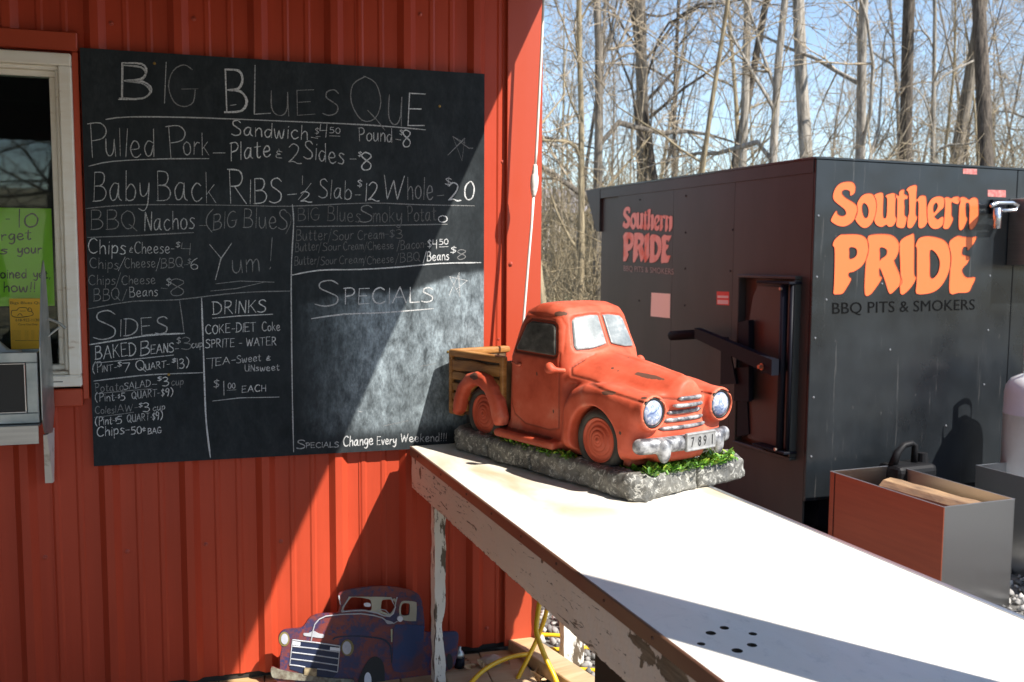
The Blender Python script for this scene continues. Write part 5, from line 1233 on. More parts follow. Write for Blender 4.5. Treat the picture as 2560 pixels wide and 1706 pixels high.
# rear fenders
RF = [(0.588, 0.112), (0.582, 0.135), (0.60, 0.185), (0.625, 0.222), (0.665, 0.250), (0.715, 0.258), (0.765, 0.246), (0.810, 0.208), (0.832, 0.160), (0.838, 0.118), (0.822, 0.112),
      (0.800, 0.128), (0.792, 0.165), (0.770, 0.200), (0.735, 0.218), (0.700, 0.218), (0.664, 0.200), (0.640, 0.168), (0.628, 0.130), (0.615, 0.108)]
def rear_f(s_):
    def f_(u, w, z):
        q = (w - WC) * s_
        d = rint(poly_sd(u, z, RF), np.abs(q - 0.163) - 0.020, 0.014)
        well = rint(poly_sd(u, z, [(0.60, 0.12), (0.625, 0.205), (0.67, 0.235), (0.715, 0.240), (0.77, 0.228), (0.815, 0.17), (0.825, 0.12)]), np.abs(q - 0.1445) - 0.0035, 0.002)
        return smin(d, d, 0.01)
    return f_
for s_ in (-1, 1):
    y = WC + s_ * 0.163
    sdf_part('rear_fender', rear_f(s_), (0.565, y - 0.03, 0.09), (0.855, y + 0.03, 0.275), 0.003, M_body,
             attr={'wear': lambda u, w, z: 0.8 * np.clip(1.35 - np.sqrt(((u - 0.715) / 0.03) ** 2 + ((z - 0.246) / 0.014) ** 2), 0, 1) * (w < WC), 'antique': lambda u, w, z: 0.35 * np.clip(1 - np.abs(u - 0.60) / 0.03, 0, 1) * (z > .2)})
# wooden bed
def wood_paint():
    m_, nt, p = base_mat('painted_wood_resin', (0.36, 0.20, 0.08), 0.55)
    n = noise(nt, 10, 7, 0.7, stretch=(0.5, 1, 4), dist=0.5); r = ramp(nt, n.outputs['Fac'], [(0.3, (0.20, 0.075, 0.014)), (0.5, (0.36, 0.155, 0.036)), (0.68, (0.52, 0.26, 0.08))])
    ge = node(nt, 'ShaderNodeNewGeometry'); r4 = ramp(nt, ge.outputs['Pointiness'], [(0.38, (0.9,)), (0.485, (0.0,))])
    c = mixc(nt, r4.outputs['Color'], r.outputs['Color'], (0.035, 0.018, 0.008))
    nt.links.new(c, p.inputs['Base Color']); bump(nt, p, n.outputs['Fac'], 0.4, 0.003); return m_
M_woodp = wood_paint()
bed = bpy.data.objects.new('bed', None); bed.empty_display_size = 0.05; link(bed); bed.parent = tr
BU0, BU1, BQ = 0.606, 0.895, 0.158
def bed_frame(u, w, z):
    q = np.abs(w - WC)
    d = rbox(u, q, z, (BU0, -0.2, 0.105), (BU1, BQ - 0.006, 0.310), 0.006)
    d = smax(d, -rbox(u, q, z, (BU0 + 0.014, -0.2, 0.262), (BU1 - 0.016, BQ - 0.020, 0.40), 0.004), 0.004)
    well = np.maximum(np.sqrt((u - 0.705) ** 2 + (z - 0.128) ** 2) - 0.092, 0.10 - q); d = np.maximum(d, -well)
    rail = rbox(u, q, z, (BU0, BQ - 0.024, 0.292), (BU1, BQ, 0.315), 0.006)
    rail = np.minimum(rail, rbox(u, q, z, (BU1 - 0.022, -0.2, 0.292), (BU1 + 0.001, BQ, 0.315), 0.006))
    d = rail
    st = rbox(u, q, z, (BU0 - 0.002, BQ - 0.02, 0.108), (BU0 + 0.016, BQ, 0.305), 0.005)
    st = np.minimum(st, rbox(u, q, z, (BU1 - 0.015, BQ - 0.02, 0.108), (BU1 + 0.001, BQ, 0.305), 0.005))
    st = np.minimum(st, rbox(u, q, z, (BU1 - 0.07, BQ - 0.02, 0.104), (BU1, BQ - .001, 0.118), 0.004))
    return smin(d, st, 0.004)
def bed_core(u, w, z):
    q = np.abs(w - WC)
    d = rbox(u, q, z, (BU0, -0.2, 0.108), (BU1 - 0.004, BQ - 0.013, 0.300), 0.004)
    d = smax(d, -rbox(u, q, z, (BU0 + 0.012, -0.2, 0.262), (BU1 - 0.016, BQ - 0.020, 0.40), 0.004), 0.004)
    well = np.maximum(np.sqrt((u - 0.705) ** 2 + (z - 0.128) ** 2) - 0.092, 0.09 - q)
    return np.maximum(d, -well)
M_core = varied('dark_wood_resin', (0.05, 0.025, 0.010), (0.30, 0.19, 0.09), 8, 0.6, lo=0.45, hi=0.7)
sdf_part('bed_core', bed_core, (BU0 - 0.015, WC - 0.18, 0.09), (BU1 + 0.02, WC + 0.18, 0.33), 0.0035, M_core, parent=bed)
sdf_part('bed_frame', bed_frame, (BU0 - 0.015, WC - 0.18, 0.09), (BU1 + 0.02, WC + 0.18, 0.33), 0.0035, M_woodp, parent=bed)
rn = random.Random(8)
zs_ = [0.120, 0.150, 0.181, 0.213, 0.246, 0.288]
for s_ in (-1, 1):
    for i, (za, zb_) in enumerate(zip(zs_, zs_[1:])):
        ph = rn.uniform(0, 6)
        def pl_(u, w, z, za=za, zb_=zb_, ph=ph, s_=s_):
            q = (w - WC) * s_
            wob = 0.0025 * np.sin(u * 38 + ph)
            d = rint(np.abs(z + wob - (za + zb_) / 2) - ((zb_ - za) / 2 - 0.0034), rint(np.abs(q - (BQ - 0.010)) - 0.0075, np.abs(u - (BU0 + BU1) / 2) - (BU1 - BU0) / 2 + 0.017, 0.003), 0.004)
            well = np.sqrt((u - 0.705) ** 2 + (z - 0.128) ** 2) - 0.092
            return np.maximum(d, -well)
        y = WC + s_ * (BQ - 0.008)
        sdf_part('side_plank', pl_, (BU0 + 0.01, y - 0.014, za - 0.006), (BU1 - 0.008, y + 0.014, zb_ + 0.006), 0.0026, M_woodp, parent=bed)
# black lamp cap in the bed
b = bmesh.new()
c = to_local([[0.650, WC + 0.01, 0.262]])[0]
lathe(b, [(0, 0.0), (0.045, 0.0), (0.045, 0.066), (0.043, 0.069), (0.030, 0.069), (0.029, 0.065), (0, 0.065)], 28, Matrix.Translation(tuple(c)))
bx(b, (c[0] + 0.002, c[1] - 0.050, c[2] + 0.01), (c[0] + 0.014, c[1] - 0.043, c[2] + 0.068), 0.001)
make('lamp_cap', b, base_mat('gloss_black', (0.012, 0.011, 0.012), 0.2)[0], tr, smooth=False)
# stone base
def stone_mat():
    m_, nt, p = base_mat('grey_stone_resin', (0.2, 0.2, 0.18), 0.55)
    n = noise(nt, 11, 6, 0.65); r = ramp(nt, n.outputs['Fac'], [(0.32, (0.055, 0.055, 0.05)), (0.6, (0.17, 0.165, 0.145)), (0.78, (0.26, 0.245, 0.21))])
    n2 = noise(nt, 52, 7, 0.75, dist=1.6); r2 = ramp(nt, n2.outputs['Fac'], [(0.53, (0.0,)), (0.60, (0.85,))])
    c = mixc(nt, r2.outputs['Color'], r.outputs['Color'], (0.50, 0.49, 0.44))
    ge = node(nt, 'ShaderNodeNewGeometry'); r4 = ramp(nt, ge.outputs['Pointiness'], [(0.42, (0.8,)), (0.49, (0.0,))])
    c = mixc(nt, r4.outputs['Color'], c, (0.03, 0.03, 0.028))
    nt.links.new(c, p.inputs['Base Color']); bump(nt, p, n2.outputs['Fac'], 0.6, 0.004); return m_
M_stone = stone_mat()
BASE = [(-0.010, 0.030), (0.022, -0.008), (0.10, -0.004), (0.24, 0.010), (0.30, 0.002), (0.46, 0.006), (0.60, -0.004), (0.64, 0.006), (0.80, 0.002), (0.850, 0.03), (0.868, 0.20), (0.85, 0.40), (0.80, 0.46), (0.5, 0.475), (0.2, 0.47), (0.06, 0.478), (0.012, 0.44), (0.004, 0.30), (0.012, 0.20), (0.000, 0.12)]
def base_sdf(u, w, z):
    ps = poly_sd(u, w, BASE)
    n1 = vnoise(1, u, w, z, 0.05) - 0.5; n2_ = vnoise(2, u, w, z, 0.018) - 0.5; n3 = vnoise(3, u, w, z, 0.008) - 0.5
    zt = 0.066 + 0.006 * np.clip(u / 0.8, 0, 1) - 0.006 * np.clip(1 + ps / 0.025, 0, 1) - 0.012 * np.clip(-(ps + 0.05) / 0.03, 0, 1)
    d = rint(ps + 0.004 + 0.04 * np.maximum(z - 0.02, 0), np.maximum(z - zt, 0.0 - z), 0.014)
    d = d + n1 * 0.012 * (z > 0.004) + n2_ * 0.008 + n3 * 0.004
    for x0, y0, x1, y1 in ((0.44, -0.05, 0.43, 0.05), (0.655, -0.05, 0.64, 0.05), (-0.05, 0.235, 0.06, 0.25)):
        dl = line_d(u + 0.006 * np.sin(z * 120), w, [(x0, y0), (x1, y1)])
        d = d + 0.011 * np.exp(-(dl / 0.0028) ** 2)
    return np.maximum(d, 0.0005 - z)
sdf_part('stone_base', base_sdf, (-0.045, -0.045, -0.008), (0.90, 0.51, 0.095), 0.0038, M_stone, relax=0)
# moss: many small leaves
M_moss, nt, p = base_mat('green_moss_resin', (0.12, 0.28, 0.02), 0.5)
at = node(nt, 'ShaderNodeAttribute', attribute_name='tint'); r = ramp(nt, at.outputs['Fac'], [(0.0, (0.03, 0.10, 0.012)), (0.45, (0.10, 0.26, 0.02)), (0.8, (0.28, 0.42, 0.04)), (1.0, (0.60, 0.55, 0.06))])
nt.links.new(r.outputs['Color'], p.inputs['Base Color'])
rn = random.Random(21); v = []; f = []; tint = []
def leaf(p0, sz):
    yaw = rn.uniform(0, 6.28); up = rn.uniform(0.2, 1.2); dx, dy = math.cos(yaw), math.sin(yaw); t = min(1, max(0, rn.gauss(0.45, 0.25)))
    w0 = sz * rn.uniform(0.2, 0.4)
    i = len(v); tip = (p0[0] + dx * sz, p0[1] + dy * sz, p0[2] + sz * up); mid = (p0[0] + dx * sz * .5, p0[1] + dy * sz * .5, p0[2] + sz * up * .65)
    v.extend([p0, (mid[0] - dy * w0, mid[1] + dx * w0, mid[2]), tip, (mid[0] + dy * w0, mid[1] - dx * w0, mid[2]), (mid[0], mid[1], mid[2] - w0 * 0.4)])
    f.extend([(i, i + 1, i + 4), (i + 1, i + 2, i + 4), (i + 2, i + 3, i + 4), (i + 3, i, i + 4)]); tint.extend([t * .5, t, min(1, t + .2), t, t * .5])
def patch(u0, w0, u1, w1, n_, z0=0.05, sz=0.016):
    for _ in range(n_):
        t = rn.random(); k_ = 0.5 + 0.5 * math.sin(t * 23 + u0 * 50)
        if rn.random() > 0.45 + 0.55 * k_: continue
        leaf((u0 + (u1 - u0) * t + rn.gauss(0, 0.009), w0 + (w1 - w0) * t + rn.gauss(0, 0.008), z0 + rn.uniform(-0.004, 0.010)), sz * rn.uniform(0.5, 1.2))
patch(0.02, 0.06, 0.018, 0.38, 700, 0.060, 0.018); patch(0.05, 0.10, 0.05, 0.42, 300, 0.055, 0.024)
patch(0.28, 0.026, 0.62, 0.034, 620, 0.060, 0.013); patch(0.28, 0.045, 0.60, 0.055, 300, 0.058, 0.016); patch(0.09, 0.055, 0.05, 0.09, 200, 0.05, 0.02)
patch(0.78, 0.06, 0.80, 0.40, 320, 0.05, 0.022); patch(0.10, 0.42, 0.7, 0.42, 300, 0.05, 0.02)
V = to_local(v)
ms = pydata('moss', V, f, M_moss, tr, kind='stuff')
a = ms.data.attributes.new('tint', 'FLOAT', 'POINT'); a.data.foreach_set('value', np.array(tint, np.float32))
# dark hidden chassis so that no light shows below the cab
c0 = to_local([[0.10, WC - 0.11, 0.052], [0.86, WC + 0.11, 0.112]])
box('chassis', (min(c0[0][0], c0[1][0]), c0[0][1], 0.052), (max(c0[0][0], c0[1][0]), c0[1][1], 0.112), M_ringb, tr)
# ================================================================== black smoker cabinet
A0 = hit(2037, 398, (0, 0, 1.80), Vector((0, 0, 1)))
SMK = frame((A0.x, A0.y, 0), 22.0)                # x along the front to the right, y along the side away, z up; corner at the origin
M_smf, nt, p = base_mat('black_enamel_front', (0.012, 0.014, 0.016), 0.33, 0, 0.6)
n = noise(nt, 1.9, 6, 0.62, stretch=(1, 1, 0.7)); r = ramp(nt, n.outputs['Fac'], [(0.3, (0.004, 0.0055, 0.007)), (0.7, (0.018, 0.022, 0.026))])  # blotches in the base colour imitate the panel's mottled reflections
c = scratch_dust(nt, r.outputs['Color'], (0.14, 0.13, 0.12), 34, 0.69, stretch=(1, 1, 0.4))
c = scratch_dust(nt, c, (0.055, 0.055, 0.055), 16, 0.62, stretch=(3.5, 1, 0.12))
nt.links.new(c, p.inputs['Base Color']); rr = ramp(nt, n.outputs['Fac'], [(0.3, (0.24,)), (0.7, (0.36,))]); nt.links.new(rr.outputs['Color'], p.inputs['Roughness'])
n2 = noise(nt, 2.2, 2); bump(nt, p, n2.outputs['Fac'], 0.6, 0.03)
M_sms, nt, p = base_mat('brown_black_enamel', (0.028, 0.030, 0.028), 0.42, 0, 0.4)
n = noise(nt, 3, 5, 0.6, stretch=(1, 1, 0.3)); r = ramp(nt, n.outputs['Fac'], [(0.3, (0.030, 0.033, 0.030)), (0.7, (0.050, 0.054, 0.049))])
nt.links.new(r.outputs['Color'], p.inputs['Base Color']); n2 = noise(nt, 1.3, 2); bump(nt, p, n2.outputs['Fac'], 0.3, 0.015)
M_bolt = base_mat('pale_screw', (0.26, 0.27, 0.28), 0.35, 0.6)[0]
M_blackst = base_mat('black_steel', (0.007, 0.008, 0.013), 0.5, 0.0, 0.15)[0]
M_orange, nt, p = base_mat('orange_vinyl_letters', (0.85, 0.17, 0.045), 0.42)
M_outl = base_mat('dark_red_outline', (0.22, 0.02, 0.012), 0.5)[0]
M_dgrey = base_mat('dark_grey_letters', (0.002, 0.002, 0.002), 0.7, 0, 0.1)[0]
M_lgrey = base_mat('pale_grey_letters', (0.34, 0.34, 0.30), 0.5)[0]
smk = thing('smoker', 'large black barbecue smoker cabinet with orange lettering on its front and side', 'smoker', SMK)
LF, LS = 1.75, 2.10
def sp(x, y, off=0.0):   # side plane x = -off
    return local(SMK, x, y, -off, axis=0)
def fp(x, y, off=0.0):
    return local(SMK, x, y, -off, axis=1)
ZT2, ZB2 = 1.80, 0.235
b = bmesh.new()
bx(b, (0.012, 0.004, ZB2), (LF, LS - 0.01, ZT2 - 0.004), 0.003); make('cabinet', b, M_sms, smk)
b = bmesh.new(); bx(b, (0.0, -0.012, ZB2), (0.62 * 2, 0.0035, ZT2), 0.003); make('front_panel', b, M_smf, smk)
b = bmesh.new(); bx(b, (1.243, -0.012, ZB2), (LF, 0.0035, ZT2), 0.003); make('front_panel', b, M_smf, smk)
# side sheets with seams
ys = [0.004, 0.60, 1.185, 1.84]
for i, (ya, yb) in enumerate(zip(ys, ys[1:])):
    if i == 0:
        # opening for the firebox door recess
        q0 = sp(1858, 695); q1 = sp(1990, 1140)
        b = bmesh.new(); DY0, DY1, DZ0, DZ1 = 0.075, 0.50, 0.43, 1.262
        bx(b, (0.0, ya, ZB2 - 0.13), (0.0115, DY0, ZT2 - 0.06)); bx(b, (0.0, DY1, ZB2 - 0.13), (0.0115, yb - 0.002, ZT2 - 0.06)); bx(b, (0.0, DY0, ZB2 - 0.13), (0.0115, DY1, DZ0)); bx(b, (0.0, DY0, DZ1), (0.0115, DY1, ZT2 - 0.06))
        make('side_sheet', b, M_sms, smk)
    else:
        box('side_sheet', (0.0, ya, ZB2 - 0.13), (0.0115, yb - 0.002, ZT2 - 0.06), M_sms, smk)
box('top_flashing', (-0.004, 0.002, ZT2 - 0.0595), (0.0115, LS, ZT2), M_sms, smk)
box('roof_cap', (-0.008, -0.016, ZT2 + 0.001), (LF, LS, ZT2 + 0.010), M_smf, smk)
# flared hood at the back end of the side
v = [(-0.002, 1.845, ZT2), (-0.002, 2.10, ZT2), (-0.002, 2.02, 1.50), (-0.002, 1.845, 1.47)]
q = [sp(1502, 470), sp(1466, 477), sp(1492, 578), sp(1500, 580)]
v = [(-0.006, p_.y, p_.z) for p_ in q]; v2 = [(0.30, p_.y, p_.z) for p_ in q]
pydata('rear_hood', v + v2, [(0, 1, 2, 3)[::-1], (4, 5, 6, 7), (0, 1, 5, 4), (1, 2, 6, 5), (2, 3, 7, 6), (3, 0, 4, 7)], M_sms, smk)
# bolts along the roof edge and the front corner
bb = bmesh.new(); lathe(bb, [(0, 0.006), (0.006, 0.005), (0.008, 0.0)], 8); bolt_me = bpy.data.meshes.new('bolt'); bb.to_mesh(bolt_me); bb.free(); bolt_me.materials.append(M_blackst)
for i in range(11):
    make('bolt', bolt_me, None, smk, F=Matrix.Translation((0.03, 0.10 + i * 0.185, ZT2 + 0.010)))
for i in range(8): make('bolt', bolt_me, None, smk, F=Matrix.Translation((0.10 + i * 0.12, 0.02, ZT2 + 0.010)))
bb = bmesh.new(); lathe(bb, [(0, 0.003), (0.004, 0.0025), (0.006, 0.0)], 8, Matrix.Rotation(math.pi / 2, 4, 'X')); scr_me = bpy.data.meshes.new('screw'); bb.to_mesh(scr_me); bb.free(); scr_me.materials.append(M_bolt)
for x_, y_ in ((2046, 540), (2042, 693), (2038, 846), (2034, 994), (2028, 1142), (2460, 962), (2475, 690), (2066, 750), (2205, 710), (2225, 875), (2470, 826), (2365, 1065)):
    q = fp(x_, y_, 0.012); make('screw', scr_me, None, smk, F=Matrix.Translation((q.x, -0.0125, q.z)))
bb = bmesh.new(); lathe(bb, [(0, 0.003), (0.004, 0.0025), (0.006, 0.0)], 8, Matrix.Rotation(-math.pi / 2, 4, 'Y')); scs_me = bpy.data.meshes.new('screw'); bb.to_mesh(scs_me); bb.free(); scs_me.materials.append(M_blackst)
for x_, y_ in ((1715, 490), (1714, 582), (1713, 672), (1712, 764), (1600, 500), (1598, 752), (1832, 575), (1826, 678), (1878, 433), (1950, 425), (1496, 560), (1494, 510)):
    q = sp(x_, y_); make('screw', scs_me, None, smk, F=Matrix.Translation((-0.001, q.y, q.z)))
# understructure
b = bmesh.new(); bx(b, (0.03, 0.03, 0.02), (LF - 0.05, LS - 0.05, ZB2 - 0.135)); bx(b, (0.10, 0.01, 0.10), (LF - 0.05, LS - 0.05, ZB2 - 0.001)); make('skid_frame', b, M_blackst, smk)
for x_, y_ in ((0.08, 0.08), (0.08, LS - 0.15), (LF - 0.15, 0.08), (LF - 0.15, LS - 0.15)): box('foot', (x_, y_, -0.055), (x_ + 0.07, y_ + 0.07, 0.0199), M_blackst, smk)
# lettering, traced as flat vinyl
LET = [
 ('S', [[(495, 270), (490, 320), (455, 345), (450, 310), (420, 298), (395, 305), (392, 330), (420, 360), (470, 390), (505, 420), (512, 460), (500, 510), (460, 560), (410, 585), (360, 580), (315, 555), (303, 530), (340, 465), (352, 470), (358, 490), (390, 503), (420, 490), (412, 455), (370, 420), (330, 385), (318, 345), (335, 290), (370, 250), (420, 233), (470, 236)]]),
 ('o', [[(510, 400), (545, 345), (590, 325), (635, 335), (660, 400), (655, 480), (630, 550), (590, 592), (550, 595), (510, 560), (492, 520), (512, 460)], [(560, 402), (585, 420), (598, 460), (590, 510), (568, 515), (552, 480), (548, 430)]]),
 ('u', [[(640, 345), (665, 325), (712, 325), (712, 420), (712, 500), (722, 520), (738, 500), (742, 370), (728, 352), (750, 332), (808, 328), (808, 420), (808, 500), (818, 530), (790, 580), (755, 588), (735, 572), (700, 590), (660, 575), (642, 540), (650, 500), (662, 430), (655, 370)]]),
 ('t', [[(808, 330), (835, 345), (838, 315), (860, 295), (880, 300), (878, 330), (905, 345), (902, 370), (880, 375), (882, 430), (882, 495), (900, 520), (880, 590), (845, 598), (815, 580), (820, 520), (822, 440), (822, 370), (808, 355)]]),
 ('h', [[(893, 300), (925, 268), (975, 262), (975, 320), (975, 375), (1000, 345), (1035, 342), (1052, 370), (1056, 500), (1062, 545), (1030, 592), (990, 592), (988, 500), (988, 400), (972, 392), (968, 490), (980, 520), (940, 592), (902, 590), (905, 510), (915, 470), (912, 330)]]),
 ('e', [[(1062, 420), (1095, 365), (1150, 347), (1190, 365), (1188, 430), (1160, 460), (1120, 500), (1115, 510), (1140, 530), (1160, 515), (1185, 510), (1180, 570), (1140, 603), (1095, 600), (1065, 560), (1058, 490)], [(1110, 415), (1128, 400), (1140, 425), (1125, 460), (1110, 475), (1105, 445)]]),
 ('r', [[(1190, 365), (1215, 352), (1245, 365), (1265, 352), (1300, 350), (1318, 375), (1295, 410), (1262, 400), (1250, 395), (1250, 450), (1250, 500), (1262, 530), (1225, 600), (1182, 598), (1190, 540), (1198, 400)]]),
 ('n', [[(1300, 370), (1330, 352), (1358, 358), (1385, 375), (1410, 358), (1440, 360), (1458, 390), (1460, 500), (1452, 550), (1415, 605), (1388, 600), (1388, 500), (1388, 420), (1375, 400), (1360, 410), (1362, 500), (1372, 530), (1340, 602), (1305, 600), (1308, 430), (1318, 390)]]),
 ('P', [[(375, 650), (400, 646), (510, 645), (565, 665), (595, 710), (598, 770), (580, 840), (540, 900), (480, 940), (445, 948), (442, 975), (462, 1000), (430, 1060), (395, 1110), (350, 1118), (322, 1112), (325, 1050), (330, 900), (330, 760), (315, 735), (330, 690)], [(448, 752), (480, 750), (505, 770), (500, 815), (470, 835), (448, 835), (448, 790)]]),
 ('R', [[(600, 655), (640, 645), (720, 643), (790, 658), (835, 710), (838, 770), (815, 830), (800, 855), (830, 930), (862, 1015), (830, 1060), (775, 1112), (755, 1100), (735, 1040), (715, 980), (685, 910), (685, 970), (703, 990), (660, 1060), (610, 1120), (568, 1115), (570, 950), (580, 840), (598, 770), (592, 710), (590, 680)], [(688, 752), (720, 755), (742, 775), (735, 810), (700, 835), (688, 850), (688, 800)]]),
 ('I', [[(840, 720), (870, 675), (920, 650), (955, 650), (957, 800), (957, 960), (972, 985), (940, 1050), (880, 1112), (848, 1112), (843, 1040), (850, 1015), (848, 960), (844, 840)]]),
 ('D', [[(965, 735), (990, 680), (1040, 660), (1110, 665), (1185, 690), (1225, 740), (1242, 830), (1230, 930), (1190, 1020), (1130, 1085), (1060, 1112), (972, 1112), (972, 1040), (975, 980), (975, 860), (975, 760)], [(1080, 772), (1120, 790), (1150, 840), (1155, 890), (1140, 950), (1105, 990), (1080, 975), (1080, 880)]]),
 ('E', [[(1235, 700), (1290, 658), (1340, 665), (1400, 668), (1445, 668), (1415, 730), (1375, 775), (1370, 750), (1345, 745), (1335, 770), (1335, 808), (1390, 822), (1375, 870), (1345, 902), (1332, 930), (1345, 965), (1370, 985), (1435, 985), (1410, 1050), (1380, 1100), (1300, 1106), (1235, 1108), (1235, 960), (1245, 830), (1230, 740)]]),
]
def front_map(X, Y):
    q = fp(1980 + X / 3.136, 380 + Y / 3.136, 0.012); return q.x, q.z
LC = [sp(*q_) for q_ in ((1557, 517), (1683, 520), (1557, 654), (1679, 661))]
def side_map(X, Y):
    s_, t = (X - 303) / (1460 - 303), (Y - 233) / (1120 - 233)
    top = LC[0].lerp(LC[1], s_); bot = LC[2].lerp(LC[3], s_); q = top.lerp(bot, t)
    return q.y, q.z
def logo(mapper, M, tag_):
    b = bmesh.new()
    for i, (ch, loops) in enumerate(LET):
        sm_ = [smooth_curve(lp, True, 3) for lp in loops]
        mp = [[mapper(*q_) for q_ in lp] for lp in sm_]
        o = plate('letter', mp, 0.0006, M_orange, smk, M=M @ Matrix.Translation((0, -0.0004 * (i % 3), 0)))
        for lp in mp:
            ribbon(b, lp + [lp[0]], 0.0022 if tag_ else 0.0012, -0.0021 - 0.0001 * i, M=M)
    make('letter_outline', b, M_outl, smk)
logo(front_map, Matrix.Translation((0, -0.0125, 0)), True)
MS = Matrix(((0, 1, 0, -0.0008), (1, 0, 0, 0), (0, 0, 1, 0), (0, 0, 0, 1)))   # (x,y,z) -> (y, x, z): side plane, print side towards -x
_keep = M_orange; M_orange = varied('reflection_tinted_letters', (0.88, 0.52, 0.40), (0.80, 0.20, 0.10), 9, 0.5, lo=0.5, hi=0.68)  # salmon tone paints the side's pinkish reflection into the letters
logo(side_map, MS, False)
M_orange = _keep
def q3(f_, a_, c_, t_): return [tuple(Vector(f_(*p_)) ) for p_ in (a_, c_, t_)]
F_ = lambda x, y: fp(x, y, 0.0135); S_ = lambda x, y: sp(x, y, 0.0015)
fitted_text('small_lettering', 'BBQ PITS & SMOKERS', q3(F_, (2081, 791), (2437, 780), (2081, 757)), M_dgrey, smk)
fitted_text('small_lettering', 'BBQ PITS & SMOKERS', q3(S_, (1559, 680), (1684, 690), (1559, 664)), M_lgrey, smk)
# plates on the side
def side_quad(name, pts, t, mat, off=0.0):
    P = [sp(*q_) for q_ in pts]
    v = [(-off, p_.y, p_.z) for p_ in P] + [(-off - t, p_.y, p_.z) for p_ in P]
    return pydata(name, v, [(0, 1, 2, 3), (7, 6, 5, 4), (0, 4, 5, 1), (1, 5, 6, 2), (2, 6, 7, 3), (3, 7, 4, 0)], mat, smk)
side_quad('data_plate', [(1629, 732), (1676, 735), (1675, 796), (1627, 791)], 0.0015, base_mat('bare_steel_plate', (0.95, 0.93, 0.74), 0.5, 0.0)[0])
M_wr = base_mat('warning_red', (0.62, 0.05, 0.03), 0.5)[0]; M_ww = base_mat('warning_white', (0.7, 0.62, 0.58), 0.5)[0]
side_quad('warning_label', [(1792, 729), (1823, 730), (1823, 764), (1792, 762)], 0.0006, M_wr)
side_quad('label_panel', [(1794, 739), (1821, 740), (1821, 746), (1794, 745)], 0.0012, M_ww); side_quad('label_panel', [(1794, 750), (1821, 751), (1821, 761), (1794, 760)], 0.0012, M_ww)
def front_quad(name, pts, t, mat, off=0.0125, par=None):
    P = [fp(*q_, 0.012) for q_ in pts]
    v = [(p_.x, -off, p_.z) for p_ in P] + [(p_.x, -off - t, p_.z) for p_ in P]
    return pydata(name, v, [(0, 1, 2, 3), (7, 6, 5, 4), (0, 4, 5, 1), (1, 5, 6, 2), (2, 6, 7, 3), (3, 7, 4, 0)], mat, par or smk)
M_redtape = varied('faded_red_label', (0.45, 0.10, 0.09), (0.55, 0.25, 0.22), 60, 0.5)
front_quad('red_label', [(2407, 422), (2442, 423), (2442, 437), (2407, 435)], 0.0006, M_redtape); front_quad('red_label', [(2469, 475), (2514, 476), (2514, 494), (2469, 492)], 0.0006, M_redtape)
# door recess on the side, frame, door plate, rods and lever
b = bmesh.new(); bx(b, (0.0125, DY0, DZ0), (0.0135, DY1, DZ1)); make('recess_back', b, M_blackst, smk)
b = bmesh.new()
for lo, hi in (((-0.035, DY0 - 0.012, DZ1 - 0.004), (0.012, DY1 + 0.012, DZ1 + 0.012)), ((-0.035, DY1 - 0.002, DZ0), (0.012, DY1 + 0.012, DZ1 - 0.005)), ((-0.035, DY0 - 0.012, DZ0), (0.012, DY0 + 0.002, DZ1 - 0.005)), ((-0.035, DY0 - 0.012, DZ0 - 0.016), (0.012, DY1 + 0.012, DZ0 - 0.001))):
    bx(b, lo, hi, 0.003)
dfr = make('door_frame', b, M_sms, smk)
M_door = varied('warm_black_door', (0.040, 0.030, 0.026), (0.050, 0.038, 0.032), 4, 0.42)
dr = [(0.09, 0.46), (0.40, 0.46), (0.425, 0.56), (0.43, 0.80), (0.425, 1.02), (0.395, 1.16), (0.36, 1.22), (0.09, 1.22)]
plate('fire_door', [smooth_curve([dr[0]], False) and [q_ for q_ in dr]], 0.02, M_door, smk, M=MS @ Matrix.Translation((0, -0.002, 0)))
b = bmesh.new()
for yy, xo, r_ in ((0.112, -0.055, 0.018), (0.070, -0.045, 0.010)):
    tube(b, [(xo, yy, 0.455), (xo, yy, 1.235)], r_, 14)
make('hinge_rod', b, M_blackst, smk, smooth=True)
b = bmesh.new()
for zz in (0.462, 1.215):
    tube(b, [(-0.055, 0.112, zz - 0.012), (-0.055, 0.112, zz + 0.02)], 0.011, 8); tube(b, [(-0.083, 0.112, zz), (-0.073, 0.112, zz)], 0.008, 8)
make('hinge_bolt', b, base_mat('worn_bolt', (0.42, 0.33, 0.26), 0.35, 0.7)[0], smk)
b = bmesh.new()
b.free()
for zz in (0.452, 1.242): box('hinge_bracket', (-0.075, 0.055, zz - 0.006), (0.0, 0.30, zz + 0.006), M_blackst, smk, bevel=0.002)
def on_side(x, y, off): q = sp(x, y, off); return Vector((-off, q.y, q.z))
OL = 0.11
ga, gb = on_side(1677, 840, OL), on_side(1742, 836, OL)
b = bmesh.new(); tube(b, [ga, ga.lerp(gb, .04), gb], [0.020, 0.026, 0.025], 16); make('lever_grip', b, base_mat('rubber_grip', (0.008, 0.007, 0.008), 0.7, 0, 0.1)[0], smk, smooth=True)
la, lb = on_side(1744, 832, OL), on_side(1938, 917, OL)
dy_ = (lb - la); 
b = bmesh.new()
w_ = Vector((0, 0, 0.036)); t_ = Vector((0.020, 0, 0))
vs = [b.verts.new(p_) for p_ in (la - w_ * .8 - t_, lb - w_ * 1.15 - t_, lb + w_ * 0.9 - t_, la + w_ * .7 - t_, la - w_ * .8 + t_, lb - w_ * 1.15 + t_, lb + w_ * 0.9 + t_, la + w_ * .7 + t_)]
for q_ in ((0, 1, 2, 3), (7, 6, 5, 4), (0, 4, 5, 1), (1, 5, 6, 2), (2, 6, 7, 3), (3, 7, 4, 0)): b.faces.new([vs[i] for i in q_])
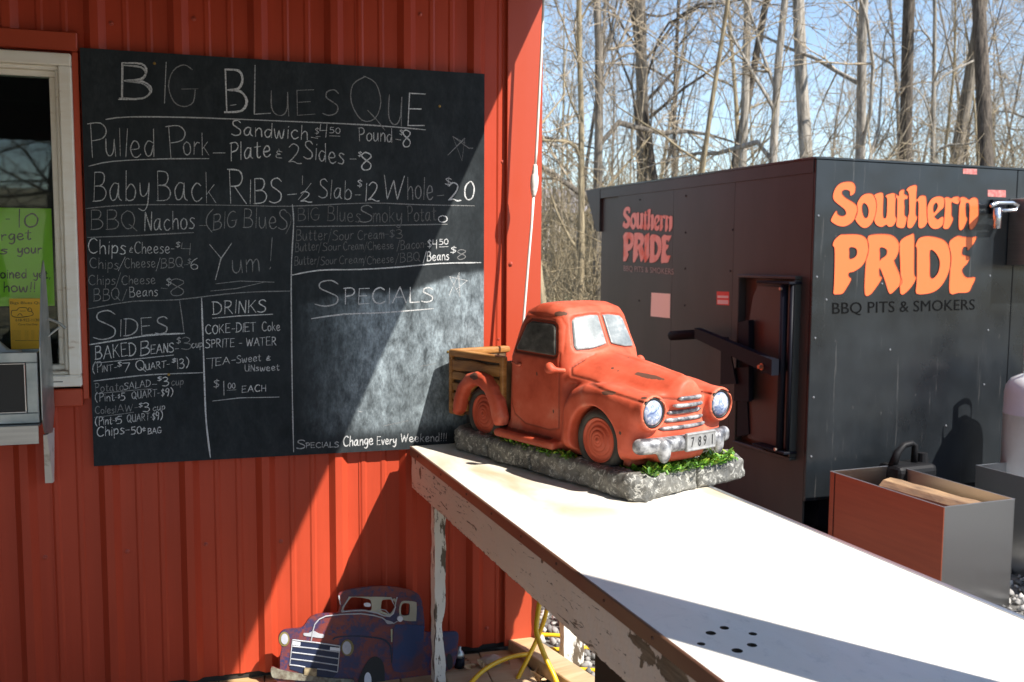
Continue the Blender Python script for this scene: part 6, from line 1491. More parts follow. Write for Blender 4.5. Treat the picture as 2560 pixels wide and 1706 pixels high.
make('lever_arm', b, M_blackst, smk)
def side_bar(name, pts, off, t, mat=None):
    P = [sp(*q_, off) for q_ in pts]; v = [(-off, p_.y, p_.z) for p_ in P] + [(-off - t, p_.y, p_.z) for p_ in P]
    return pydata(name, v, [(0, 1, 2, 3), (7, 6, 5, 4), (0, 4, 5, 1), (1, 5, 6, 2), (2, 6, 7, 3), (3, 7, 4, 0)], mat or M_blackst, smk)
side_bar('lever_bracket', [(1806, 842), (1822, 843), (1843, 960), (1804, 962)], 0.09, 0.008)
side_bar('latch_bar', [(1858, 806), (1884, 800), (1884, 1000), (1858, 1004)], 0.03, 0.03)
side_bar('latch_bar', [(1845, 920), (1880, 918), (1880, 1004), (1843, 1002)], 0.062, 0.02)
side_bar('latch_bar', [(1852, 1003), (1876, 1003), (1880, 1085), (1850, 1092)], 0.012, 0.02)
side_bar('latch_block', [(1938, 900), (1962, 900), (1962, 930), (1938, 932)], 0.03, 0.08)
b = bmesh.new(); pv = on_side(1908, 917, OL + 0.012); tube(b, [pv + Vector((0.004, 0, 0)), pv - Vector((0.012, 0, 0))], 0.017, 10); tube(b, [pv - Vector((0.0121, 0, 0)), pv - Vector((0.028, 0, 0))], 0.010, 8); make('pivot_bolt', b, base_mat('copper_bolt', (0.45, 0.24, 0.15), 0.3, 0.8)[0], smk)
# latch handle on the front and the edge of the silver box on the right
M_chrome = base_mat('cast_aluminium', (0.62, 0.64, 0.66), 0.25, 0.9)[0]
def on_front(x, y, off): q = fp(x, y, off); return Vector((q.x, -off, q.z))
b = bmesh.new()
tube(b, [on_front(2478, 514, .10), on_front(2495, 508, .10), on_front(2530, 507, .10), on_front(2545, 514, .10), on_front(2538, 526, .10), on_front(2504, 527, .10)], 0.009, 8)
tube(b, [on_front(2493, 520, .112), on_front(2492, 572, .112)], 0.018, 10); tube(b, [on_front(2480, 514, .02), on_front(2480, 514, .105)], 0.012, 8)
make('latch_handle', b, M_chrome, smk, smooth=True)
box('handle_mount', (fp(2470, 500).x, -0.03, fp(2470, 535).z), (fp(2500, 500).x, -0.0125, fp(2470, 500).z), M_blackst, smk)
sb_ = [on_front(2531, 497, .03), on_front(2531, 664, .03)]
b = bmesh.new(); bx(b, (sb_[0].x, -0.16, sb_[1].z), (sb_[0].x + 0.34, -0.0130, sb_[0].z), 0.004); make('control_box', b, M_steel, smk)

# ================================================================== steel wood boxes, logs, gas cylinders
M_mirror_st, nt, p = base_mat('brushed_stainless', (0.54, 0.55, 0.56), 0.32, 1.0)
n = noise(nt, 40, 3, 0.5, stretch=(0.15, 0.15, 12)); bump(nt, p, n.outputs['Fac'], 0.35, 0.0006)
p.inputs['Anisotropic'].default_value = 0.8
tg = node(nt, 'ShaderNodeTangent', direction_type='RADIAL', axis='Z'); nt.links.new(tg.outputs[0], p.inputs['Tangent'])
M_wall_refl = varied('steel_red_wall_reflection', (0.36, 0.105, 0.055), (0.31, 0.09, 0.05), 3, 0.38, 0.45, stretch=(1, 1, 20))  # reflection of the red wall put into the steel's colour
def steel_box(name, label, F, L, W_, H_, lip=True):
    o = thing(name, label, 'box', F, 'open stainless steel boxes in front of the smoker')
    t = 0.004
    box('side_panel', (0, 0, 0), (L, t, H_), M_wall_refl if lip else M_mirror_st, o); box('side_panel', (0, W_ - t, 0), (L, W_, H_), M_mirror_st, o)
    box('end_panel', (0, t + .0005, 0), (t, W_ - t - .0005, H_), M_mirror_st, o); box('end_panel', (L - t, t + .0005, 0), (L, W_ - t - .0005, H_), M_mirror_st, o)
    box('bottom_panel', (t, t, 0.001), (L - t, W_ - t, 0.006), M_mirror_st, o)
    b = bmesh.new(); bx(b, (-0.001, -0.0015, H_ + 0.0005), (L + 0.001, 0.006, H_ + 0.002)); bx(b, (-0.001, W_ - 0.006, H_ + 0.0005), (L + 0.001, W_ + 0.0015, H_ + 0.002)); bx(b, (-0.001, 0.0065, H_ + 0.0005), (0.006, W_ - 0.0065, H_ + 0.002)); bx(b, (L - 0.006, 0.0065, H_ + 0.0005), (L + 0.001, W_ - 0.0065, H_ + 0.002))
    make('rim', b, M_alu, o)
    if lip: box('corner_seam', (0.030, -0.002, 0.0), (0.033, -0.0003, H_), M_blackst, o)
    return o
ZBX = 0.40
c1 = at_z(2076, 1178, ZBX); c2 = at_z(2360, 1268, ZBX); c3 = at_z(2520, 1243, ZBX)
ang = math.degrees(math.atan2((c2 - c1).y, (c2 - c1).x))
BXF = frame((c1.x, c1.y, -0.045), ang)
L1 = (c2 - c1).length; W1 = (c3 - c2).length
steel_box('wood_box', 'open steel box with split logs inside, long side coloured like the reflected red wall', BXF, L1, W1, ZBX + 0.045 - 0.002)
M_bark = varied('split_wood', (0.42, 0.27, 0.14), (0.20, 0.13, 0.08), 12, 0.8, stretch=(0.4, 2, 2), bumps=0.6)
def log(name, label, F, L, R, seed):
    rn = random.Random(seed); b = bmesh.new(); n_ = 9; rings = []
    rad = [R * rn.uniform(0.75, 1.1) for _ in range(n_)]
    for i in range(9):
        x_ = L * i / 8; rings.append([b.verts.new((x_, math.cos(2 * math.pi * j / n_) * rad[j] * (1 + .05 * rn.uniform(-1, 1)), math.sin(2 * math.pi * j / n_) * rad[j] * 0.7 * (1 + .05 * rn.uniform(-1, 1)))) for j in range(n_)])
    for a_, c_ in zip(rings, rings[1:]):
        for j in range(n_): b.faces.new((a_[j], a_[(j + 1) % n_], c_[(j + 1) % n_], c_[j]))
    b.faces.new(rings[0][::-1]); b.faces.new(rings[-1])
    o = make(name, b, M_bark); o.matrix_world = F; return tag(o, label, 'log', 'split logs in the steel box')
log('split_log', 'topmost split log leaning in the steel box, pale sunlit grain', BXF @ Matrix.Translation((0.14, W1 * 0.55, 0.385)) @ Matrix.Rotation(math.radians(4), 4, 'Z') @ Matrix.Rotation(math.radians(0), 4, 'Y'), L1 * 0.76, 0.075, 4)
log('split_log', 'lower split log under the top one in the steel box', BXF @ Matrix.Translation((0.05, W1 * 0.32, 0.25)), L1 * 0.85, 0.08, 5)
d1 = at_z(2440, 1163, 0.40); B2F = frame((d1.x, d1.y, -0.045), ang)
steel_box('cylinder_box', 'dark open stainless steel box holding the white gas cylinder at the right edge', B2F, 0.75, 0.42, 0.443, lip=False)
M_tank = varied('white_tank_paint', (0.64, 0.67, 0.68), (0.55, 0.575, 0.58), 5, 0.35)
def tank(label, cx, cy, zb_, zs, R=0.155):
    o = thing('gas_cylinder', label, 'gas cylinder', frame((cx, cy, zb_), 20), 'white gas cylinders by the smoker')
    H_ = zs - zb_
    b = bmesh.new(); lathe(b, [(0, 0.0), (R * 0.8, 0.0), (R * 0.97, 0.03), (R, 0.06), (R, H_ - 0.20), (R + 0.002, H_ - 0.199), (R + 0.002, H_ - 0.193), (R, H_ - 0.19), (R, H_ - 0.10), (R * 0.96, H_ - 0.065), (R * 0.82, H_ - 0.03), (R * 0.55, H_ - 0.008), (0.03, H_), (0, H_)], 40); make('tank_body', b, M_tank, o, smooth=True)
    b = bmesh.new(); n_ = 28; Rc = R * 0.52
    def wall_(a0, a1, z0, z1):
        for i in range(8):
            t0, t1 = a0 + (a1 - a0) * i / 8, a0 + (a1 - a0) * (i + 1) / 8
            v_ = [b.verts.new((Rc * math.cos(t), Rc * math.sin(t), z)) for t, z in ((t0, z0), (t1, z0), (t1, z1), (t0, z1))] + [b.verts.new(((Rc - .004) * math.cos(t), (Rc - .004) * math.sin(t), z)) for t, z in ((t0, z0), (t1, z0), (t1, z1), (t0, z1))]
            for q_ in ((0, 1, 2, 3), (7, 6, 5, 4), (0, 4, 5, 1), (2, 6, 7, 3)): b.faces.new([v_[k_] for k_ in q_])
    for s_ in (0, math.pi):
        wall_(s_ + 0.3, s_ + 2.5, H_ - 0.02, H_ + 0.05); wall_(s_ + 0.3, s_ + 0.7, H_ + 0.05, H_ + 0.11); wall_(s_ + 2.1, s_ + 2.5, H_ + 0.05, H_ + 0.11); wall_(s_ + 0.3, s_ + 2.5, H_ + 0.11, H_ + 0.135)
    make('collar', b, M_tank, o)
    b = bmesh.new(); tube(b, [(0, 0, H_), (0, 0, H_ + 0.07)], 0.016, 10); tube(b, [(0, 0, H_ + 0.035), (0.05, 0, H_ + 0.035)], 0.012, 8); tube(b, [(0, 0, H_ + 0.0701), (0, 0, H_ + 0.09)], 0.028, 10); make('valve', b, base_mat('brass_valve', (0.5, 0.36, 0.12), 0.35, 0.9)[0], o)
Yt = 4.40; Xt = (2526 - 1280) / 2350 * Yt + 0.165
ztop = EYE - (925 - 645) / 2350 * Yt
tank('white gas cylinder standing in the dark steel box, cut by the right edge', Xt, Yt, 0.0, ztop)
# black handled jug between the wood box and the smoker
jgc = fp(2262, 1130, 0.13)
jug2 = thing('black_jug', 'black plastic jug with a loop handle behind the open box, against the smoker', 'jug', SMK @ Matrix.Translation((jgc.x, -0.14, -0.045)))
zt_j = jgc.z + 0.045 + 0.02
M_jug = base_mat('black_jug_plastic', (0.008, 0.008, 0.009), 0.55, 0, 0.2)[0]
b = bmesh.new(); bx(b, (-0.11, -0.075, 0.0), (0.13, 0.075, zt_j - 0.07), 0.03, 3); make('jug_body', b, M_jug, jug2)
b = bmesh.new(); tube(b, [(-0.08, 0, zt_j - 0.08), (-0.055, 0, zt_j - 0.02), (-0.015, 0, zt_j + 0.015), (0.03, 0, zt_j + 0.02), (0.05, 0, zt_j + 0.01), (0.05, 0, zt_j - 0.075)], [0.022, 0.018, 0.014, 0.014, 0.014, 0.016], 10); make('handle', b, M_jug, jug2, smooth=True)
b = bmesh.new(); tube(b, [(0.10, 0, zt_j - 0.072), (0.10, 0, zt_j - 0.03)], [0.028, 0.022], 12); make('cap', b, M_jug, jug2)
tank('white gas cylinder outside the right edge beside the steel box', Xt + 0.62, Yt + 0.05, -0.045, ztop + 0.02)
# ================================================================== ground, deck boards, hose, debris
def terrain(x, y):
    d = math.hypot(x, y)
    z = -0.05
    if d > 12: z += (d - 12) * 0.035 + 0.15 * math.sin(x * 0.13) * math.sin(y * 0.11) * min(1, (d - 12) / 10)
    if d > 70: z += (d - 70) * 0.05
    return z
M_gr, nt, p = base_mat('leaf_litter_ground', (0.2, 0.17, 0.1), 0.95)
n = noise(nt, 0.35, 6, 0.65); n2 = noise(nt, 7, 8, 0.75)
r = ramp(nt, n.outputs['Fac'], [(0.40, (0.30, 0.24, 0.15)), (0.52, (0.24, 0.22, 0.12)), (0.64, (0.14, 0.20, 0.05))]); r2 = ramp(nt, n2.outputs['Fac'], [(0.35, (0.0,)), (0.7, (1.0,))])
geo = node(nt, 'ShaderNodeTexCoord'); ln = node(nt, 'ShaderNodeVectorMath', operation='LENGTH'); nt.links.new(geo.outputs['Object'], ln.inputs[0])
near = node(nt, 'ShaderNodeMapRange'); near.inputs[1].default_value = 9; near.inputs[2].default_value = 13; nt.links.new(ln.outputs['Value'], near.inputs[0])
n3 = noise(nt, 45, 6, 0.8); r3 = ramp(nt, n3.outputs['Fac'], [(0.35, (0.08, 0.075, 0.068)), (0.65, (0.28, 0.265, 0.24))])
c = mixc(nt, r2.outputs['Color'], r.outputs['Color'], (0.36, 0.29, 0.19))
c = mixc(nt, near.outputs[0], r3.outputs['Color'], c)
nt.links.new(c, p.inputs['Base Color']); bump(nt, p, n3.outputs['Fac'], 0.8, 0.03)
rs = [0, 0.5, 1, 1.6, 2.4, 3.4, 4.6, 6, 8, 10, 12, 14, 17, 20, 24, 29, 35, 42, 50, 60, 72, 90, 120, 170, 250]
v = [(0, 0, terrain(0, 0))]; f = []; NA = 72
for r0 in rs[1:]:
    for j in range(NA):
        a = 2 * math.pi * j / NA; x, y = r0 * math.cos(a), r0 * math.sin(a); v.append((x, y, terrain(x, y)))
for j in range(NA): f.append((0, 1 + j, 1 + (j + 1) % NA))
for i in range(len(rs) - 2):
    for j in range(NA):
        a = 1 + i * NA + j; c_ = 1 + i * NA + (j + 1) % NA; f.append((a, a + NA, c_ + NA, c_))
tag(pydata('ground', v, f, M_gr, None, True), kind='structure')
# gravel
M_grav, nt, p = base_mat('gravel', (0.3, 0.29, 0.27), 0.85)
oi = node(nt, 'ShaderNodeAttribute', attribute_name='tone'); r = ramp(nt, oi.outputs['Fac'], [(0.0, (0.08, 0.078, 0.075)), (0.4, (0.24, 0.23, 0.215)), (0.75, (0.42, 0.40, 0.37)), (1.0, (0.62, 0.60, 0.56))])
nt.links.new(r.outputs['Color'], p.inputs['Base Color'])
rn = np.random.default_rng(4)
ico = bmesh.new(); bmesh.ops.create_icosphere(ico, subdivisions=1, radius=1); ico.verts.ensure_lookup_table()
IV = np.array([v_.co[:] for v_ in ico.verts]); IF = np.array([[v_.index for v_ in f_.verts] for f_ in ico.faces]); ico.free()
NS = 5200
xx = rn.uniform(-0.1, 3.0, NS * 3); yy = rn.uniform(3.0, 7.5, NS * 3)
W2 = WALL.inverted()
keep = []
for x, y in zip(xx, yy):
    q = W2 @ Vector((x, y, 0))
    s_ = SMK.inverted() @ Vector((x, y, 0))
    if (q.y > 0.02 and q.x < XR + 0.03): continue
    if s_.x > 0.1 and s_.y > 0.1: continue
    if rn.random() > math.exp(-max(0, y - 3.4) * 0.55): continue
    keep.append((x, y))
    if len(keep) >= NS: break
vv, ff, tt = [], [], []
for i, (x, y) in enumerate(keep):
    s = rn.uniform(0.006, 0.019) * (1 + 0.3 * rn.random()); A = rn.normal(size=(3, 3)); qf, _ = np.linalg.qr(A)
    P = (IV * (1 + rn.uniform(-0.25, 0.25, (len(IV), 1))) * np.array([1, 0.8, 0.55])) @ qf * s
    P += np.array([x, y, -0.05 + s * 0.35 + rn.uniform(0, 0.012)])
    vv.append(P); ff.append(IF + i * len(IV)); tt += [rn.random()] * len(IV)
g_ = fastmesh('gravel', np.concatenate(vv), np.concatenate(ff), M_grav, None, False)
a = g_.data.attributes.new('tone', 'FLOAT', 'POINT'); a.data.foreach_set('value', np.array(tt, np.float32)); tag(g_, kind='stuff')
# boards lying at the wall foot
def plank_mat():
    m_, nt, p = base_mat('new_pine_board', (0.55, 0.36, 0.17), 0.65)
    n = noise(nt, 5, 6, 0.65, stretch=(0.35, 4, 4), dist=0.8); r = ramp(nt, n.outputs['Fac'], [(0.3, (0.40, 0.24, 0.10)), (0.5, (0.58, 0.39, 0.20)), (0.7, (0.66, 0.48, 0.28))])
    n2 = noise(nt, 2.2, 3, 0.5); r2 = ramp(nt, n2.outputs['Fac'], [(0.45, (0.0,)), (0.7, (0.4,))])
    nt.links.new(mixc(nt, r2.outputs['Color'], r.outputs['Color'], (0.36, 0.30, 0.24)), p.inputs['Base Color']); bump(nt, p, n.outputs['Fac'], 0.4, 0.002); return m_
M_pine = plank_mat()
dk = thing('board_platform', 'low platform of pine boards on the ground at the foot of the red wall', 'platform', WALL)
# local wall frame: boards run out from the wall, slightly skewed
SK = Matrix.Translation((1.07, -0.03, -0.035)) @ Matrix.Rotation(math.radians(-4), 4, 'Z')
xw = [0.0, 0.135, 0.275]
rnb = random.Random(2)
for i in range(-7, 2):
    x0 = i * 0.142
    b = bmesh.new(); bx(b, (x0, -1.3, 0.0), (x0 + 0.1385, 0.02 + rnb.uniform(-0.02, 0.01), 0.034), 0.002)
    make('board', b, M_pine, dk, F=SK @ Matrix.Rotation(rnb.uniform(-0.004, 0.004), 4, 'Z'))
b = bmesh.new(); bx(b, (-0.045, -0.62, 0.0), (0.045, 0.02, 0.045), 0.003)
ed = make('loose_board', b, M_pine); q = W2 @ at_z(1345, 1620, 0.02)
ed.matrix_world = WALL @ Matrix.Translation((1.365, -0.02, -0.012)) @ Matrix.Rotation(math.radians(14), 4, 'Z'); tag(ed, 'loose pine board lying across the gravel beside the wall corner', 'board')
# yellow hose
M_hose, nt, p = base_mat('yellow_hose', (0.85, 0.50, 0.02), 0.35)
def hose(name, label, pts, r=0.0075, grp='yellow hose runs by the wall corner'):
    P = []
    n_ = len(pts)
    sm3 = []
    for i in range(n_ - 1):
        p0, p1, p2, p3 = [Vector(pts[max(0, min(n_ - 1, i + k_))]) for k_ in (-1, 0, 1, 2)]
        for s_ in range(6):
            t = s_ / 6; sm3.append(0.5 * ((2 * p1) + (p2 - p0) * t + (2 * p0 - 5 * p1 + 4 * p2 - p3) * t * t + (3 * p1 - p0 - 3 * p2 + p3) * t ** 3))
    sm3.append(Vector(pts[-1]))
    b = bmesh.new(); tube(b, sm3, r, 10); o = make(name, b, M_hose, None, True); return tag(o, label, 'hose', grp)
Z = lambda x, y, z: tuple(at_z(x, y, z))
hose('yellow_hose', 'yellow hose arching over the pine boards to behind the white leg', [Z(1150, 1740, .03), Z(1182, 1702, .02), Z(1215, 1672, .03), Z(1262, 1648, .035), Z(1320, 1636, .03), Z(1365, 1642, -.02), Z(1410, 1668, -.035), Z(1480, 1676, -.035), Z(1560, 1680, -.035)])
def yy_(x, y, Y): # point seen at x,y with depth Y
    d = ray(x, y); return tuple(O + d * (Y / d.y))
hose('yellow_hose', 'yellow hose hanging down in front to the boards, nearest of the two crossing', [yy_(1350, 1500, 2.98), yy_(1343, 1545, 2.95), yy_(1341, 1580, 2.92), yy_(1350, 1610, 2.9), yy_(1366, 1650, 2.88), yy_(1385, 1690, 2.85), yy_(1400, 1730, 2.83)], 0.0085)
hose('yellow_hose', 'yellow hose hanging slantwise behind the other, shaded amber', [yy_(1372, 1500, 3.04), yy_(1362, 1545, 3.03), yy_(1350, 1580, 3.02), yy_(1335, 1615, 3.0), yy_(1318, 1650, 2.97), yy_(1300, 1685, 2.94), yy_(1285, 1720, 2.9)], 0.0075)
hose('yellow_hose', 'yellow hose lying on the gravel, farthest strand right of the corner', [Z(1290, 1584, -.03), Z(1335, 1586, -.03), Z(1380, 1588, -.03), Z(1440, 1590, -.03), Z(1520, 1580, -.03), Z(1640, 1570, -.03)])
hose('yellow_hose', 'yellow hose lying on the gravel, middle strand right of the corner', [Z(1340, 1620, -.03), Z(1370, 1623, -.03), Z(1404, 1624, -.03), Z(1460, 1620, -.03), Z(1530, 1618, -.03)])
# stone, dead leaves, jar and ladder of small debris at the wall foot
M_rock = varied('tan_stone', (0.46, 0.33, 0.24), (0.58, 0.46, 0.36), 20, 0.85, bumps=0.5)
b = bmesh.new(); bmesh.ops.create_icosphere(b, subdivisions=3, radius=1)
for v_ in b.verts:
    c = v_.co; k_ = 1 + 0.14 * math.sin(c.x * 7 + 1) * math.cos(c.y * 6) + 0.09 * math.sin(c.z * 13 + c.x * 5); v_.co = Vector((c.x * 0.040 * k_, c.y * 0.024 * k_, c.z * 0.019 * k_))
o = make('stone', b, M_rock, None, True); o.matrix_world = Matrix.Translation(at_z(1228, 1652, 0.013)) @ Matrix.Rotation(math.radians(12), 4, 'Z'); tag(o, 'flat tan stone lying against the foot of the red wall', 'stone')
jr = thing('small_jar', 'small dark jar with a grey lid at the wall foot behind the blue truck cut-out', 'jar', Matrix.Translation(Vector(at_z(1148, 1668, 0.0))))
b = bmesh.new(); lathe(b, [(0, 0), (0.017, 0), (0.018, 0.01), (0.018, 0.034), (0, 0.034)], 16); make('jar_body', b, M_blackst, jr, smooth=True)
b = bmesh.new(); lathe(b, [(0, 0.0345), (0.016, 0.0345), (0.017, 0.045), (0.010, 0.056), (0.006, 0.060), (0.007, 0.070), (0, 0.072)], 14); make('stopper', b, M_galv, jr, smooth=True)
M_leaf = varied('dead_leaf', (0.42, 0.27, 0.14), (0.55, 0.38, 0.22), 30, 0.8)
rnl = random.Random(9); b = bmesh.new()
for (x, y) in [(1165, 1662), (1172, 1655), (1185, 1664), (1195, 1660), (1205, 1662), (1160, 1650), (1170, 1668), (1212, 1664), (1240, 1660), (1270, 1652), (1345, 1686), (1352, 1694), (1340, 1678), (1338, 1690), (1360, 1700), (1100, 1690), (1250, 1657)]:
    c = at_z(x, y, 0.008 if x < 1330 else -0.0)
    M = Matrix.Translation(c) @ Euler((rnl.uniform(-1.3, 1.3), rnl.uniform(-1, 1), rnl.uniform(0, 6))).to_matrix().to_4x4()
    s = rnl.uniform(0.012, 0.026)
    vs = [b.verts.new(M @ Vector(p_)) for p_ in ((-s, 0, 0), (-s * .3, s * .45, s * .2), (s * .5, s * .35, s * .1), (s, 0, 0), (s * .4, -s * .4, s * .15), (-s * .4, -s * .4, s * .25), (0, 0, -s * .1))]
    for i in range(6): b.faces.new((vs[i], vs[(i + 1) % 6], vs[6]))
tag(make('dead_leaves', b, M_leaf), kind='stuff')

# ================================================================== bare trees
def bark(name, a, c_):
    m_, nt, p = base_mat(name, a, 0.9)
    n = noise(nt, 5, 6, 0.75, stretch=(4, 4, 0.6)); r = ramp(nt, n.outputs['Fac'], [(0.40, tuple(v_ * 0.7 for v_ in a)), (0.60, c_)])
    nt.links.new(r.outputs['Color'], p.inputs['Base Color']); bump(nt, p, n.outputs['Fac'], 0.6, 0.03); return m_
M_barks = [bark('grey_bark', (0.13, 0.11, 0.085), (0.30, 0.26, 0.21)), bark('brown_bark', (0.05, 0.04, 0.032), (0.17, 0.14, 0.11)), bark('pale_bark', (0.24, 0.215, 0.18), (0.46, 0.42, 0.36)), bark('straw_bark', (0.26, 0.205, 0.12), (0.42, 0.345, 0.22))]
M_twig = [bark('grey_twig', (0.27, 0.22, 0.165), (0.44, 0.375, 0.29)), bark('tan_twig', (0.34, 0.27, 0.18), (0.52, 0.43, 0.31))]
def seg_tubes(segs, n_):
    """segs: list of (polyline points, radii)"""
    V, Q = [], []
    for pts, rad in segs:
        P = np.array(pts); base = len(V) and sum(len(a) for a in V)
        base = sum(len(a) for a in V) if V else 0
        T_ = np.gradient(P, axis=0); T_ /= np.linalg.norm(T_, axis=1)[:, None] + 1e-9
        ref = np.array([0.3, 0.9, 0.2]); A = np.cross(T_, ref); A /= np.linalg.norm(A, axis=1)[:, None] + 1e-9; B = np.cross(T_, A)
        ang_ = np.arange(n_) * 2 * np.pi / n_
        R = np.array(rad)[:, None, None]
        ring_ = P[:, None, :] + R * (A[:, None, :] * np.cos(ang_)[None, :, None] + B[:, None, :] * np.sin(ang_)[None, :, None])
        V.append(ring_.reshape(-1, 3))
        m_ = len(P)
        i = np.arange(m_ - 1)[:, None] * n_ + np.arange(n_)[None, :]; j = np.arange(m_ - 1)[:, None] * n_ + (np.arange(n_)[None, :] + 1) % n_
        Q.append((np.stack([i, j, j + n_, i + n_], -1).reshape(-1, 4)) + base)
    return np.concatenate(V), np.concatenate(Q)
def grow(seed, H, R, kind):
    rn = np.random.default_rng(seed)
    trunk, limbs, twigs = [], [], []
    def path(p, d, L, r0, r1, n_, wob, grav=0.0):
        pts = [np.array(p)]; d = np.array(d) / np.linalg.norm(d)
        for i in range(n_):
            d = d + rn.normal(0, wob, 3) + np.array([0, 0, grav]); d /= np.linalg.norm(d); pts.append(pts[-1] + d * L / n_)
        return pts, list(r1 + (r0 - r1) * (1 - np.linspace(0, 1, n_ + 1)) ** 1.0)
    lean = rn.normal(0, 0.06, 2) if kind != 'lean' else np.array([0.30, 0.05])
    tp, trr = path((0, 0, -0.3), (lean[0], lean[1], 1), H, R * 0.85, R * 0.12, 12, 0.06)
    trunk.append((tp, trr))
    tp_ = np.array(tp)
    def branch(p, d, L, r, lvl):
        pts, rad = path(p, d, L, r, r * 0.2, 7 if lvl < 2 else 4, 0.17, 0.03 if lvl == 1 else -0.004)
        (limbs if lvl < 2 else twigs).append((pts, rad))
        if lvl >= 3: return
        nb_ = [0, 7, 7][lvl] if kind != 'sapling' else [0, 5, 5][lvl]
        for _ in range(nb_):
            k_ = rn.integers(1, len(pts)); dd = pts[min(k_, len(pts) - 1)] - pts[k_ - 1]; dd /= np.linalg.norm(dd) + 1e-9
            nd = dd + rn.normal(0, 0.55, 3); branch(pts[k_], nd, L * rn.uniform(0.3, 0.6), rad[k_] * 0.6, lvl + 1)
    start = {'tall': 0.35, 'lean': 0.4, 'spread': 0.16, 'sapling': 0.12}[kind]; nl = {'tall': 12, 'lean': 9, 'spread': 18, 'sapling': 13}[kind]
    for i in range(nl):
        t = start + (1 - start) * (i + rn.random()) / nl; k_ = t * 12; k0 = min(11, int(k_)); p = tp_[k0] + (tp_[k0 + 1] - tp_[k0]) * (k_ - k0)
        a = rn.uniform(0, 2 * np.pi); up = rn.uniform(0.35, 1.1)
        branch(p, (math.cos(a), math.sin(a), up), H * rn.uniform(0.16, 0.34) * (1.2 - t * 0.7), max(0.010, R * (1 - t * 0.8) * 0.36), 1)
    return trunk, limbs, twigs
def mesh_of(name, segs, n_, mat):
    V, Q = seg_tubes(segs, n_)
    o = fastmesh(name, V, Q, mat); me = o.data; bpy.data.objects.remove(o); return me
protos = []
specs = [('tall', 17, 0.20), ('spread', 12, 0.15), ('tall', 15, 0.16), ('spread', 10, 0.11), ('sapling', 8, 0.06), ('sapling', 6.5, 0.045), ('lean', 14, 0.20), ('tall', 19, 0.24), ('spread', 13, 0.13), ('sapling', 9, 0.07)]
for i, (kd, H_, R_) in enumerate(specs):
    tk, lb_, tw = grow(40 + i, H_, R_, kd)
    minr = 0.0050 if kd != 'sapling' else 0.0042
    tw = [(p_, [max(minr, r_) for r_ in rd]) for p_, rd in tw]; lb_ = [(p_, [max(0.007, r_) for r_ in rd]) for p_, rd in lb_]
    protos.append((kd, mesh_of('trunk', tk, 10, None), mesh_of('limbs', lb_, 5, None), mesh_of('twigs', tw, 3, None)))
variants = {}
def with_mat(me, mat):
    key = (me.name, mat.name)
    if key not in variants:
        c = me.copy(); c.materials.clear(); c.materials.append(mat); variants[key] = c
    return variants[key]
NAMES = {0: 'grey', 1: 'dark brown', 2: 'pale', 3: 'straw'}
def tree(pi, x, y, s, rz, bk, tw, label, group=None, tilt=(0, 0)):
    kd, a, l, t_ = protos[pi]
    r = thing('bare_tree', label, 'tree', Matrix.Translation((x, y, terrain(x, y) - 0.05)) @ Euler((tilt[0], tilt[1], rz)).to_matrix().to_4x4() @ Matrix.Diagonal((s[0], s[0], s[1], 1)), group)
    make('trunk', with_mat(a, M_barks[bk]), None, r); make('limbs', with_mat(l, M_barks[bk]), None, r); make('crown', with_mat(t_, M_twig[tw]), None, r)
    return r
def px2x(px, Y): return (px - 1280) / 2350 * Y
# individual trees that can be picked out above the smoker and beside the corner
tree(7, px2x(2263, 15), 15, (0.55, 1.1), 0.3, 1, 0, 'straight dark trunk, left of the pair of dark trunks above the smoker front')
tree(0, px2x(2343, 17), 17, (0.72, 1.2), 1.7, 0, 0, 'straight grey trunk between two darker trunks above the smoker front')
tree(7, px2x(2478, 13), 13, (0.58, 1.1), 3.9, 1, 0, 'thick dark trunk leaning slightly right near the right edge', tilt=(0, 0.055))
tree(6, px2x(1760, 16), 16, (0.50, 1.05), 0.0, 1, 1, 'dark leaning trunk slanting up to the right in the middle of the woods')
tree(2, px2x(1850, 15), 15, (0.62, 1.1), 2.2, 2, 0, 'slim pale trunk beside the dark leaning one')
tree(2, px2x(2030, 14), 14, (0.85, 1.15), 5.1, 2, 0, 'pale grey trunk leaning left right above the smoker corner', tilt=(0, -0.10))
tree(1, px2x(1905, 13), 13, (0.55, 1.1), 4.0, 2, 1, 'forked pale grey tree with spreading twigs left of the smoker corner')
tree(0, px2x(1615, 18), 18, (0.8, 1.15), 0.9, 0, 1, 'sturdy grey brown trunk above the left end of the smoker')
tree(8, px2x(2140, 14), 14, (0.8, 1.1), 2.9, 2, 1, 'pale forked tree leaning right above the smoker corner', tilt=(0, 0.06))
tree(7, px2x(2600, 12), 12, (0.6, 1.0), 1.1, 1, 0, 'dark trunk slanting out of the frame at the right edge', tilt=(0, 0.22))
tree(3, px2x(1450, 12), 12, (0.55, 1.05), 0.2, 3, 1, 'twisted straw coloured tree between the wall corner and the smoker')
tree(1, px2x(1500, 13.5), 13.5, (0.6, 1.2), 1.5, 0, 1, 'branching grey tree just right of the wall corner')
tree(4, px2x(1385, 10), 10, (1.0, 1.1), 3.3, 3, 1, 'thin straw coloured sapling touching the wall corner')
tree(4, px2x(1690, 12), 12, (0.9, 1.1), 5.3, 3, 0, 'thin sapling standing above the side lettering of the smoker')
rt = random.Random(12); used = {}
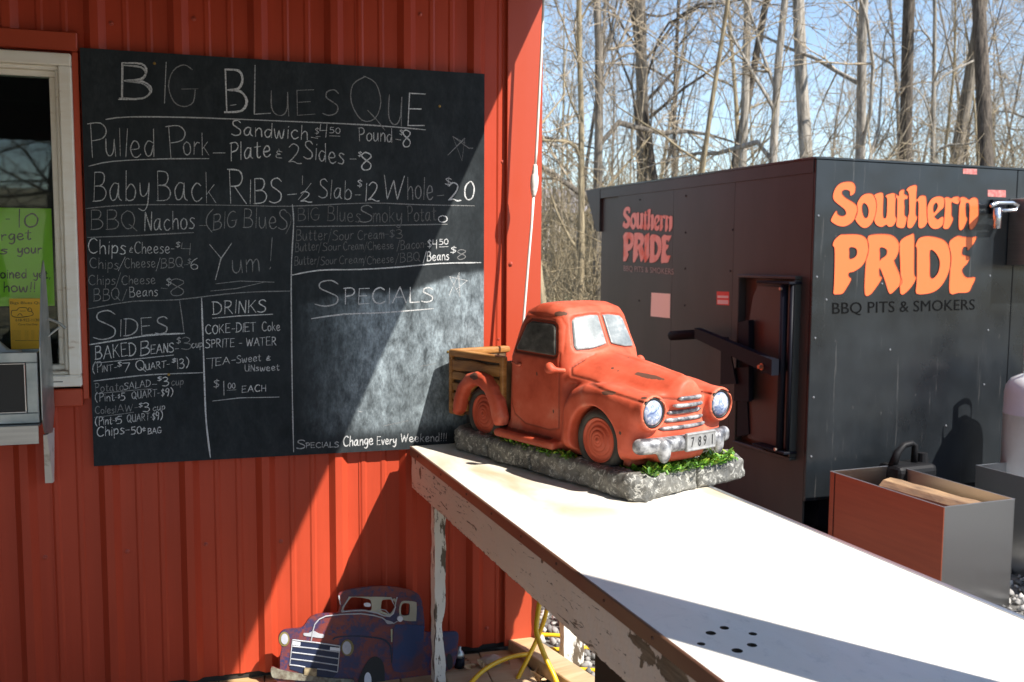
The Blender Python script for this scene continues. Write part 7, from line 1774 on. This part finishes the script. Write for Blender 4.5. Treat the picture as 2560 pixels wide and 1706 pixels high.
def wood_label(colour, far, pi, px, sx):
    form = {'tall': 'tall', 'spread': 'spreading', 'sapling': 'slender', 'lean': 'leaning'}[protos[pi][0]]
    place = 'between wall corner and smoker' if px < 1470 else ('above the smoker side lettering' if px < 1720 else ('above the smoker side door' if px < 2037 else ('above the smoker front lettering' if px < 2440 else 'near the right edge')))
    size = 'thin' if sx < 0.7 else ('stout' if sx > 0.95 else 'mid-sized')
    far = {'far back in the woods': 'far back', 'in the middle of the woods': 'midway back', 'at the near edge of the woods': 'near the front'}[far]
    return '%s %s %s tree %s, %s' % (size, form, colour, far, place)
for i in range(72):
    u = rt.random(); Y = 14 + 38 * (u ** 0.8)
    px = rt.uniform(1250, 2900) if i < 150 else rt.uniform(900, 3400)
    if px2x(px, Y) < 1.0: continue
    pi = rt.choice([0, 1, 2, 3, 4, 5, 8, 9, 1, 3, 9]) if Y > 20 else rt.choice([4, 5, 9, 3, 9, 4])
    bk = rt.choice([0, 0, 1, 2, 3, 3]); far = 'far back in the woods' if Y > 32 else ('in the middle of the woods' if Y > 22 else 'at the near edge of the woods')
    sx = rt.uniform(0.65, 1.05) * (1 if pi in (4, 5, 9) else 0.72)
    tree(pi, px2x(px, Y), Y, (sx, rt.uniform(0.9, 1.25)), rt.uniform(0, 6.28), bk, rt.choice([0, 1]), wood_label(NAMES[bk], far, pi, px, sx), 'bare trees of the woods', tilt=(rt.gauss(0, .03), rt.gauss(0, .04)))
for i in range(20):
    Y = rt.uniform(13, 40); X_ = rt.uniform(-7, 3.5) * Y / 20
    pi = rt.choice([0, 1, 3, 8, 9]); bk = rt.choice([0, 1, 3])
    tree(pi, X_, Y, (rt.uniform(.55, .8), rt.uniform(.9, 1.2)), rt.uniform(0, 6.28), bk, rt.choice([0, 1]), 'bare tree hidden behind the red building', 'bare trees behind the building')
# trees behind the camera, seen only as reflections in the window glass and the enamel
for i in range(60):
    a = math.radians(rt.uniform(185, 355)); R_ = rt.uniform(12, 26)
    x, y = R_ * math.cos(a), R_ * math.sin(a)
    sh = Vector((x, y)).normalized().dot(SUN_H)
    if sh > 0.80: continue
    tree(rt.choice([0, 1, 2, 3, 8]), x, y, (1.2, rt.uniform(.8, 1.1)), rt.uniform(0, 6), rt.choice([0, 1]), 0, 'bare tree behind the viewer', 'trees behind the viewer')
# low brush and saplings between the trunks
rb_ = np.random.default_rng(6); segs = []
for _ in range(3600):
    Y = 11 + 34 * rb_.random() ** 1.3; px = rb_.uniform(1290, 2800); X_ = px2x(px, Y)
    z0 = terrain(X_, Y); L = rb_.uniform(0.8, 3.2) * (1.0 if rb_.random() < 0.6 or Y < 16 else 1.7); d = np.array([rb_.normal(0, 0.3), rb_.normal(0, 0.3), 1.0]); d /= np.linalg.norm(d)
    p = np.array([X_, Y, z0 - 0.05]); pts = [p]
    for k_ in range(4): d = d + rb_.normal(0, 0.16, 3); d /= np.linalg.norm(d); pts.append(pts[-1] + d * L / 4)
    r0 = rb_.uniform(0.006, 0.016); segs.append((pts, list(np.linspace(r0, 0.004, 5))))
    for _k in range(3):
        kk = rb_.integers(1, 4); dd = rb_.normal(0, 0.6, 3) + np.array([0, 0, 0.5]); dd /= np.linalg.norm(dd); LL = L * rb_.uniform(.2, .45)
        segs.append(([pts[kk], pts[kk] + dd * LL * .5, pts[kk] + dd * LL + rb_.normal(0, .05, 3)], [r0 * .6, r0 * .5, 0.004]))
V, Q = seg_tubes(segs, 3)
tag(fastmesh('brush', V, Q, M_barks[3], None), kind='stuff')
# a pale house glimpsed through the trees
hs = thing('far_house', 'small pale house far off, glimpsed between the wall corner and the smoker', 'house', frame((px2x(1440, 62), 62, terrain(3.9, 62)), 12))
M_hw = base_mat('pale_siding', (0.62, 0.56, 0.52), 0.8)[0]; M_hr = base_mat('grey_roof', (0.24, 0.22, 0.22), 0.9)[0]
box('wall', (-5, 0, -0.5), (5, 7, 2.6), M_hw, hs)
pydata('roof', [(-5.4, -.5, 2.55), (5.4, -.5, 2.55), (5.4, 7.5, 2.55), (-5.4, 7.5, 2.55), (-5.4, 3.5, 4.4), (5.4, 3.5, 4.4)], [(0, 1, 5, 4), (2, 3, 4, 5), (0, 4, 3), (1, 2, 5), (3, 2, 1, 0)], M_hr, hs)
for x in (-3, 0.5, 3): box('window', (x, -0.06, 0.8), (x + 1, -0.001, 2.0), M_blackglass, hs)
